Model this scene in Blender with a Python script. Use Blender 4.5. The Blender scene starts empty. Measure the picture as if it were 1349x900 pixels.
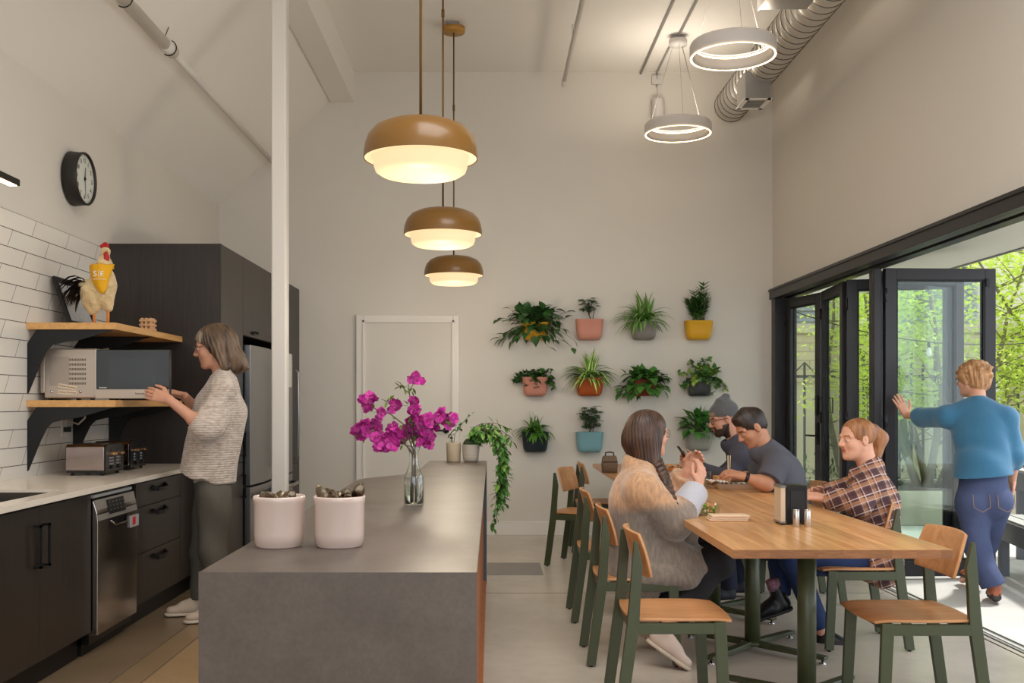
import bpy, bmesh, math, random
import numpy as np
from mathutils import Vector, Matrix, Euler, noise
PI = math.pi
sc = bpy.context.scene
COL = sc.collection
FOC, H, VX, VY = 1330.0, 1.34, 648.0, 530.0       # focal length in pixels, eye height, principal point

# ------------------------------------------------------------------ camera, world, lights, exposure
cam_d = bpy.data.cameras.new('camera'); cam = bpy.data.objects.new('camera', cam_d); COL.objects.link(cam)
cam.location = (0, 0, H); cam.rotation_euler = (PI/2, 0, 0)
cam_d.sensor_width = 36; cam_d.lens = 36*FOC/1349
cam_d.shift_x = (674.5-VX)/1349; cam_d.shift_y = (VY-450)/1349
cam_d.clip_start = 0.05; cam_d.clip_end = 200
sc.camera = cam
sc.view_settings.view_transform = 'Standard'; sc.view_settings.look = 'None'
sc.view_settings.gamma = 1; sc.view_settings.use_curve_mapping = False
sc.view_settings.exposure = -0.06
sc.cycles.max_bounces = 8; sc.cycles.diffuse_bounces = 5; sc.cycles.transparent_max_bounces = 16
sc.cycles.sample_clamp_indirect = 4

w = bpy.data.worlds.new('sky'); sc.world = w; w.use_nodes = True
wn = w.node_tree.nodes; wl = w.node_tree.links
bg = wn['Background']; bg.inputs[0].default_value = (0.86, 0.93, 1.0, 1); bg.inputs[1].default_value = 2.5

def area(name, loc, rot, sx, sy, power, col=(1, 1, 1), spread=PI):
    l = bpy.data.lights.new(name, 'AREA'); l.shape = 'RECTANGLE'; l.size = sx; l.size_y = sy
    l.energy = power; l.color = col; l.spread = spread
    o = bpy.data.objects.new(name, l); COL.objects.link(o); o.location = loc; o.rotation_euler = rot
    return o
area('daylight_front_window', (0.1, -2.35, 2.3), (PI/2, 0, 0), 5.0, 3.4, 25, (1.0, 0.97, 0.94))
area('added_ceiling_fill', (0.9, 2.6, 4.66), (0, 0, 0), 2.6, 2.6, 140, (1.0, 0.98, 0.955))  # fill light added overhead, out of view, to brighten the room; no skylight known
sun = bpy.data.lights.new('sun', 'SUN'); sun.energy = 4.0; sun.angle = math.radians(6); sun.color = (1, 0.96, 0.9)
so = bpy.data.objects.new('sun', sun); COL.objects.link(so)
so.rotation_euler = Vector((math.cos(math.radians(62))*0.97, 0.13, math.sin(math.radians(62)))).to_track_quat('Z', 'Y').to_euler()

# ------------------------------------------------------------------ helpers
def P(px, py, Y): return Vector(((px-VX)*Y/FOC, Y, H-(py-VY)*Y/FOC))
def lin(c):
    return tuple(((v/255)/12.92 if v/255 <= 0.04045 else ((v/255+0.055)/1.055)**2.4) for v in c)
MATS = {}
def nd(nt, t, **k):
    n = nt.nodes.new(t)
    for a, v in k.items():
        if a.startswith('_'): n.inputs[a[1:].replace('_', ' ')].default_value = v
        else: setattr(n, a, v)
    return n
def M(name, col, rough=0.5, metal=0.0, emis=None, es=0.0, spec=None, trans=0.0, ior=1.45, coat=0.0, var=0.0, vscale=8.0,
      bump=0.0, bscale=60.0, vstretch=(1, 1, 1), sheen=0.0, sss=0.0, rnd=0.0):
    if name in MATS: return MATS[name]
    m = bpy.data.materials.new(name); m.use_nodes = True; nt = m.node_tree; b = nt.nodes['Principled BSDF']
    c = lin(col); b.inputs['Base Color'].default_value = (*c, 1)
    b.inputs['Roughness'].default_value = rough; b.inputs['Metallic'].default_value = metal
    b.inputs['IOR'].default_value = ior
    if trans: b.inputs['Transmission Weight'].default_value = trans
    if coat: b.inputs['Coat Weight'].default_value = coat; b.inputs['Coat Roughness'].default_value = 0.1
    if sheen: b.inputs['Sheen Weight'].default_value = sheen
    if spec is not None: b.inputs['Specular IOR Level'].default_value = spec
    if sss:
        b.inputs['Subsurface Weight'].default_value = sss; b.inputs['Subsurface Radius'].default_value = (0.02, 0.008, 0.004)
    if emis: b.inputs['Emission Color'].default_value = (*lin(emis), 1); b.inputs['Emission Strength'].default_value = es
    if var or bump or rnd:
        tc = nd(nt, 'ShaderNodeTexCoord'); mp = nd(nt, 'ShaderNodeMapping'); mp.inputs['Scale'].default_value = vstretch
        nt.links.new(tc.outputs['Object'], mp.inputs['Vector'])
    if var or rnd:
        hs = nd(nt, 'ShaderNodeHueSaturation'); hs.inputs['Color'].default_value = (*c, 1)
        src = None
        if var:
            nz = nd(nt, 'ShaderNodeTexNoise', _Scale=vscale, _Detail=4.0); nt.links.new(mp.outputs[0], nz.inputs['Vector'])
            mr = nd(nt, 'ShaderNodeMapRange'); mr.inputs['From Min'].default_value = 0.3; mr.inputs['From Max'].default_value = 0.7
            mr.inputs['To Min'].default_value = 1-var; mr.inputs['To Max'].default_value = 1+var
            nt.links.new(nz.outputs[0], mr.inputs[0]); src = mr.outputs[0]
        if rnd:
            g = nd(nt, 'ShaderNodeNewGeometry'); mr2 = nd(nt, 'ShaderNodeMapRange')
            mr2.inputs['To Min'].default_value = 1-rnd; mr2.inputs['To Max'].default_value = 1+rnd
            nt.links.new(g.outputs['Random Per Island'], mr2.inputs[0])
            if src:
                mu = nd(nt, 'ShaderNodeMath', operation='MULTIPLY'); nt.links.new(src, mu.inputs[0]); nt.links.new(mr2.outputs[0], mu.inputs[1]); src = mu.outputs[0]
            else: src = mr2.outputs[0]
        nt.links.new(src, hs.inputs['Value']); nt.links.new(hs.outputs[0], b.inputs['Base Color'])
    if bump:
        nb = nd(nt, 'ShaderNodeTexNoise', _Scale=bscale, _Detail=3.0); nt.links.new(mp.outputs[0], nb.inputs['Vector'])
        bu = nd(nt, 'ShaderNodeBump'); bu.inputs['Strength'].default_value = bump; bu.inputs['Distance'].default_value = 0.01
        nt.links.new(nb.outputs[0], bu.inputs['Height']); nt.links.new(bu.outputs[0], b.inputs['Normal'])
    MATS[name] = m; return m
def wood(name, c1, c2, rough=0.4, stretch=(1, 12, 12), scale=3.0, plank=None, coat=0.0):
    """grain runs along the axis with the small stretch; plank=(axis index, width) gives staves of their own tone"""
    if name in MATS: return MATS[name]
    m = bpy.data.materials.new(name); m.use_nodes = True; nt = m.node_tree; b = nt.nodes['Principled BSDF']
    L = nt.links.new
    tc = nd(nt, 'ShaderNodeTexCoord'); mp = nd(nt, 'ShaderNodeMapping'); mp.inputs['Scale'].default_value = stretch
    L(tc.outputs['Object'], mp.inputs['Vector'])
    nz = nd(nt, 'ShaderNodeTexNoise', _Scale=scale, _Detail=6.0, _Distortion=0.6); 
    cr = nd(nt, 'ShaderNodeValToRGB'); cr.color_ramp.elements[0].color = (*lin(c1), 1); cr.color_ramp.elements[1].color = (*lin(c2), 1)
    cr.color_ramp.elements[0].position = 0.32; cr.color_ramp.elements[1].position = 0.68
    vec = mp.outputs[0]
    if plank:
        sp = nd(nt, 'ShaderNodeSeparateXYZ'); L(tc.outputs['Object'], sp.inputs[0])
        dv = nd(nt, 'ShaderNodeMath', operation='DIVIDE'); L(sp.outputs[plank[0]], dv.inputs[0]); dv.inputs[1].default_value = plank[1]
        fl = nd(nt, 'ShaderNodeMath', operation='FLOOR'); L(dv.outputs[0], fl.inputs[0])
        wnn = nd(nt, 'ShaderNodeTexWhiteNoise', noise_dimensions='1D'); L(fl.outputs[0], wnn.inputs['W'])
        ad = nd(nt, 'ShaderNodeVectorMath', operation='ADD'); sc_ = nd(nt, 'ShaderNodeVectorMath', operation='SCALE'); sc_.inputs['Scale'].default_value = 20
        L(wnn.outputs['Color'], sc_.inputs[0]); L(mp.outputs[0], ad.inputs[0]); L(sc_.outputs[0], ad.inputs[1]); vec = ad.outputs[0]
        L(vec, nz.inputs['Vector']); L(nz.outputs[0], cr.inputs[0])
        hs = nd(nt, 'ShaderNodeHueSaturation'); mr = nd(nt, 'ShaderNodeMapRange'); mr.inputs['To Min'].default_value = 0.84; mr.inputs['To Max'].default_value = 1.12
        L(wnn.outputs['Value'], mr.inputs[0]); L(mr.outputs[0], hs.inputs['Value']); L(cr.outputs[0], hs.inputs['Color']); L(hs.outputs[0], b.inputs['Base Color'])
    else:
        L(vec, nz.inputs['Vector']); L(nz.outputs[0], cr.inputs[0]); L(cr.outputs[0], b.inputs['Base Color'])
    b.inputs['Roughness'].default_value = rough
    if coat: b.inputs['Coat Weight'].default_value = coat
    MATS[name] = m; return m
def thin_glass(name, tint=(0.93, 0.97, 0.95), ior=1.5, gl=1.0):
    if name in MATS: return MATS[name]
    m = bpy.data.materials.new(name); m.use_nodes = True; nt = m.node_tree; nt.nodes.remove(nt.nodes['Principled BSDF']); L = nt.links.new
    o = nt.nodes['Material Output']; t = nd(nt, 'ShaderNodeBsdfTransparent'); t.inputs[0].default_value = (*tint, 1)
    g = nd(nt, 'ShaderNodeBsdfGlossy'); g.inputs['Roughness'].default_value = 0.02; fr = nd(nt, 'ShaderNodeFresnel'); fr.inputs[0].default_value = ior
    mx = nd(nt, 'ShaderNodeMixShader'); mu = nd(nt, 'ShaderNodeMath', operation='MULTIPLY'); mu.inputs[1].default_value = gl
    gm = nd(nt, 'ShaderNodeNewGeometry'); im = nd(nt, 'ShaderNodeMapRange'); im.inputs['To Min'].default_value = ior; im.inputs['To Max'].default_value = 1/ior
    L(gm.outputs['Backfacing'], im.inputs[0]); L(im.outputs[0], fr.inputs[0])      # the same reflectance from both faces
    L(fr.outputs[0], mu.inputs[0]); L(mu.outputs[0], mx.inputs[0]); L(t.outputs[0], mx.inputs[1]); L(g.outputs[0], mx.inputs[2]); L(mx.outputs[0], o.inputs[0])
    MATS[name] = m; return m

def tag(o, label=None, cat=None, group=None, kind=None):
    if label: o['label'] = label
    if cat: o['category'] = cat
    if group: o['group'] = group
    if kind: o['kind'] = kind
    return o
def thing(name, label, cat, loc=(0, 0, 0), rz=0.0, group=None, kind=None):
    o = bpy.data.objects.new(name, None); COL.objects.link(o); o.location = loc; o.rotation_euler = (0, 0, rz)
    o.empty_display_size = 0.1
    return tag(o, label, cat, group, kind)
class MB:
    def __init__(s): s.v = []; s.f = []; s.m = []; s.s = []
    def add(s, vs, fs, mi=0, smooth=False):
        o = len(s.v); s.v.extend([tuple(v) for v in vs])
        for f in fs: s.f.append(tuple(i+o for i in f)); s.m.append(mi); s.s.append(smooth)
        return s
    def box(s, x0, x1, y0, y1, z0, z1, mi=0):
        vs = [(x, y, z) for z in (z0, z1) for y in (y0, y1) for x in (x0, x1)]
        return s.add(vs, [(0, 2, 3, 1), (4, 5, 7, 6), (0, 1, 5, 4), (2, 6, 7, 3), (0, 4, 6, 2), (1, 3, 7, 5)], mi)
    def bar(s, a, b, w, t, up=(0, 0, 1), mi=0, w2=None, t2=None):
        """bar from a to b, w wide along side axis, t thick along up axis"""
        a = Vector(a); b = Vector(b); d = (b-a).normalized(); up = Vector(up)
        sd = d.cross(up)
        if sd.length < 1e-4: sd = d.cross(Vector((1, 0, 0)))
        sd.normalize(); u = sd.cross(d).normalized(); w2 = w if w2 is None else w2; t2 = t if t2 is None else t2
        vs = []
        for p, ww, tt in ((a, w, t), (b, w2, t2)):
            for i, j in ((-1, -1), (1, -1), (1, 1), (-1, 1)): vs.append(p+sd*i*ww/2+u*j*tt/2)
        return s.add(vs, [(3, 2, 1, 0), (4, 5, 6, 7), (0, 1, 5, 4), (1, 2, 6, 5), (2, 3, 7, 6), (3, 0, 4, 7)], mi)
    def prism(s, poly, fn, lo, hi, mi=0):
        n = len(poly); vs = [fn(a, b, lo) for a, b in poly]+[fn(a, b, hi) for a, b in poly]
        return s.add(vs, [tuple(range(n))[::-1], tuple(range(n, 2*n))]+[(i, (i+1) % n, n+(i+1) % n, n+i) for i in range(n)], mi)
    def lathe(s, prof, c=(0, 0, 0), n=32, mi=0, sx=1, sy=1, caps=True, smooth=True):
        vs = []; fs = []
        for r, z in prof:
            for k in range(n):
                a = 2*PI*k/n; vs.append((c[0]+r*sx*math.cos(a), c[1]+r*sy*math.sin(a), c[2]+z))
        for i in range(len(prof)-1):
            for k in range(n):
                k2 = (k+1) % n; fs.append((i*n+k, i*n+k2, (i+1)*n+k2, (i+1)*n+k))
        if caps:
            if prof[0][0] > 1e-6: fs.append(tuple(range(n))[::-1])
            if prof[-1][0] > 1e-6: fs.append(tuple(range((len(prof)-1)*n, len(prof)*n)))
        return s.add(vs, fs, mi, smooth)
    def tube(s, pts, r, n=8, mi=0, caps=True, smooth=True):
        pts = [Vector(p) for p in pts]; rr = r if isinstance(r, (list, tuple)) else [r]*len(pts)
        vs = []; fs = []; prev = None
        for i, p in enumerate(pts):
            d = (pts[min(i+1, len(pts)-1)]-pts[max(i-1, 0)]).normalized()
            if prev is None:
                q = d.cross(Vector((0, 0, 1)));
                if q.length < 1e-3: q = d.cross(Vector((1, 0, 0)))
                q.normalize()
            else: q = (prev-d*prev.dot(d)).normalized()
            prev = q; b = d.cross(q)
            for k in range(n): a = 2*PI*k/n; vs.append(p+(q*math.cos(a)+b*math.sin(a))*rr[i])
        for i in range(len(pts)-1):
            for k in range(n): k2 = (k+1) % n; fs.append((i*n+k, i*n+k2, (i+1)*n+k2, (i+1)*n+k))
        if caps: fs += [tuple(range(n))[::-1], tuple(range((len(pts)-1)*n, len(pts)*n))]
        return s.add(vs, fs, mi, smooth)
    def loops(s, rings, mi=0, cap0=True, cap1=True, smooth=True):
        n = len(rings[0]); vs = [v for r in rings for v in r]; fs = []
        for i in range(len(rings)-1):
            for k in range(n): k2 = (k+1) % n; fs.append((i*n+k, i*n+k2, (i+1)*n+k2, (i+1)*n+k))
        if cap0: fs.append(tuple(range(n))[::-1])
        if cap1: fs.append(tuple(range((len(rings)-1)*n, len(rings)*n)))
        return s.add(vs, fs, mi, smooth)
    def build(s, name, mats, parent=None, world=True, bevel=0.0, seg=2, solid=0.0, subsurf=0, loc=None, weld=False):
        if not isinstance(mats, (list, tuple)): mats = [mats]
        off = Vector((0, 0, 0))
        if parent is not None and world:
            p = parent
            while p is not None: off += Vector(p.location); p = p.parent
        if loc is not None: off += Vector(loc)
        me = bpy.data.meshes.new(name)
        me.from_pydata([(v[0]-off[0], v[1]-off[1], v[2]-off[2]) for v in s.v], [], s.f)
        for m in mats: me.materials.append(m)
        me.polygons.foreach_set('material_index', s.m); me.polygons.foreach_set('use_smooth', s.s)
        me.update()
        o = bpy.data.objects.new(name, me); COL.objects.link(o)
        if loc is not None: o.location = loc
        if parent is not None: o.parent = parent
        if solid: md = o.modifiers.new('solidify', 'SOLIDIFY'); md.thickness = solid; md.offset = 0
        if bevel:
            md = o.modifiers.new('bevel', 'BEVEL'); md.width = bevel; md.segments = seg; md.limit_method = 'ANGLE'; md.angle_limit = 0.6
        if subsurf: md = o.modifiers.new('subsurf', 'SUBSURF'); md.levels = subsurf; md.render_levels = subsurf
        return o
def box1(name, x0, x1, y0, y1, z0, z1, m, parent=None, bevel=0.0, world=True, **k):
    return MB().box(x0, x1, y0, y1, z0, z1).build(name, m, parent, world=world, bevel=bevel, **k)
def struct(o): o['kind'] = 'structure'; return o
def dup(root, loc, rz=None, label=None, group=None):
    """copy a thing with its parts and sub-parts"""
    def cp(o, par):
        c = o.copy(); COL.objects.link(c)
        if par is not None: c.parent = par
        for ch in o.children: cp(ch, c)
        return c
    r = cp(root, None); r.location = loc
    if rz is not None: r.rotation_euler = (0, 0, rz)
    if label: r['label'] = label
    if group: r['group'] = group
    return r
def text(name, body, size, m, parent, origin, xdir, updir, align='CENTER', ext=0.0006):
    """flat lettering turned into a mesh; origin/xdir/updir in world space"""
    cu = bpy.data.curves.new(name, 'FONT'); cu.body = body; cu.size = size; cu.align_x = align; cu.align_y = 'CENTER'; cu.extrude = ext
    t = bpy.data.objects.new(name, cu); COL.objects.link(t); bpy.context.view_layer.update()
    me = bpy.data.meshes.new_from_object(t.evaluated_get(bpy.context.evaluated_depsgraph_get()))
    bpy.data.objects.remove(t); 
    x = Vector(xdir).normalized(); u = Vector(updir).normalized(); z = x.cross(u)
    mt = Matrix((x, u, z)).transposed().to_4x4(); mt.translation = Vector(origin)
    off = Vector((0, 0, 0)); p = parent
    while p is not None: off += Vector(p.location); p = p.parent
    me.transform(Matrix.Translation(-off) @ mt); me.materials.clear(); me.materials.append(m)
    o = bpy.data.objects.new(name, me); COL.objects.link(o); o.parent = parent
    return o

# ------------------------------------------------------------------ materials
WALL = M('white_wall_paint', (214, 208, 199), 0.7, var=0.015, vscale=1.5, bump=0.03, bscale=220)
CEIL = M('white_ceiling_paint', (234, 229, 222), 0.75)
WHITE = M('white_gloss_trim', (226, 221, 214), 0.4)
BLACK = M('black_powder_coat', (13, 13, 14), 0.5)
BLKPL = M('black_plastic', (14, 14, 15), 0.3)
FRAME = M('dark_bronze_aluminium', (46, 44, 46), 0.35, 0.3)
CHROME = M('chrome', (200, 200, 202), 0.15, 1.0)
STEEL = M('brushed_stainless', (165, 160, 155), 0.28, 1.0, var=0.05, vscale=3, vstretch=(1, 40, 1))
STEELD = M('polished_stainless', (150, 146, 142), 0.14, 1.0)
GREEN = M('olive_green_metal', (64, 70, 46), 0.38, 0.0, spec=0.6, var=0.03)
GLASS = thin_glass('door_glass', (0.965, 0.985, 0.975), gl=0.5)
CLEAR = M('clear_glass', (250, 255, 252), 0.0, trans=1.0, ior=1.45)
CLEARP = thin_glass('clear_plastic', (0.94, 0.95, 0.94))
DKWOOD = wood('dark_stained_oak', (30, 24, 22), (46, 37, 34), 0.4, stretch=(30, 30, 1.0), scale=2.5)
OAK = wood('oak_staves', (190, 132, 78), (222, 170, 112), 0.32, stretch=(10, 0.7, 10), scale=3.0, plank=(0, 0.098), coat=0.12)
PLY = wood('chair_plywood', (182, 126, 80), (205, 150, 101), 0.42, stretch=(1, 9, 9), scale=2.5)
SHELFW = wood('honey_shelf_oak', (196, 144, 84), (218, 170, 108), 0.4, stretch=(8, 1, 8), scale=3)
SLATW = wood('orange_slat_wood', (164, 98, 58), (190, 122, 78), 0.5, stretch=(12, 12, 1), scale=3)
# ------------------------------------------------------------------ room shell
XL, XR, YB, YF, ZC = -2.75, 2.83, 10.18, -2.5, 4.67
def floor_mat():
    m = bpy.data.materials.new('polished_concrete_floor'); m.use_nodes = True; nt = m.node_tree; b = nt.nodes['Principled BSDF']; L = nt.links.new
    tc = nd(nt, 'ShaderNodeTexCoord'); sp = nd(nt, 'ShaderNodeSeparateXYZ'); L(tc.outputs['Object'], sp.inputs[0])
    n1 = nd(nt, 'ShaderNodeTexNoise', _Scale=0.9, _Detail=5.0, _Roughness=0.6); L(tc.outputs['Object'], n1.inputs['Vector'])
    n2 = nd(nt, 'ShaderNodeTexNoise', _Scale=9.0, _Detail=8.0, _Roughness=0.7); L(tc.outputs['Object'], n2.inputs['Vector'])
    cr = nd(nt, 'ShaderNodeValToRGB'); cr.color_ramp.elements[0].color = (*lin((176, 167, 154)), 1); cr.color_ramp.elements[1].color = (*lin((206, 197, 184)), 1)
    cr.color_ramp.elements[0].position = 0.3; cr.color_ramp.elements[1].position = 0.7
    L(n1.outputs[0], cr.inputs[0])
    mr = nd(nt, 'ShaderNodeMapRange'); mr.inputs['From Min'].default_value = 0.35; mr.inputs['From Max'].default_value = 0.65; mr.inputs['To Min'].default_value = 0.93; mr.inputs['To Max'].default_value = 1.05
    L(n2.outputs[0], mr.inputs[0]); hs = nd(nt, 'ShaderNodeHueSaturation'); L(cr.outputs[0], hs.inputs['Color']); L(mr.outputs[0], hs.inputs['Value'])
    # tone by x: darker, browner bands left of the island, stepped at the saw cuts
    st = nd(nt, 'ShaderNodeValToRGB'); st.color_ramp.interpolation = 'CONSTANT'
    e = st.color_ramp.elements; e[0].position = 0; e[0].color = (*lin((176, 158, 136)), 1); e[1].position = 0.308; e[1].color = (*lin((196, 172, 142)), 1)
    q = e.new(0.3375); q.color = (*lin((222, 194, 156)), 1); q = e.new(0.46); q.color = (1, 1, 1, 1)
    mx = nd(nt, 'ShaderNodeMapRange'); mx.inputs['From Min'].default_value = -3.365; mx.inputs['From Max'].default_value = 1.635; L(sp.outputs[0], mx.inputs[0]); L(mx.outputs[0], st.inputs[0])
    mm = nd(nt, 'ShaderNodeMix', data_type='RGBA', blend_type='MULTIPLY'); mm.inputs['Factor'].default_value = 1; L(hs.outputs[0], mm.inputs['A']); L(st.outputs[0], mm.inputs['B'])
    L(mm.outputs['Result'], b.inputs['Base Color']); b.inputs['Roughness'].default_value = 0.3
    bu = nd(nt, 'ShaderNodeBump'); bu.inputs['Strength'].default_value = 0.04; L(n2.outputs[0], bu.inputs['Height']); L(bu.outputs[0], b.inputs['Normal'])
    return m
FLOORM = floor_mat()
struct(box1('floor', XL-0.1, XR+0.02, YF-0.1, YB+0.1, -0.12, 0, FLOORM))
cut = M('floor_saw_cut', (88, 80, 70), 0.7); patch = M('grey_floor_infill', (134, 127, 122), 0.35, var=0.05)
mb = MB().box(-0.04, 2.75, 7.08, 7.088, 0, 0.0008).box(-2.7, -0.8, 7.08, 7.088, 0, 0.0008).box(-1.828, -1.822, 0, 10, 0, 0.0008).box(-1.677, -1.672, 0, 10, 0, 0.0008).box(1.9, 2.75, 9.2, 9.206, 0, 0.0008).box(1.2, 2.75, 3.6, 3.605, 0, 0.0008)
struct(mb.build('trim_1', cut))
struct(box1('trim_2', -0.04, 0.40, 7.82, 8.42, 0, 0.0012, patch))
wl_ = struct(box1('wall_left', XL-0.12, XL, YF-0.1, YB+0.1, 0, 3.40, WALL))
struct(box1('wall_back', XL-0.12, XR+0.2, YB, YB+0.14, 0, 4.9, WALL))
# right wall: above the folding-door opening, with the opening running from the back corner past the camera
mb = MB().box(XR, XR+0.2, YF-0.1, YB+0.1, 2.474, 4.9).box(XR, XR+0.2, YF-0.1, 1.6, 0, 2.474).box(XR, XR+0.2, YB-0.03, YB+0.1, 0, 2.474)
struct(mb.build('wall_right', WALL))
mb = MB().box(XL-0.1, -2.45, YF-0.1, YF, 0, 4.9).box(2.6, XR+0.1, YF-0.1, YF, 0, 4.9).box(-2.45, 2.6, YF-0.1, YF, 0, 0.45).box(-2.45, 2.6, YF-0.1, YF, 4.1, 4.9)
struct(mb.build('wall_front', WALL))
fw = thing('window_1', None, None, (0, YF, 0.45), kind='structure')
mb = MB()
for x in (-2.45, -1.2, 0.05, 1.3, 2.55): mb.box(x, x+0.05, YF-0.08, YF-0.03, 0.45, 4.1)
for z in (0.45, 2.3, 4.05): mb.box(-2.45, 2.6, YF-0.08, YF-0.03, z, z+0.05)
mb.build('window_frame', FRAME, fw)
# ceiling: flat field, the 44 degree slope on the left
sl = 0.952
z1 = 3.315+sl*(-1.40-XL)
mb = MB().box(-1.46, XR+0.1, YF-0.1, YB+0.1, ZC, ZC+0.1)
mb.prism([(XL-0.12, 3.315-sl*0.12), (-1.45, z1-0.047), (-1.45, ZC+0.1), (-1.55, ZC+0.1), (XL-0.12, 3.45)], lambda a, b, t: (a, t, b), YF-0.1, YB+0.1)
struct(mb.build('ceiling', CEIL))
struct(box1('trim_3', -1.62, -1.39, YF, YB, 4.36, ZC+0.02, CEIL))          # boxed ridge beam
# baseboard
mb = MB().box(-0.33, XR-0.02, YB-0.016, YB, 0, 0.138).box(-1.94, -1.365, YB-0.016, YB, 0, 0.138)
struct(mb.build('baseboard_back', WHITE, bevel=0.003))
# back door
dr = thing('door_1', None, None, (-0.84, YB, 0), kind='structure')
box1('door_leaf', -1.286, -0.39, YB-0.03, YB, 0.004, 2.147, M('door_paint', (214, 208, 199), 0.45), dr)
mb = MB().box(-1.363, -1.286, YB-0.045, YB, 0, 2.215).box(-0.39, -0.329, YB-0.045, YB, 0, 2.215).box(-1.286, -0.39, YB-0.045, YB, 2.147, 2.215)
mb.box(-1.30, -1.276, YB-0.056, YB, 0, 2.165).box(-0.402, -0.378, YB-0.056, YB, 0, 2.165).box(-1.30, -0.378, YB-0.056, YB, 2.139, 2.165)
mb.build('door_frame', WHITE, dr, bevel=0.004)
mb = MB(); hz = H-(567-530)/130.6
mb.tube([(-0.46, YB-0.03, hz), (-0.46, YB-0.085, hz)], 0.012, 12); mb.tube([(-0.46, YB-0.036, hz), (-0.46, YB-0.028, hz)], 0.032, 20)
mb.tube([(-0.46, YB-0.08, hz), (-0.50, YB-0.085, hz), (-0.57, YB-0.082, hz)], 0.010, 10)
mb.build('door_handle', BLACK, dr)
# white steel column
pc = thing('support_column', 'tall square white steel column rising to the ceiling beam behind the grey island', 'column', (-1.5, 7.15, 0))
mb = MB().box(-1.553, -1.447, 7.10, 7.206, 0, 4.36); mb.build('column_shaft', WHITE, pc, bevel=0.012, seg=3)
box1('base_plate', -1.60, -1.40, 7.05, 7.25, 0, 0.012, WHITE, pc)

# ------------------------------------------------------------------ header and folding glass doors
hd = thing('trim_4', None, None, (XR, 6, 2.37), kind='structure')
mb = MB().box(XR-0.035, XR+0.0, 1.5, YB-0.002, 2.374, 2.474).box(XR-0.02, XR+0.2, 1.5, YB-0.002, 2.42, 2.4735).box(XR-0.045, XR-0.035, 1.5, YB-0.002, 2.448, 2.474)
mb.box(XR, XR+0.06, 1.5, YB-0.03, 2.374, 2.42).box(XR+0.11, XR+0.2, 1.5, YB-0.03, 2.374, 2.42)
mb.build('header_cover', FRAME, hd, bevel=0.003)
box1('header_track', XR+0.07, XR+0.10, 1.5, YB-0.03, 2.40, 2.42, M('track_grey', (120, 122, 124), 0.3, 0.8), hd)
jb = struct(MB().box(XR-0.02, XR+0.2, YB-0.15, YB-0.032, 0, 2.374).box(XR-0.02, XR+0.2, 1.5, 1.62, 0, 2.374).build('trim_5', FRAME, bevel=0.004))
mb = MB()
for x, w_ in ((XR-0.045, 0.008), (XR+0.0, 0.012), (XR+0.035, 0.008), (XR+0.085, 0.012)): mb.box(x, x+w_, 1.6, YB-0.15, 0.0, 0.002)
struct(mb.build('trim_6', M('floor_track', (40, 40, 42), 0.4, 0.6)))
DOORSEAL = M('door_gasket', (12, 12, 13), 0.6)
def panel(n, a, b, label, handle=False, extra=None, st=0.085, z0=0.02, z1=2.355):
    """glazed leaf between plan points a and b"""
    a = Vector((*a, 0)); b = Vector((*b, 0)); W = (b-a).length; ang = math.atan2(b.y-a.y, b.x-a.x)
    t = thing('door_%d' % n, None, None, a, ang, kind='structure')
    th = 0.055
    mb = MB().box(0, st, -th/2, th/2, z0, z1).box(W-st, W, -th/2, th/2, z0, z1).box(st, W-st, -th/2, th/2, z1-0.085, z1).box(st, W-st, -th/2, th/2, z0, z0+0.12)
    mb.build('door_frame', FRAME, t, world=False, bevel=0.004)
    mb = MB()
    for y in (-0.012, 0.012): mb.box(st-0.002, W-st+0.002, y-0.002, y+0.002, z0+0.118, z1-0.083)
    mb.build('glass_pane', GLASS, t, world=False)
    mb = MB(); g = 0.012
    for y0, y1 in ((-0.024, -0.015), (0.015, 0.024)):
        mb.box(st, st+g, y0, y1, z0+0.12, z1-0.085).box(W-st-g, W-st, y0, y1, z0+0.12, z1-0.085).box(st, W-st, y0, y1, z0+0.12, z0+0.12+g).box(st, W-st, y0, y1, z1-0.085-g, z1-0.085)
    mb.build('gasket', DOORSEAL, t, world=False)
    mb = MB()
    for z in (0.25, 1.2, 2.15): mb.tube([(0, -th/2-0.006, z-0.05), (0, -th/2-0.006, z+0.05)], 0.011, 10)
    mb.build('hinge', FRAME, t, world=False)
    return t, W
d2, W2 = panel(2, (2.935, YB-0.17), (3.055, 9.33), '')
mb = MB()
mb.box(W2-0.055, W2-0.03, 0.027, 0.040, 0.98, 1.20).tube([(W2-0.042, 0.03, 1.09), (W2-0.042, 0.085, 1.09), (W2-0.13, 0.09, 1.09)], 0.009, 8)
mb2 = MB().box(W2-0.06, W2-0.02, -0.04, -0.027, 0.95, 1.15).tube([(W2-0.04, -0.03, 1.03), (W2-0.04, -0.085, 1.03), (W2-0.14, -0.09, 1.03)], 0.009, 8)
mb2.box(W2-0.06, W2-0.02, -0.045, -0.027, 1.22, 1.40)
mb2.build('door_handle', BLACK, d2, world=False)
d3, W3 = panel(3, (3.05, 9.27), (2.965, 8.47), '')
mb = MB().tube([(0.03, 0.03, 1.24), (0.03, 0.07, 1.24), (0.03, 0.07, 1.38), (0.03, 0.03, 1.38)], 0.006, 8)
mb.tube([(0.03, -0.03, 1.24), (0.03, -0.07, 1.24), (0.03, -0.07, 1.38), (0.03, -0.03, 1.38)], 0.006, 8)
mb.build('door_handle', BLACK, d3, world=False)
panel(4, (2.945, 8.385), (3.75, 8.16), '')
panel(5, (2.945, 7.80), (3.755, 8.07), '')
d6, W6 = panel(6, (2.975, 7.66), (3.83, 7.70), '')
MB().box(0.775, 0.80, -0.04, -0.027, 2.22, 2.28).build('latch', BLACK, d6, world=False)
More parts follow.
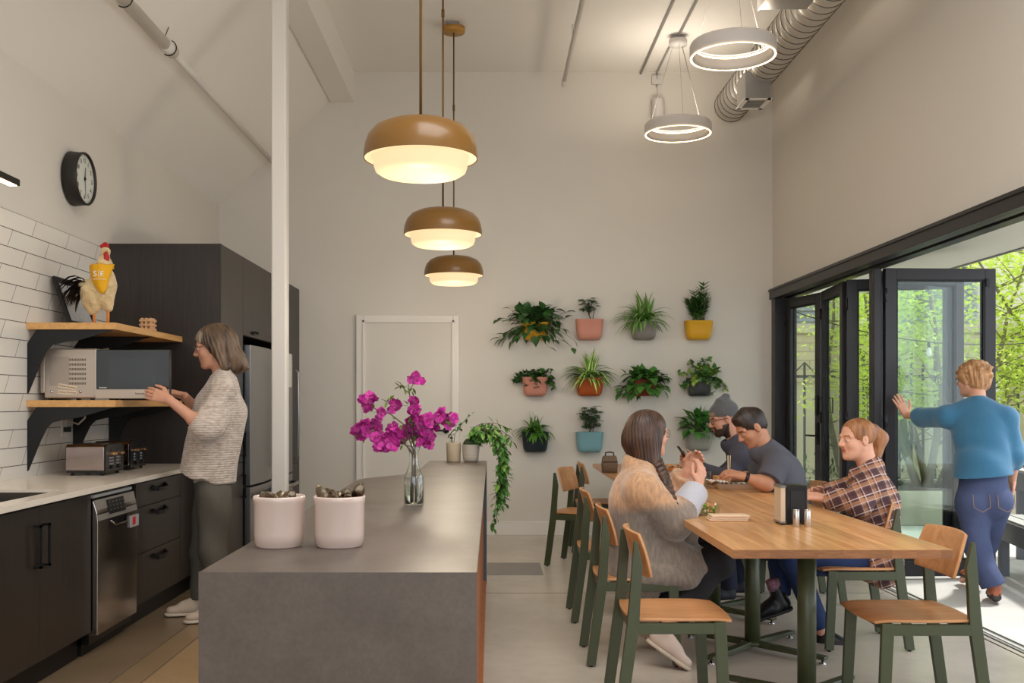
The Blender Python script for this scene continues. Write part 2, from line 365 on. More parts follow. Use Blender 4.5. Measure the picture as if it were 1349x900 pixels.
mb = MB().box(2.90, 2.955, 7.71, 7.765, 0.02, 2.355).box(2.90, 2.955, 7.655, 7.70, 0.02, 2.355)
struct(mb.build('trim_7', FRAME, bevel=0.004))       # stacked hinge stiles at the track

# ------------------------------------------------------------------ tiled splashback
def tile_mat():
    m = bpy.data.materials.new('white_slanted_tile'); m.use_nodes = True; nt = m.node_tree; b = nt.nodes['Principled BSDF']; L = nt.links.new
    tc = nd(nt, 'ShaderNodeTexCoord'); sp = nd(nt, 'ShaderNodeSeparateXYZ'); L(tc.outputs['Object'], sp.inputs[0])
    mu = nd(nt, 'ShaderNodeMath', operation='MULTIPLY_ADD'); L(sp.outputs[2], mu.inputs[0]); mu.inputs[1].default_value = -0.62; 
    L(sp.outputs[1], mu.inputs[2])
    z = nd(nt, 'ShaderNodeMath', operation='ADD'); L(sp.outputs[2], z.inputs[0]); z.inputs[1].default_value = 0.104*40-2.43
    y = nd(nt, 'ShaderNodeMath', operation='ADD'); L(mu.outputs[0], y.inputs[0]); y.inputs[1].default_value = 0.18
    cb = nd(nt, 'ShaderNodeCombineXYZ'); L(y.outputs[0], cb.inputs[0]); L(z.outputs[0], cb.inputs[1])
    br = nd(nt, 'ShaderNodeTexBrick'); br.offset = 0.5
    for k, v in (('Scale', 1.0), ('Mortar Size', 0.0022), ('Mortar Smooth', 0.1), ('Bias', 0.0), ('Brick Width', 0.475), ('Row Height', 0.104)): br.inputs[k].default_value = v
    br.inputs['Color1'].default_value = (*lin((226, 222, 214)), 1); br.inputs['Color2'].default_value = (*lin((220, 215, 207)), 1); br.inputs['Mortar'].default_value = (*lin((78, 72, 66)), 1)
    L(cb.outputs[0], br.inputs['Vector']); L(br.outputs['Color'], b.inputs['Base Color']); b.inputs['Roughness'].default_value = 0.25
    iv = nd(nt, 'ShaderNodeMath', operation='SUBTRACT'); iv.inputs[0].default_value = 1; L(br.outputs['Fac'], iv.inputs[1])
    bu = nd(nt, 'ShaderNodeBump'); bu.inputs['Strength'].default_value = 0.4; bu.inputs['Distance'].default_value = 0.002; L(iv.outputs[0], bu.inputs['Height']); L(bu.outputs[0], b.inputs['Normal'])
    return m
ts = MB().box(XL, XL+0.01, 1.0, 7.228, 0.90, 2.43).build('tile_splashback', tile_mat(), wl_, world=False)

# ------------------------------------------------------------------ kitchen run (left wall)
CF = -2.10
STONE_W = M('white_quartz', (226, 216, 202), 0.18, var=0.02, vscale=6)
# base cabinets
def handle_bar(mb, x, y, z0, z1):      # square bow handle standing out +x
    mb.box(x, x+0.035, y-0.006, y+0.006, z1-0.012, z1).box(x, x+0.035, y-0.006, y+0.006, z0, z0+0.012).box(x+0.025, x+0.035, y-0.006, y+0.006, z0, z1)
    return mb
def base_cab(y0, y1, label, doors, name='sink_cabinet'):
    t = thing(name, label, 'cabinet', (CF-0.3, (y0+y1)/2, 0))
    MB().box(XL+0.012, CF-0.02, y0+0.002, y1-0.002, 0.13, 0.61).box(XL+0.012, CF-0.02, y0+0.002, y0+0.02, 0.61, 0.858).box(XL+0.012, CF-0.02, y1-0.02, y1-0.002, 0.61, 0.858).box(CF-0.038, CF-0.02, y0+0.02, y1-0.02, 0.61, 0.858).build('body', DKWOOD, t)
    box1('kick_board', XL+0.012, CF-0.07, y0+0.002, y1-0.002, 0.0, 0.13, BLACK, t)
    for (a, b_, hs) in doors:
        d = box1('door', CF-0.02, CF, a+0.0015, b_-0.0015, 0.135, 0.855, DKWOOD, t, bevel=0.001)
        hy = b_-0.045 if hs > 0 else a+0.045
        handle_bar(MB(), CF, hy, 0.575, 0.775).build('handle', BLACK, d)
    return t
base_cab(2.85, 4.07, 'dark wooden base cabinet nearest the camera, left of the sink cabinet', [(2.85, 3.46, 1), (3.46, 4.07, -1)], 'base_cabinet')
base_cab(4.07, 5.288, 'dark wooden two-door cabinet under the sink with square black bow handles', [(4.07, 4.68, 1), (4.68, 5.288, -1)])
t = thing('drawer_cabinet', 'dark wooden three-drawer cabinet right of the dishwasher', 'cabinet', (CF-0.3, 6.4, 0))
box1('body', XL+0.012, CF-0.02, 5.952, 7.226, 0.13, 0.858, DKWOOD, t); box1('kick_board', XL+0.012, CF-0.07, 5.952, 7.226, 0, 0.13, BLACK, t)
for z0, z1 in ((0.135, 0.430), (0.434, 0.710), (0.714, 0.855)):
    d = box1('drawer', CF-0.02, CF, 5.955, 6.80, z0, z1, DKWOOD, t, bevel=0.001)
    mb = MB(); hz = z1-0.055
    pts = [(CF+0.001, 6.36-0.115, hz+0.018), (CF+0.028, 6.36-0.09, hz), (CF+0.034, 6.36, hz-0.003), (CF+0.028, 6.36+0.09, hz), (CF+0.001, 6.36+0.115, hz+0.018)]
    for i in range(4): mb.bar(pts[i], pts[i+1], 0.012, 0.022)
    mb.build('pull', BLACK, d)
box1('filler_panel', CF-0.02, CF, 6.804, 7.226, 0.135, 0.855, DKWOOD, t)
# dishwasher
t = thing('dishwasher', 'stainless steel dishwasher with black control display and small red magnet', 'dishwasher', (CF, 5.6, 0))
box1('body', XL+0.05, CF-0.02, 5.31, 5.93, 0.06, 0.84, BLKPL, t)
box1('kick_board', CF-0.10, CF-0.06, 5.31, 5.93, 0.0, 0.1, BLACK, t)
y0, y1 = 5.30, 5.885
prof = [(CF-0.02, 0.115), (CF+0.03, 0.115), (CF+0.033, 0.70), (CF+0.028, 0.755), (CF+0.008, 0.822), (CF-0.02, 0.825)]
MB().prism(prof, lambda a, b, q: (a, q, b), y0, y1).build('door', M('dishwasher_steel', (170, 160, 152), 0.2, 1.0), t, bevel=0.004)
box1('top_strip', CF-0.03, CF+0.012, y0-0.01, y1-0.03, 0.836, 0.852, M('pale_strip', (196, 200, 206), 0.35, 0.4), t)
pn = MB(); pn.prism([(CF+0.0335, 0.715), (CF+0.0355, 0.715), (CF+0.012, 0.823), (CF+0.009, 0.823)], lambda a, b, q: (a, q, b), y0+0.002, y1-0.002)
pnl = pn.build('control_panel', M('matte_silver', (176, 172, 167), 0.35, 0.7), t)
mb = MB().prism([(CF+0.034, 0.735), (CF+0.0368, 0.735), (CF+0.0195, 0.812), (CF+0.016, 0.812)], lambda a, b, q: (a, q, b), 5.455, 5.70); dsp = mb.build('display', BLKPL, pnl)
mb = MB()
random.seed(3)
for k in range(5):
    for j in range(3):
        yy = 5.475+k*0.05; zz = 0.795-j*0.02; xx = CF+0.0368-(zz-0.735)*0.2234
        mb.box(xx+0.0005, xx+0.0016, yy, yy+0.013, zz, zz+0.004)
mb.build('symbols', M('display_symbol', (150, 150, 150), 0.5), dsp)
mb = MB().prism([(CF+0.030, 0.655), (CF+0.0345, 0.655), (CF+0.0345, 0.712), (CF+0.033, 0.712)], lambda a, b, q: (a, q, b), 5.45, 5.72); mb.build('grip_recess', BLKPL, t)
MB().tube([(CF+0.036, 5.46, 0.70), (CF+0.05, 5.50, 0.672), (CF+0.05, 5.66, 0.672), (CF+0.036, 5.70, 0.70)], 0.006, 8).build('handle', STEELD, t)
mg = thing('door_magnet', 'small grey and red magnet stuck on the dishwasher door', 'magnet', (CF+0.034, 5.82, 0.66))
box1('magnet_plate', CF+0.0345, CF+0.042, 5.755, 5.885, 0.625, 0.69, M('magnet_grey', (170, 168, 172), 0.4), mg)
box1('red_field', CF+0.0421, CF+0.0428, 5.785, 5.83, 0.637, 0.682, M('magnet_red', (205, 30, 40), 0.4), mg)
# quartz worktop with the sink cut-out
CE = -2.055
mb = MB()
sx0, sx1, sy0, sy1 = -2.62, -2.16, 3.3, 5.09
mb.box(XL+0.01, CE, sy1, 7.228, 0.872, 0.90).box(XL+0.01, CE, 1.0, sy0, 0.872, 0.90).box(XL+0.01, sx0, sy0, sy1, 0.872, 0.90).box(sx1, CE, sy0, sy1, 0.872, 0.90)
wk = mb.build('kitchen_worktop', STONE_W); tag(wk, 'long white quartz worktop running along the tiled wall', 'worktop')
mb = MB().box(sx0, sx1, sy0, sy1, 0.62, 0.625).box(sx0, sx0+0.004, sy0, sy1, 0.62, 0.885).box(sx1-0.004, sx1, sy0, sy1, 0.62, 0.885).box(sx0, sx1, sy0, sy0+0.004, 0.62, 0.885).box(sx0, sx1, sy1-0.004, sy1, 0.62, 0.885)
sk = mb.build('sink_basin', M('sink_steel', (120, 112, 105), 0.3, 1.0)); tag(sk, 'undermounted steel sink basin set into the white worktop', 'sink')
t = MB().lathe([(0.0, 0), (0.018, 0), (0.018, 0.006), (0.012, 0.012), (0, 0.012)], (-2.68, 5.0, 0.90), 20).build('air_gap_cap', CHROME); tag(t, 'small round chrome cap on the worktop behind the sink', 'cap')
# tall units
TX = -1.94; TZ = 2.476
t = thing('tall_pantry_cabinet', 'dark wooden tall pantry cabinet with a broad plain side, left of the fridge', 'cabinet', (TX-0.4, 7.55, 0))
box1('side_panel', XL+0.002, TX+0.0, 7.23, 7.255, 0, TZ, DKWOOD, t)
box1('body', XL+0.002, TX-0.02, 7.256, 7.868, 0.10, TZ, DKWOOD, t)
d = box1('door', TX-0.02, TX, 7.258, 7.866, 0.875, TZ-0.002, DKWOOD, t, bevel=0.001); handle_bar(MB(), TX, 7.83, 0.92, 1.10).build('handle', BLACK, d)
d = box1('door', TX-0.02, TX, 7.258, 7.866, 0.11, 0.87, DKWOOD, t, bevel=0.001); handle_bar(MB(), TX, 7.83, 0.60, 0.78).build('handle', BLACK, d)
t = thing('overhead_cabinet', 'dark wooden cabinet above the nearer fridge', 'cabinet', (TX-0.4, 8.3, 1.863))
box1('body', XL+0.002, TX-0.02, 7.872, 8.79, 1.863, TZ, DKWOOD, t)
for a, b_ in ((7.872, 8.67), (8.672, 8.79)):
    d = box1('door', TX-0.02, TX, a+0.001, b_, 1.865, TZ-0.002, DKWOOD, t, bevel=0.001)
    if a < 8: MB().box(TX, TX+0.02, 8.16, 8.32, 1.90, 1.912).box(TX+0.014, TX+0.02, 8.16, 8.32, 1.89, 1.912).build('pull', BLACK, d)
t = thing('overhead_cabinet', 'dark wooden cabinet above the farther fridge behind the column', 'cabinet', (TX-0.4, 9.2, 1.863))
box1('body', XL+0.002, TX-0.02, 8.792, 9.63, 1.863, TZ, DKWOOD, t); box1('door', TX-0.02, TX, 8.793, 9.628, 1.865, TZ-0.002, DKWOOD, t, bevel=0.001)
t = thing('tall_end_cabinet', 'dark wooden tall cabinet against the back wall, right of the white column', 'cabinet', (TX-0.4, 9.9, 0))
box1('body', XL+0.002, TX-0.02, 9.634, 10.17, 0.0, TZ, DKWOOD, t)
box1('door', TX-0.02, TX, 9.636, 10.168, 0.745, TZ-0.002, DKWOOD, t, bevel=0.001); box1('door', TX-0.02, TX, 9.636, 10.168, 0.02, 0.74, DKWOOD, t, bevel=0.001)
FRST = M('fridge_steel', (150, 150, 152), 0.32, 1.0, var=0.04, vscale=2, vstretch=(1, 30, 1))
def fridge(y0, y1, label, grp=None):
    t = thing('refrigerator', label, 'refrigerator', (TX-0.4, (y0+y1)/2, 0), group=grp)
    box1('body', XL+0.05, TX-0.01, y0, y1, 0.02, 1.79, M('fridge_black_side', (22, 22, 24), 0.5), t)
    def bow(z0, z1, nm):
        n = 12; poly = [(TX-0.01, y1-0.003)]+[]
        pl = [(TX-0.005, y0+0.003)]
        for i in range(n+1):
            u = i/n; yy = y0+0.003+(y1-y0-0.006)*u; pl.append((TX+0.045+0.022*math.sin(PI*u)*1.0, yy))
        pl.append((TX-0.005, y1-0.003))
        return MB().prism(pl, lambda a, b, q: (a, b, q), z0, z1).build(nm, FRST, t, bevel=0.004)
    d = bow(0.685, 1.79, 'door')
    MB().tube([(TX+0.075, y1-0.09, 0.80), (TX+0.115, y1-0.09, 0.84), (TX+0.12, y1-0.09, 1.2), (TX+0.115, y1-0.09, 1.62), (TX+0.075, y1-0.09, 1.66)], 0.011, 10).build('handle', FRST, d)
    z = bow(0.06, 0.67, 'freezer_drawer')
    MB().tube([(TX+0.06, y0+0.10, 0.59), (TX+0.12, y0+0.12, 0.59), (TX+0.135, (y0+y1)/2, 0.59), (TX+0.12, y1-0.12, 0.59), (TX+0.06, y1-0.10, 0.59)], 0.017, 10).build('handle', STEEL, z)
    return t
fridge(7.915, 8.76, 'stainless steel bottom-freezer fridge left of the white column')
fridge(8.81, 9.60, 'stainless steel fridge mostly hidden behind the white column')
o = box1('paper_notice', TX+0.062, TX+0.066, 9.26, 9.46, 1.48, 1.85-0.06, M('notice_paper', (214, 212, 206), 0.7)); tag(o, 'white paper notice stuck on the fridge behind the column', 'paper')

# ------------------------------------------------------------------ wooden wall shelves with black brackets
def shelf(zt, label):
    t = thing('wall_shelf', label, 'shelf', (XL+0.01, 6.6, zt-0.04), group='wooden wall shelves')
    box1('board', XL+0.012, -2.215, 5.94, 7.226, zt-0.04, zt, SHELFW, t, bevel=0.001)
    px = [(32.4, 452.4), (48, 434.2), (151, 434.2), (103, 448.5), (84, 451), (69, 454.5), (61.5, 462), (54, 477), (37.5, 517.5), (32.8, 519)]
    prof = [((x-VX)*5.95/FOC, H-(y-VY)*5.95/FOC-1.769+zt-0.04) for x, y in px]
    prof = [(max(a, XL+0.011), min(b, zt-0.04)) for a, b in prof]
    for yb in (5.95, 6.60, 7.215):
        MB().prism(prof, lambda a, b, q: (a, q, b), yb, yb+0.008).build('bracket', BLACK, t)
    return t
shelf(1.809, 'upper oak wall shelf on black curved brackets, carrying the rooster')
shelf(1.352, 'lower oak wall shelf on black curved brackets, carrying the microwave')

# ------------------------------------------------------------------ grey island
def stone_mat():
    m = bpy.data.materials.new('grey_brown_stone'); m.use_nodes = True; nt = m.node_tree; b = nt.nodes['Principled BSDF']; L = nt.links.new
    tc = nd(nt, 'ShaderNodeTexCoord'); n1 = nd(nt, 'ShaderNodeTexNoise', _Scale=3.0, _Detail=8.0, _Roughness=0.65); L(tc.outputs['Object'], n1.inputs['Vector'])
    n2 = nd(nt, 'ShaderNodeTexNoise', _Scale=90.0, _Detail=3.0); L(tc.outputs['Object'], n2.inputs['Vector'])
    cr = nd(nt, 'ShaderNodeValToRGB'); cr.color_ramp.elements[0].color = (*lin((80, 70, 63)), 1); cr.color_ramp.elements[1].color = (*lin((98, 87, 79)), 1); cr.color_ramp.elements[0].position = 0.35; cr.color_ramp.elements[1].position = 0.65
    L(n1.outputs[0], cr.inputs[0]); mr = nd(nt, 'ShaderNodeMapRange'); mr.inputs['From Min'].default_value = 0.3; mr.inputs['From Max'].default_value = 0.75; mr.inputs['To Min'].default_value = 0.92; mr.inputs['To Max'].default_value = 1.12
    L(n2.outputs[0], mr.inputs[0]); hs = nd(nt, 'ShaderNodeHueSaturation'); L(cr.outputs[0], hs.inputs['Color']); L(mr.outputs[0], hs.inputs['Value']); L(hs.outputs[0], b.inputs['Base Color'])
    b.inputs['Roughness'].default_value = 0.4
    return m
STONE = stone_mat()
IX0, IX1, IY0, IY1, IZ = -0.741, -0.038, 2.55, 7.43, 0.91
t = thing('kitchen_island', 'long grey-brown stone island in the foreground with orange wooden slat side', 'island', (-0.39, 5, 0))
outline = [(IX0, IY0), (IX1, IY0), (IX1, IY1), (-0.458, IY1), (-0.462, 6.62), (-0.52, 6.02), (-0.723, 5.69), (IX0, 5.60)]
MB().prism(outline, lambda a, b, q: (a, b, q), IZ-0.02, IZ).box(IX0, IX1, IY0, IY0+0.02, 0, IZ-0.02).build('waterfall_top', STONE, t)
box1('end_slab', -0.458, IX1, IY1-0.02, IY1, 0, IZ-0.0205, M('grey_blue_end', (92, 96, 104), 0.5), t)
mb = MB().box(IX0+0.02, IX1-0.10, IY0+0.02, 5.62, 0.0, IZ-0.0205).box(-0.45, IX1-0.10, 5.62, IY1-0.02, 0.0, IZ-0.0205); mb.build('body', DKWOOD, t)
box1('slat_backing', IX1-0.10, IX1-0.035, IY0+0.02, IY1-0.02, 0.0, IZ-0.0205, M('dark_backing', (60, 36, 24), 0.7), t)
yy = IY0+0.03
for k in range(26):
    box1('slat', IX1-0.035, IX1-0.024, yy, yy+0.10, 0.03, IZ-0.022, SLATW, t); yy += 0.188
box1('slat_rail', IX1-0.035, IX1-0.004, IY0+0.02, IY1-0.02, 0.0, 0.03, SLATW, t)

sk_ = thing('added_skylight', None, None, (0.9, 2.6, ZC), kind='structure')  # made-up skylight surround for the added overhead fill light
mb = MB()
for x0, x1, y0, y1 in ((-0.45, 2.25, 1.25, 1.30), (-0.45, 2.25, 3.90, 3.95), (-0.45, -0.40, 1.25, 3.95), (2.20, 2.25, 1.25, 3.95)): mb.box(x0, x1, y0, y1, ZC-0.04, ZC)
mb.build('added_skylight_frame', WHITE, sk_)
# ------------------------------------------------------------------ dining tables
TABX0, TABX1 = 0.965, 1.845
def dining_table(yc, label):
    t = thing('dining_table', label, 'table', (1.405, yc, 0), group='oak dining tables in a row')
    mb = MB().box(-0.44, 0.44, -0.4685, 0.4685, 0.714, 0.75); mb.m[2] = mb.m[3] = 1
    mb.build('tabletop', [OAK, wood('oak_end_grain', (124, 78, 44), (158, 106, 64), 0.5, stretch=(1, 1, 20), scale=14, plank=(0, 0.098))], t, world=False, bevel=0.002)
    MB().lathe([(0.041, 0.045), (0.041, 0.70)], (0, 0, 0), 28).build('column', GREEN, t, world=False)
    MB().box(-0.2, 0.2, -0.2, 0.2, 0.70, 0.7135).build('mounting_plate', GREEN, t, world=False)
    MB().lathe([(0.06, 0.035), (0.06, 0.05), (0.043, 0.056)], (0, 0, 0), 24).build('hub', GREEN, t, world=False)
    for sx, sy in ((1, 1), (1, -1), (-1, 1), (-1, -1)):
        a = Vector((sx*0.03, sy*0.03, 0.042)); b = Vector((sx*0.30, sy*0.30, 0.034))
        f = MB().bar(a, b, 0.045, 0.03, w2=0.05, t2=0.018).build('foot', GREEN, t, world=False, bevel=0.003)
        MB().lathe([(0.019, 0.0), (0.019, 0.006), (0.006, 0.009), (0.006, 0.026)], (sx*0.285, sy*0.285, 0), 16).build('leveller', CHROME, f, world=False)
    return t
TL = ['oak dining table nearest the camera, carrying the napkin dispenser', 'second oak dining table of the row, carrying the salad box',
      'third oak dining table of the row, in front of the man in the grey polo', 'fourth oak dining table of the row, in front of the man in the beanie',
      'fifth oak dining table of the row, under the brown lunch bag', 'last oak dining table of the row, by the plant wall']
for i in range(6):
    if i == 0: tb0 = dining_table(4.505, TL[0])
    else: dup(tb0, (1.405, 4.505+0.94*i, 0), label=TL[i])

# ------------------------------------------------------------------ chairs (facing local +x)
def sqmap(u, v, a, b, c):
    return a*u*math.sqrt(max(0, 1-c*v*v)), b*v*math.sqrt(max(0, 1-c*u*u))
def make_chair(label):
    t = thing('dining_chair', label, 'chair', (0, 0, 0), group='plywood chairs with olive green frames')
    N = 16; vs = []; fs = []
    for i in range(N+1):
        for j in range(N+1):
            u = -1+2*i/N; v = -1+2*j/N
            x, y = sqmap(u, v, 0.222, 0.218, 0.13)
            z = 0.4475-0.012*(1-(y/0.218)**2)*max(0, 1-abs(x+0.03)/0.2)
            if x > 0.12: z -= 0.30*((x-0.12)**1.7)*1.6
            if x < -0.16: z += 0.2*(x+0.16)**2
            vs.append((x-0.005, y, z-0.006))
    for i in range(N):
        for j in range(N): k = i*(N+1)+j; fs.append((k, k+N+1, k+N+2, k+1))
    MB().add(vs, fs, 0, True).build('seat', PLY, t, world=False, solid=0.012, bevel=0.003)
    vs = []; fs = []
    for i in range(N+1):
        for j in range(N+1):
            u = -1+2*i/N; v = -1+2*j/N
            h, y = sqmap(u, v, 0.098, 0.205, 0.14)
            x = -0.172-0.028*(h/0.098)+0.85*y*y-0.012; z = 0.702+h
            vs.append((x, y, z))
    for i in range(N):
        for j in range(N): k = i*(N+1)+j; fs.append((k, k+1, k+N+2, k+N+1))
    MB().add(vs, fs, 0, True).build('backrest', PLY, t, world=False, solid=0.013, bevel=0.003)
    for s in (1, -1):
        y = s*0.213
        mb = MB(); yb = y*0.98
        w_ = 0.024
        mb.prism([(-0.287, 0.008), (-0.240, 0.008), (-0.182, 0.42), (-0.176, 0.56), (-0.168, 0.66), (-0.190, 0.765), (-0.204, 0.765), (-0.225, 0.50), (-0.233, 0.42)], lambda a, b, q: (a, q, b), yb-w_/2-0.002, yb+w_/2)
        l = mb.build('leg', GREEN, t, world=False, bevel=0.002)
        MB().lathe([(0.010, 0), (0.010, 0.01)], (-0.262, yb, 0), 12).build('glide', BLACK, l, world=False)
        mb = MB().bar((0.172, yb+s*0.004, 0.008), (0.152, yb, 0.432), w_, 0.045, up=(1, 0, 0), t2=0.05)
        l = mb.build('leg', GREEN, t, world=False, bevel=0.002)
        MB().lathe([(0.010, 0), (0.010, 0.01)], (0.172, yb+s*0.004, 0), 12).build('glide', BLACK, l, world=False)
        MB().box(-0.21, 0.135, yb-w_/2+0.001, yb+w_/2-0.001, 0.383, 0.428).build('side_rail', GREEN, t, world=False, bevel=0.002)
    MB().box(0.12, 0.145, -0.205, 0.205, 0.39, 0.425).build('cross_rail', GREEN, t, world=False)
    MB().box(-0.215, -0.19, -0.205, 0.205, 0.385, 0.422).build('cross_rail', GREEN, t, world=False)
    return t
CH = [
 (0.79, 4.38, 0, 'empty plywood chair nearest the camera on the left side of the tables'),
 (0.765, 5.32, 0, 'plywood chair on which the woman with the long brown braid sits'),
 (0.765, 6.33, 0, 'empty plywood chair directly behind the braided woman, left side of the tables'),
 (0.775, 8.34, math.radians(-23), 'empty plywood chair turned at an angle, leftmost near the plant wall'),
 (0.99, 9.16, 0, 'empty plywood chair closest to the plant wall, mostly behind the angled chair'),
 (1.775, 4.35, PI, 'empty plywood chair nearest the camera on the right side, by the folding doors'),
 (1.985, 5.64, PI, 'plywood chair on which the woman in the plaid shirt sits'),
 (2.06, 6.87, PI, 'plywood chair on which the man in the grey polo shirt sits'),
 (2.06, 7.86, PI, 'plywood chair on which the man in the grey beanie sits'),
]
ch0 = make_chair(CH[0][3])
for i, (x, y, rz, lb) in enumerate(CH):
    if i == 0: ch0.location = (x, y, 0)
    else: dup(ch0, (x, y, 0), rz, lb)

# ------------------------------------------------------------------ pendants over the island
OCHRE = M('ochre_enamel', (124, 86, 32), 0.36, coat=0.3)
DIFF = M('warm_glass_diffuser', (150, 138, 116), 0.5, emis=(255, 222, 170), es=0.92)
BRASS = M('brass_rod', (120, 90, 50), 0.35, 0.8)
def pendant(x, y, label):
    z = 2.450; R = 0.26
    t = thing('pendant_lamp', label, 'lamp', (x, y, 0), group='ochre dome pendants over the island')
    prof = [(R, z), (R*0.998, z+0.028), (R*0.975, z+0.064), (R*0.92, z+0.103), (R*0.80, z+0.138), (R*0.6, z+0.161), (R*0.35, z+0.173), (R*0.1, z+0.176), (0.006, z+0.176)]
    inner = [(0.006, z+0.168), (R*0.6, z+0.15), (R*0.9, z+0.094), (R*0.975, z+0.028), (R*0.985, z)]
    MB().lathe(prof+inner[0:], (x, y, 0), 56, caps=False).add([], []).build('dome_shade', OCHRE, t)
    mb = MB().lathe([(R*0.984, z+0.003), (R*0.85, z+0.006)], (x, y, 0), 56, caps=False)
    g = [(R*0.86, z+0.006), (R*0.825, z-0.01), (R*0.82, z-0.035), (R*0.79, z-0.058), (R*0.70, z-0.073), (R*0.4, z-0.079), (0.001, z-0.079)]
    mb.lathe(g, (x, y, 0), 56, caps=False).build('glass_diffuser', DIFF, t)
    MB().tube([(x, y, z+0.17), (x, y, 4.60)], 0.0065, 10).build('rod', BRASS, t)
    MB().tube([(x, y, 3.9), (x, y, 3.95)], 0.011, 10).build('rod_joint', BRASS, t)
    MB().lathe([(0.0, 4.585), (0.095, 4.585), (0.10, 4.60), (0.10, 4.63), (0, 4.63)], (x, y, 0), 32).build('ceiling_canopy', M('brass_canopy', (176, 130, 60), 0.4, 0.2), t)
    MB().box(x-0.05, x+0.05, y-0.05, y+0.05, 4.63, 4.669).build('junction_box', M('galvanised', (150, 150, 152), 0.4, 0.6), t)
    l = bpy.data.lights.new('pendant_glow', 'POINT'); l.energy = 15; l.color = (1, 0.86, 0.66); l.shadow_soft_size = 0.12
    o = bpy.data.objects.new('pendant_glow', l); COL.objects.link(o); o.parent = t; o.location = (0, 0, z-0.42)
    return t
pendant(-0.325, 4.61, 'largest-looking ochre dome pendant, nearest the camera, with frosted glass below')
pendant(-0.325, 6.71, 'middle ochre dome pendant of the three in a row')
pendant(-0.335, 8.87, 'smallest-looking ochre dome pendant, lowest in view and farthest away')

# ------------------------------------------------------------------ ring lamps
RINGW = M('ring_white', (205, 200, 196), 0.5)
LED = M('warm_led_strip', (255, 240, 214), 0.4, emis=(255, 222, 172), es=9.0)
def ring(x, y, label):
    z = 3.775; R = 0.30
    t = thing('ring_lamp', label, 'lamp', (x, y, 0), group='white ring pendants')
    mb = MB().lathe([(R-0.022, z+0.002), (R-0.006, z), (R, z+0.02), (R, z+0.085), (R-0.012, z+0.105), (R-0.035, z+0.105), (R-0.035, z+0.085)], (x, y, 0), 72, caps=False)
    mb.build('ring_body', RINGW, t)
    MB().lathe([(R-0.004, z-0.0015), (R-0.016, z+0.0005)], (x, y, 0), 72, caps=False).build('led_strip', LED, t)
    MB().lathe([(R-0.0165, z+0.001), (R-0.034, z+0.012), (R-0.0355, z+0.03), (R-0.036, z+0.075)], (x, y, 0), 72, caps=False).build('inner_band', RINGW, t)
    MB().lathe([(R-0.0365, z+0.075), (R-0.0365, z+0.085)], (x, y, 0), 72, caps=False).build('led_strip', LED, t)
    MB().lathe([(0, 4.58), (0.082, 4.58), (0.082, 4.63), (0, 4.63)], (x, y, 0), 32).build('ceiling_canopy', RINGW, t)
    for k in range(3):
        a = 0.5+2*PI*k/3
        MB().tube([(x+0.05*math.cos(a), y+0.05*math.sin(a), 4.58), (x+(R-0.02)*math.cos(a), y+(R-0.02)*math.sin(a), z+0.1)], 0.0018 if k else 0.004, 6).build('cable', M('cable_grey', (150, 146, 142), 0.5), t)
    l = bpy.data.lights.new('ring_added_fill', 'AREA'); l.shape = 'DISK'; l.size = 0.5; l.energy = 8; l.color = (1, 0.90, 0.76)  # fill added to brighten the ceiling, beyond the ring's own strips
    o = bpy.data.objects.new('ring_added_fill', l); COL.objects.link(o); o.parent = t; o.location = (0, 0, z+0.09); o.rotation_euler = (PI, 0, 0)
    MB().box(x-0.06, x+0.06, y-0.03, y+0.03, 4.63, 4.669).build('mounting_bracket', M('galvanised', (150, 150, 152), 0.4, 0.6), t)
ring(1.69, 9.17, 'white ring lamp farther away, lower in the picture')
ring(1.70, 7.12, 'white ring lamp nearer the camera, in front of the spiral duct')

# ------------------------------------------------------------------ pipes, duct, conduits, sensor
mb = MB().tube([(-2.17, YF, 3.72), (-2.17, 6.75, 3.72)], 0.038, 16).tube([(-2.17, 6.70, 3.72), (-2.17, 6.86, 3.72)], 0.046, 16).tube([(-2.17, 6.8, 3.72), (-2.17, YB-0.002, 3.72)], 0.022, 14)
p = mb.build('sprinkler_pipe', M('white_pipe', (214, 208, 200), 0.4)); tag(p, 'white sprinkler pipe running along the sloped ceiling on the left', 'pipe')
for yy in (5.95, 6.78):
    h_ = MB(); pts = []
    for k in range(15): a = PI*1.25-PI*1.5*k/14; pts.append((-2.17+0.052*math.cos(a-PI/2+0.2), yy, 3.72+0.052*math.sin(a-PI/2+0.2)))
    h_.tube(pts, 0.004, 6).tube([pts[0], (-2.17, yy, 3.86)], 0.003, 6); h_.build('pipe_hanger', M('hanger_black', (50, 50, 50), 0.5, 0.4), p, world=True)
mb = MB().tube([(0.712, YF, 4.50), (0.712, 9.9, 4.50)], 0.022, 12).tube([(0.712, 9.9, 4.50), (0.712, 9.96, 4.50), (0.712, 9.98, 4.46)], 0.026, 12).tube([(0.712, 8.9, 4.5), (0.712, 8.9, ZC)], 0.006, 8)
p = mb.build('ceiling_pipe', M('white_pipe', (214, 208, 200), 0.4)); tag(p, 'thin white pipe running along the flat ceiling toward the back wall', 'pipe')
cg = M('conduit_grey', (150, 147, 143), 0.4, 0.3)
p = MB().tube([(1.50, YF, 4.655), (1.50, YB-0.002, 4.655)], 0.011, 10).build('conduit', cg); tag(p, 'grey ceiling conduit, left one of the pair beside the ring lamps', 'conduit')
p = MB().tube([(1.69, YF, 4.655), (1.69, 9.1, 4.655)], 0.011, 10).tube([(1.66, 9.2, 4.655), (1.66, YB-0.03, 4.655), (1.66, YB-0.02, 4.52)], 0.009, 10).build('conduit', cg); tag(p, 'grey ceiling conduit leading to the canopy of the farther ring lamp', 'conduit')
t = thing('wall_sensor', 'small white round sensor unit with a junction box high on the back wall', 'sensor', (1.665, YB, 4.3))
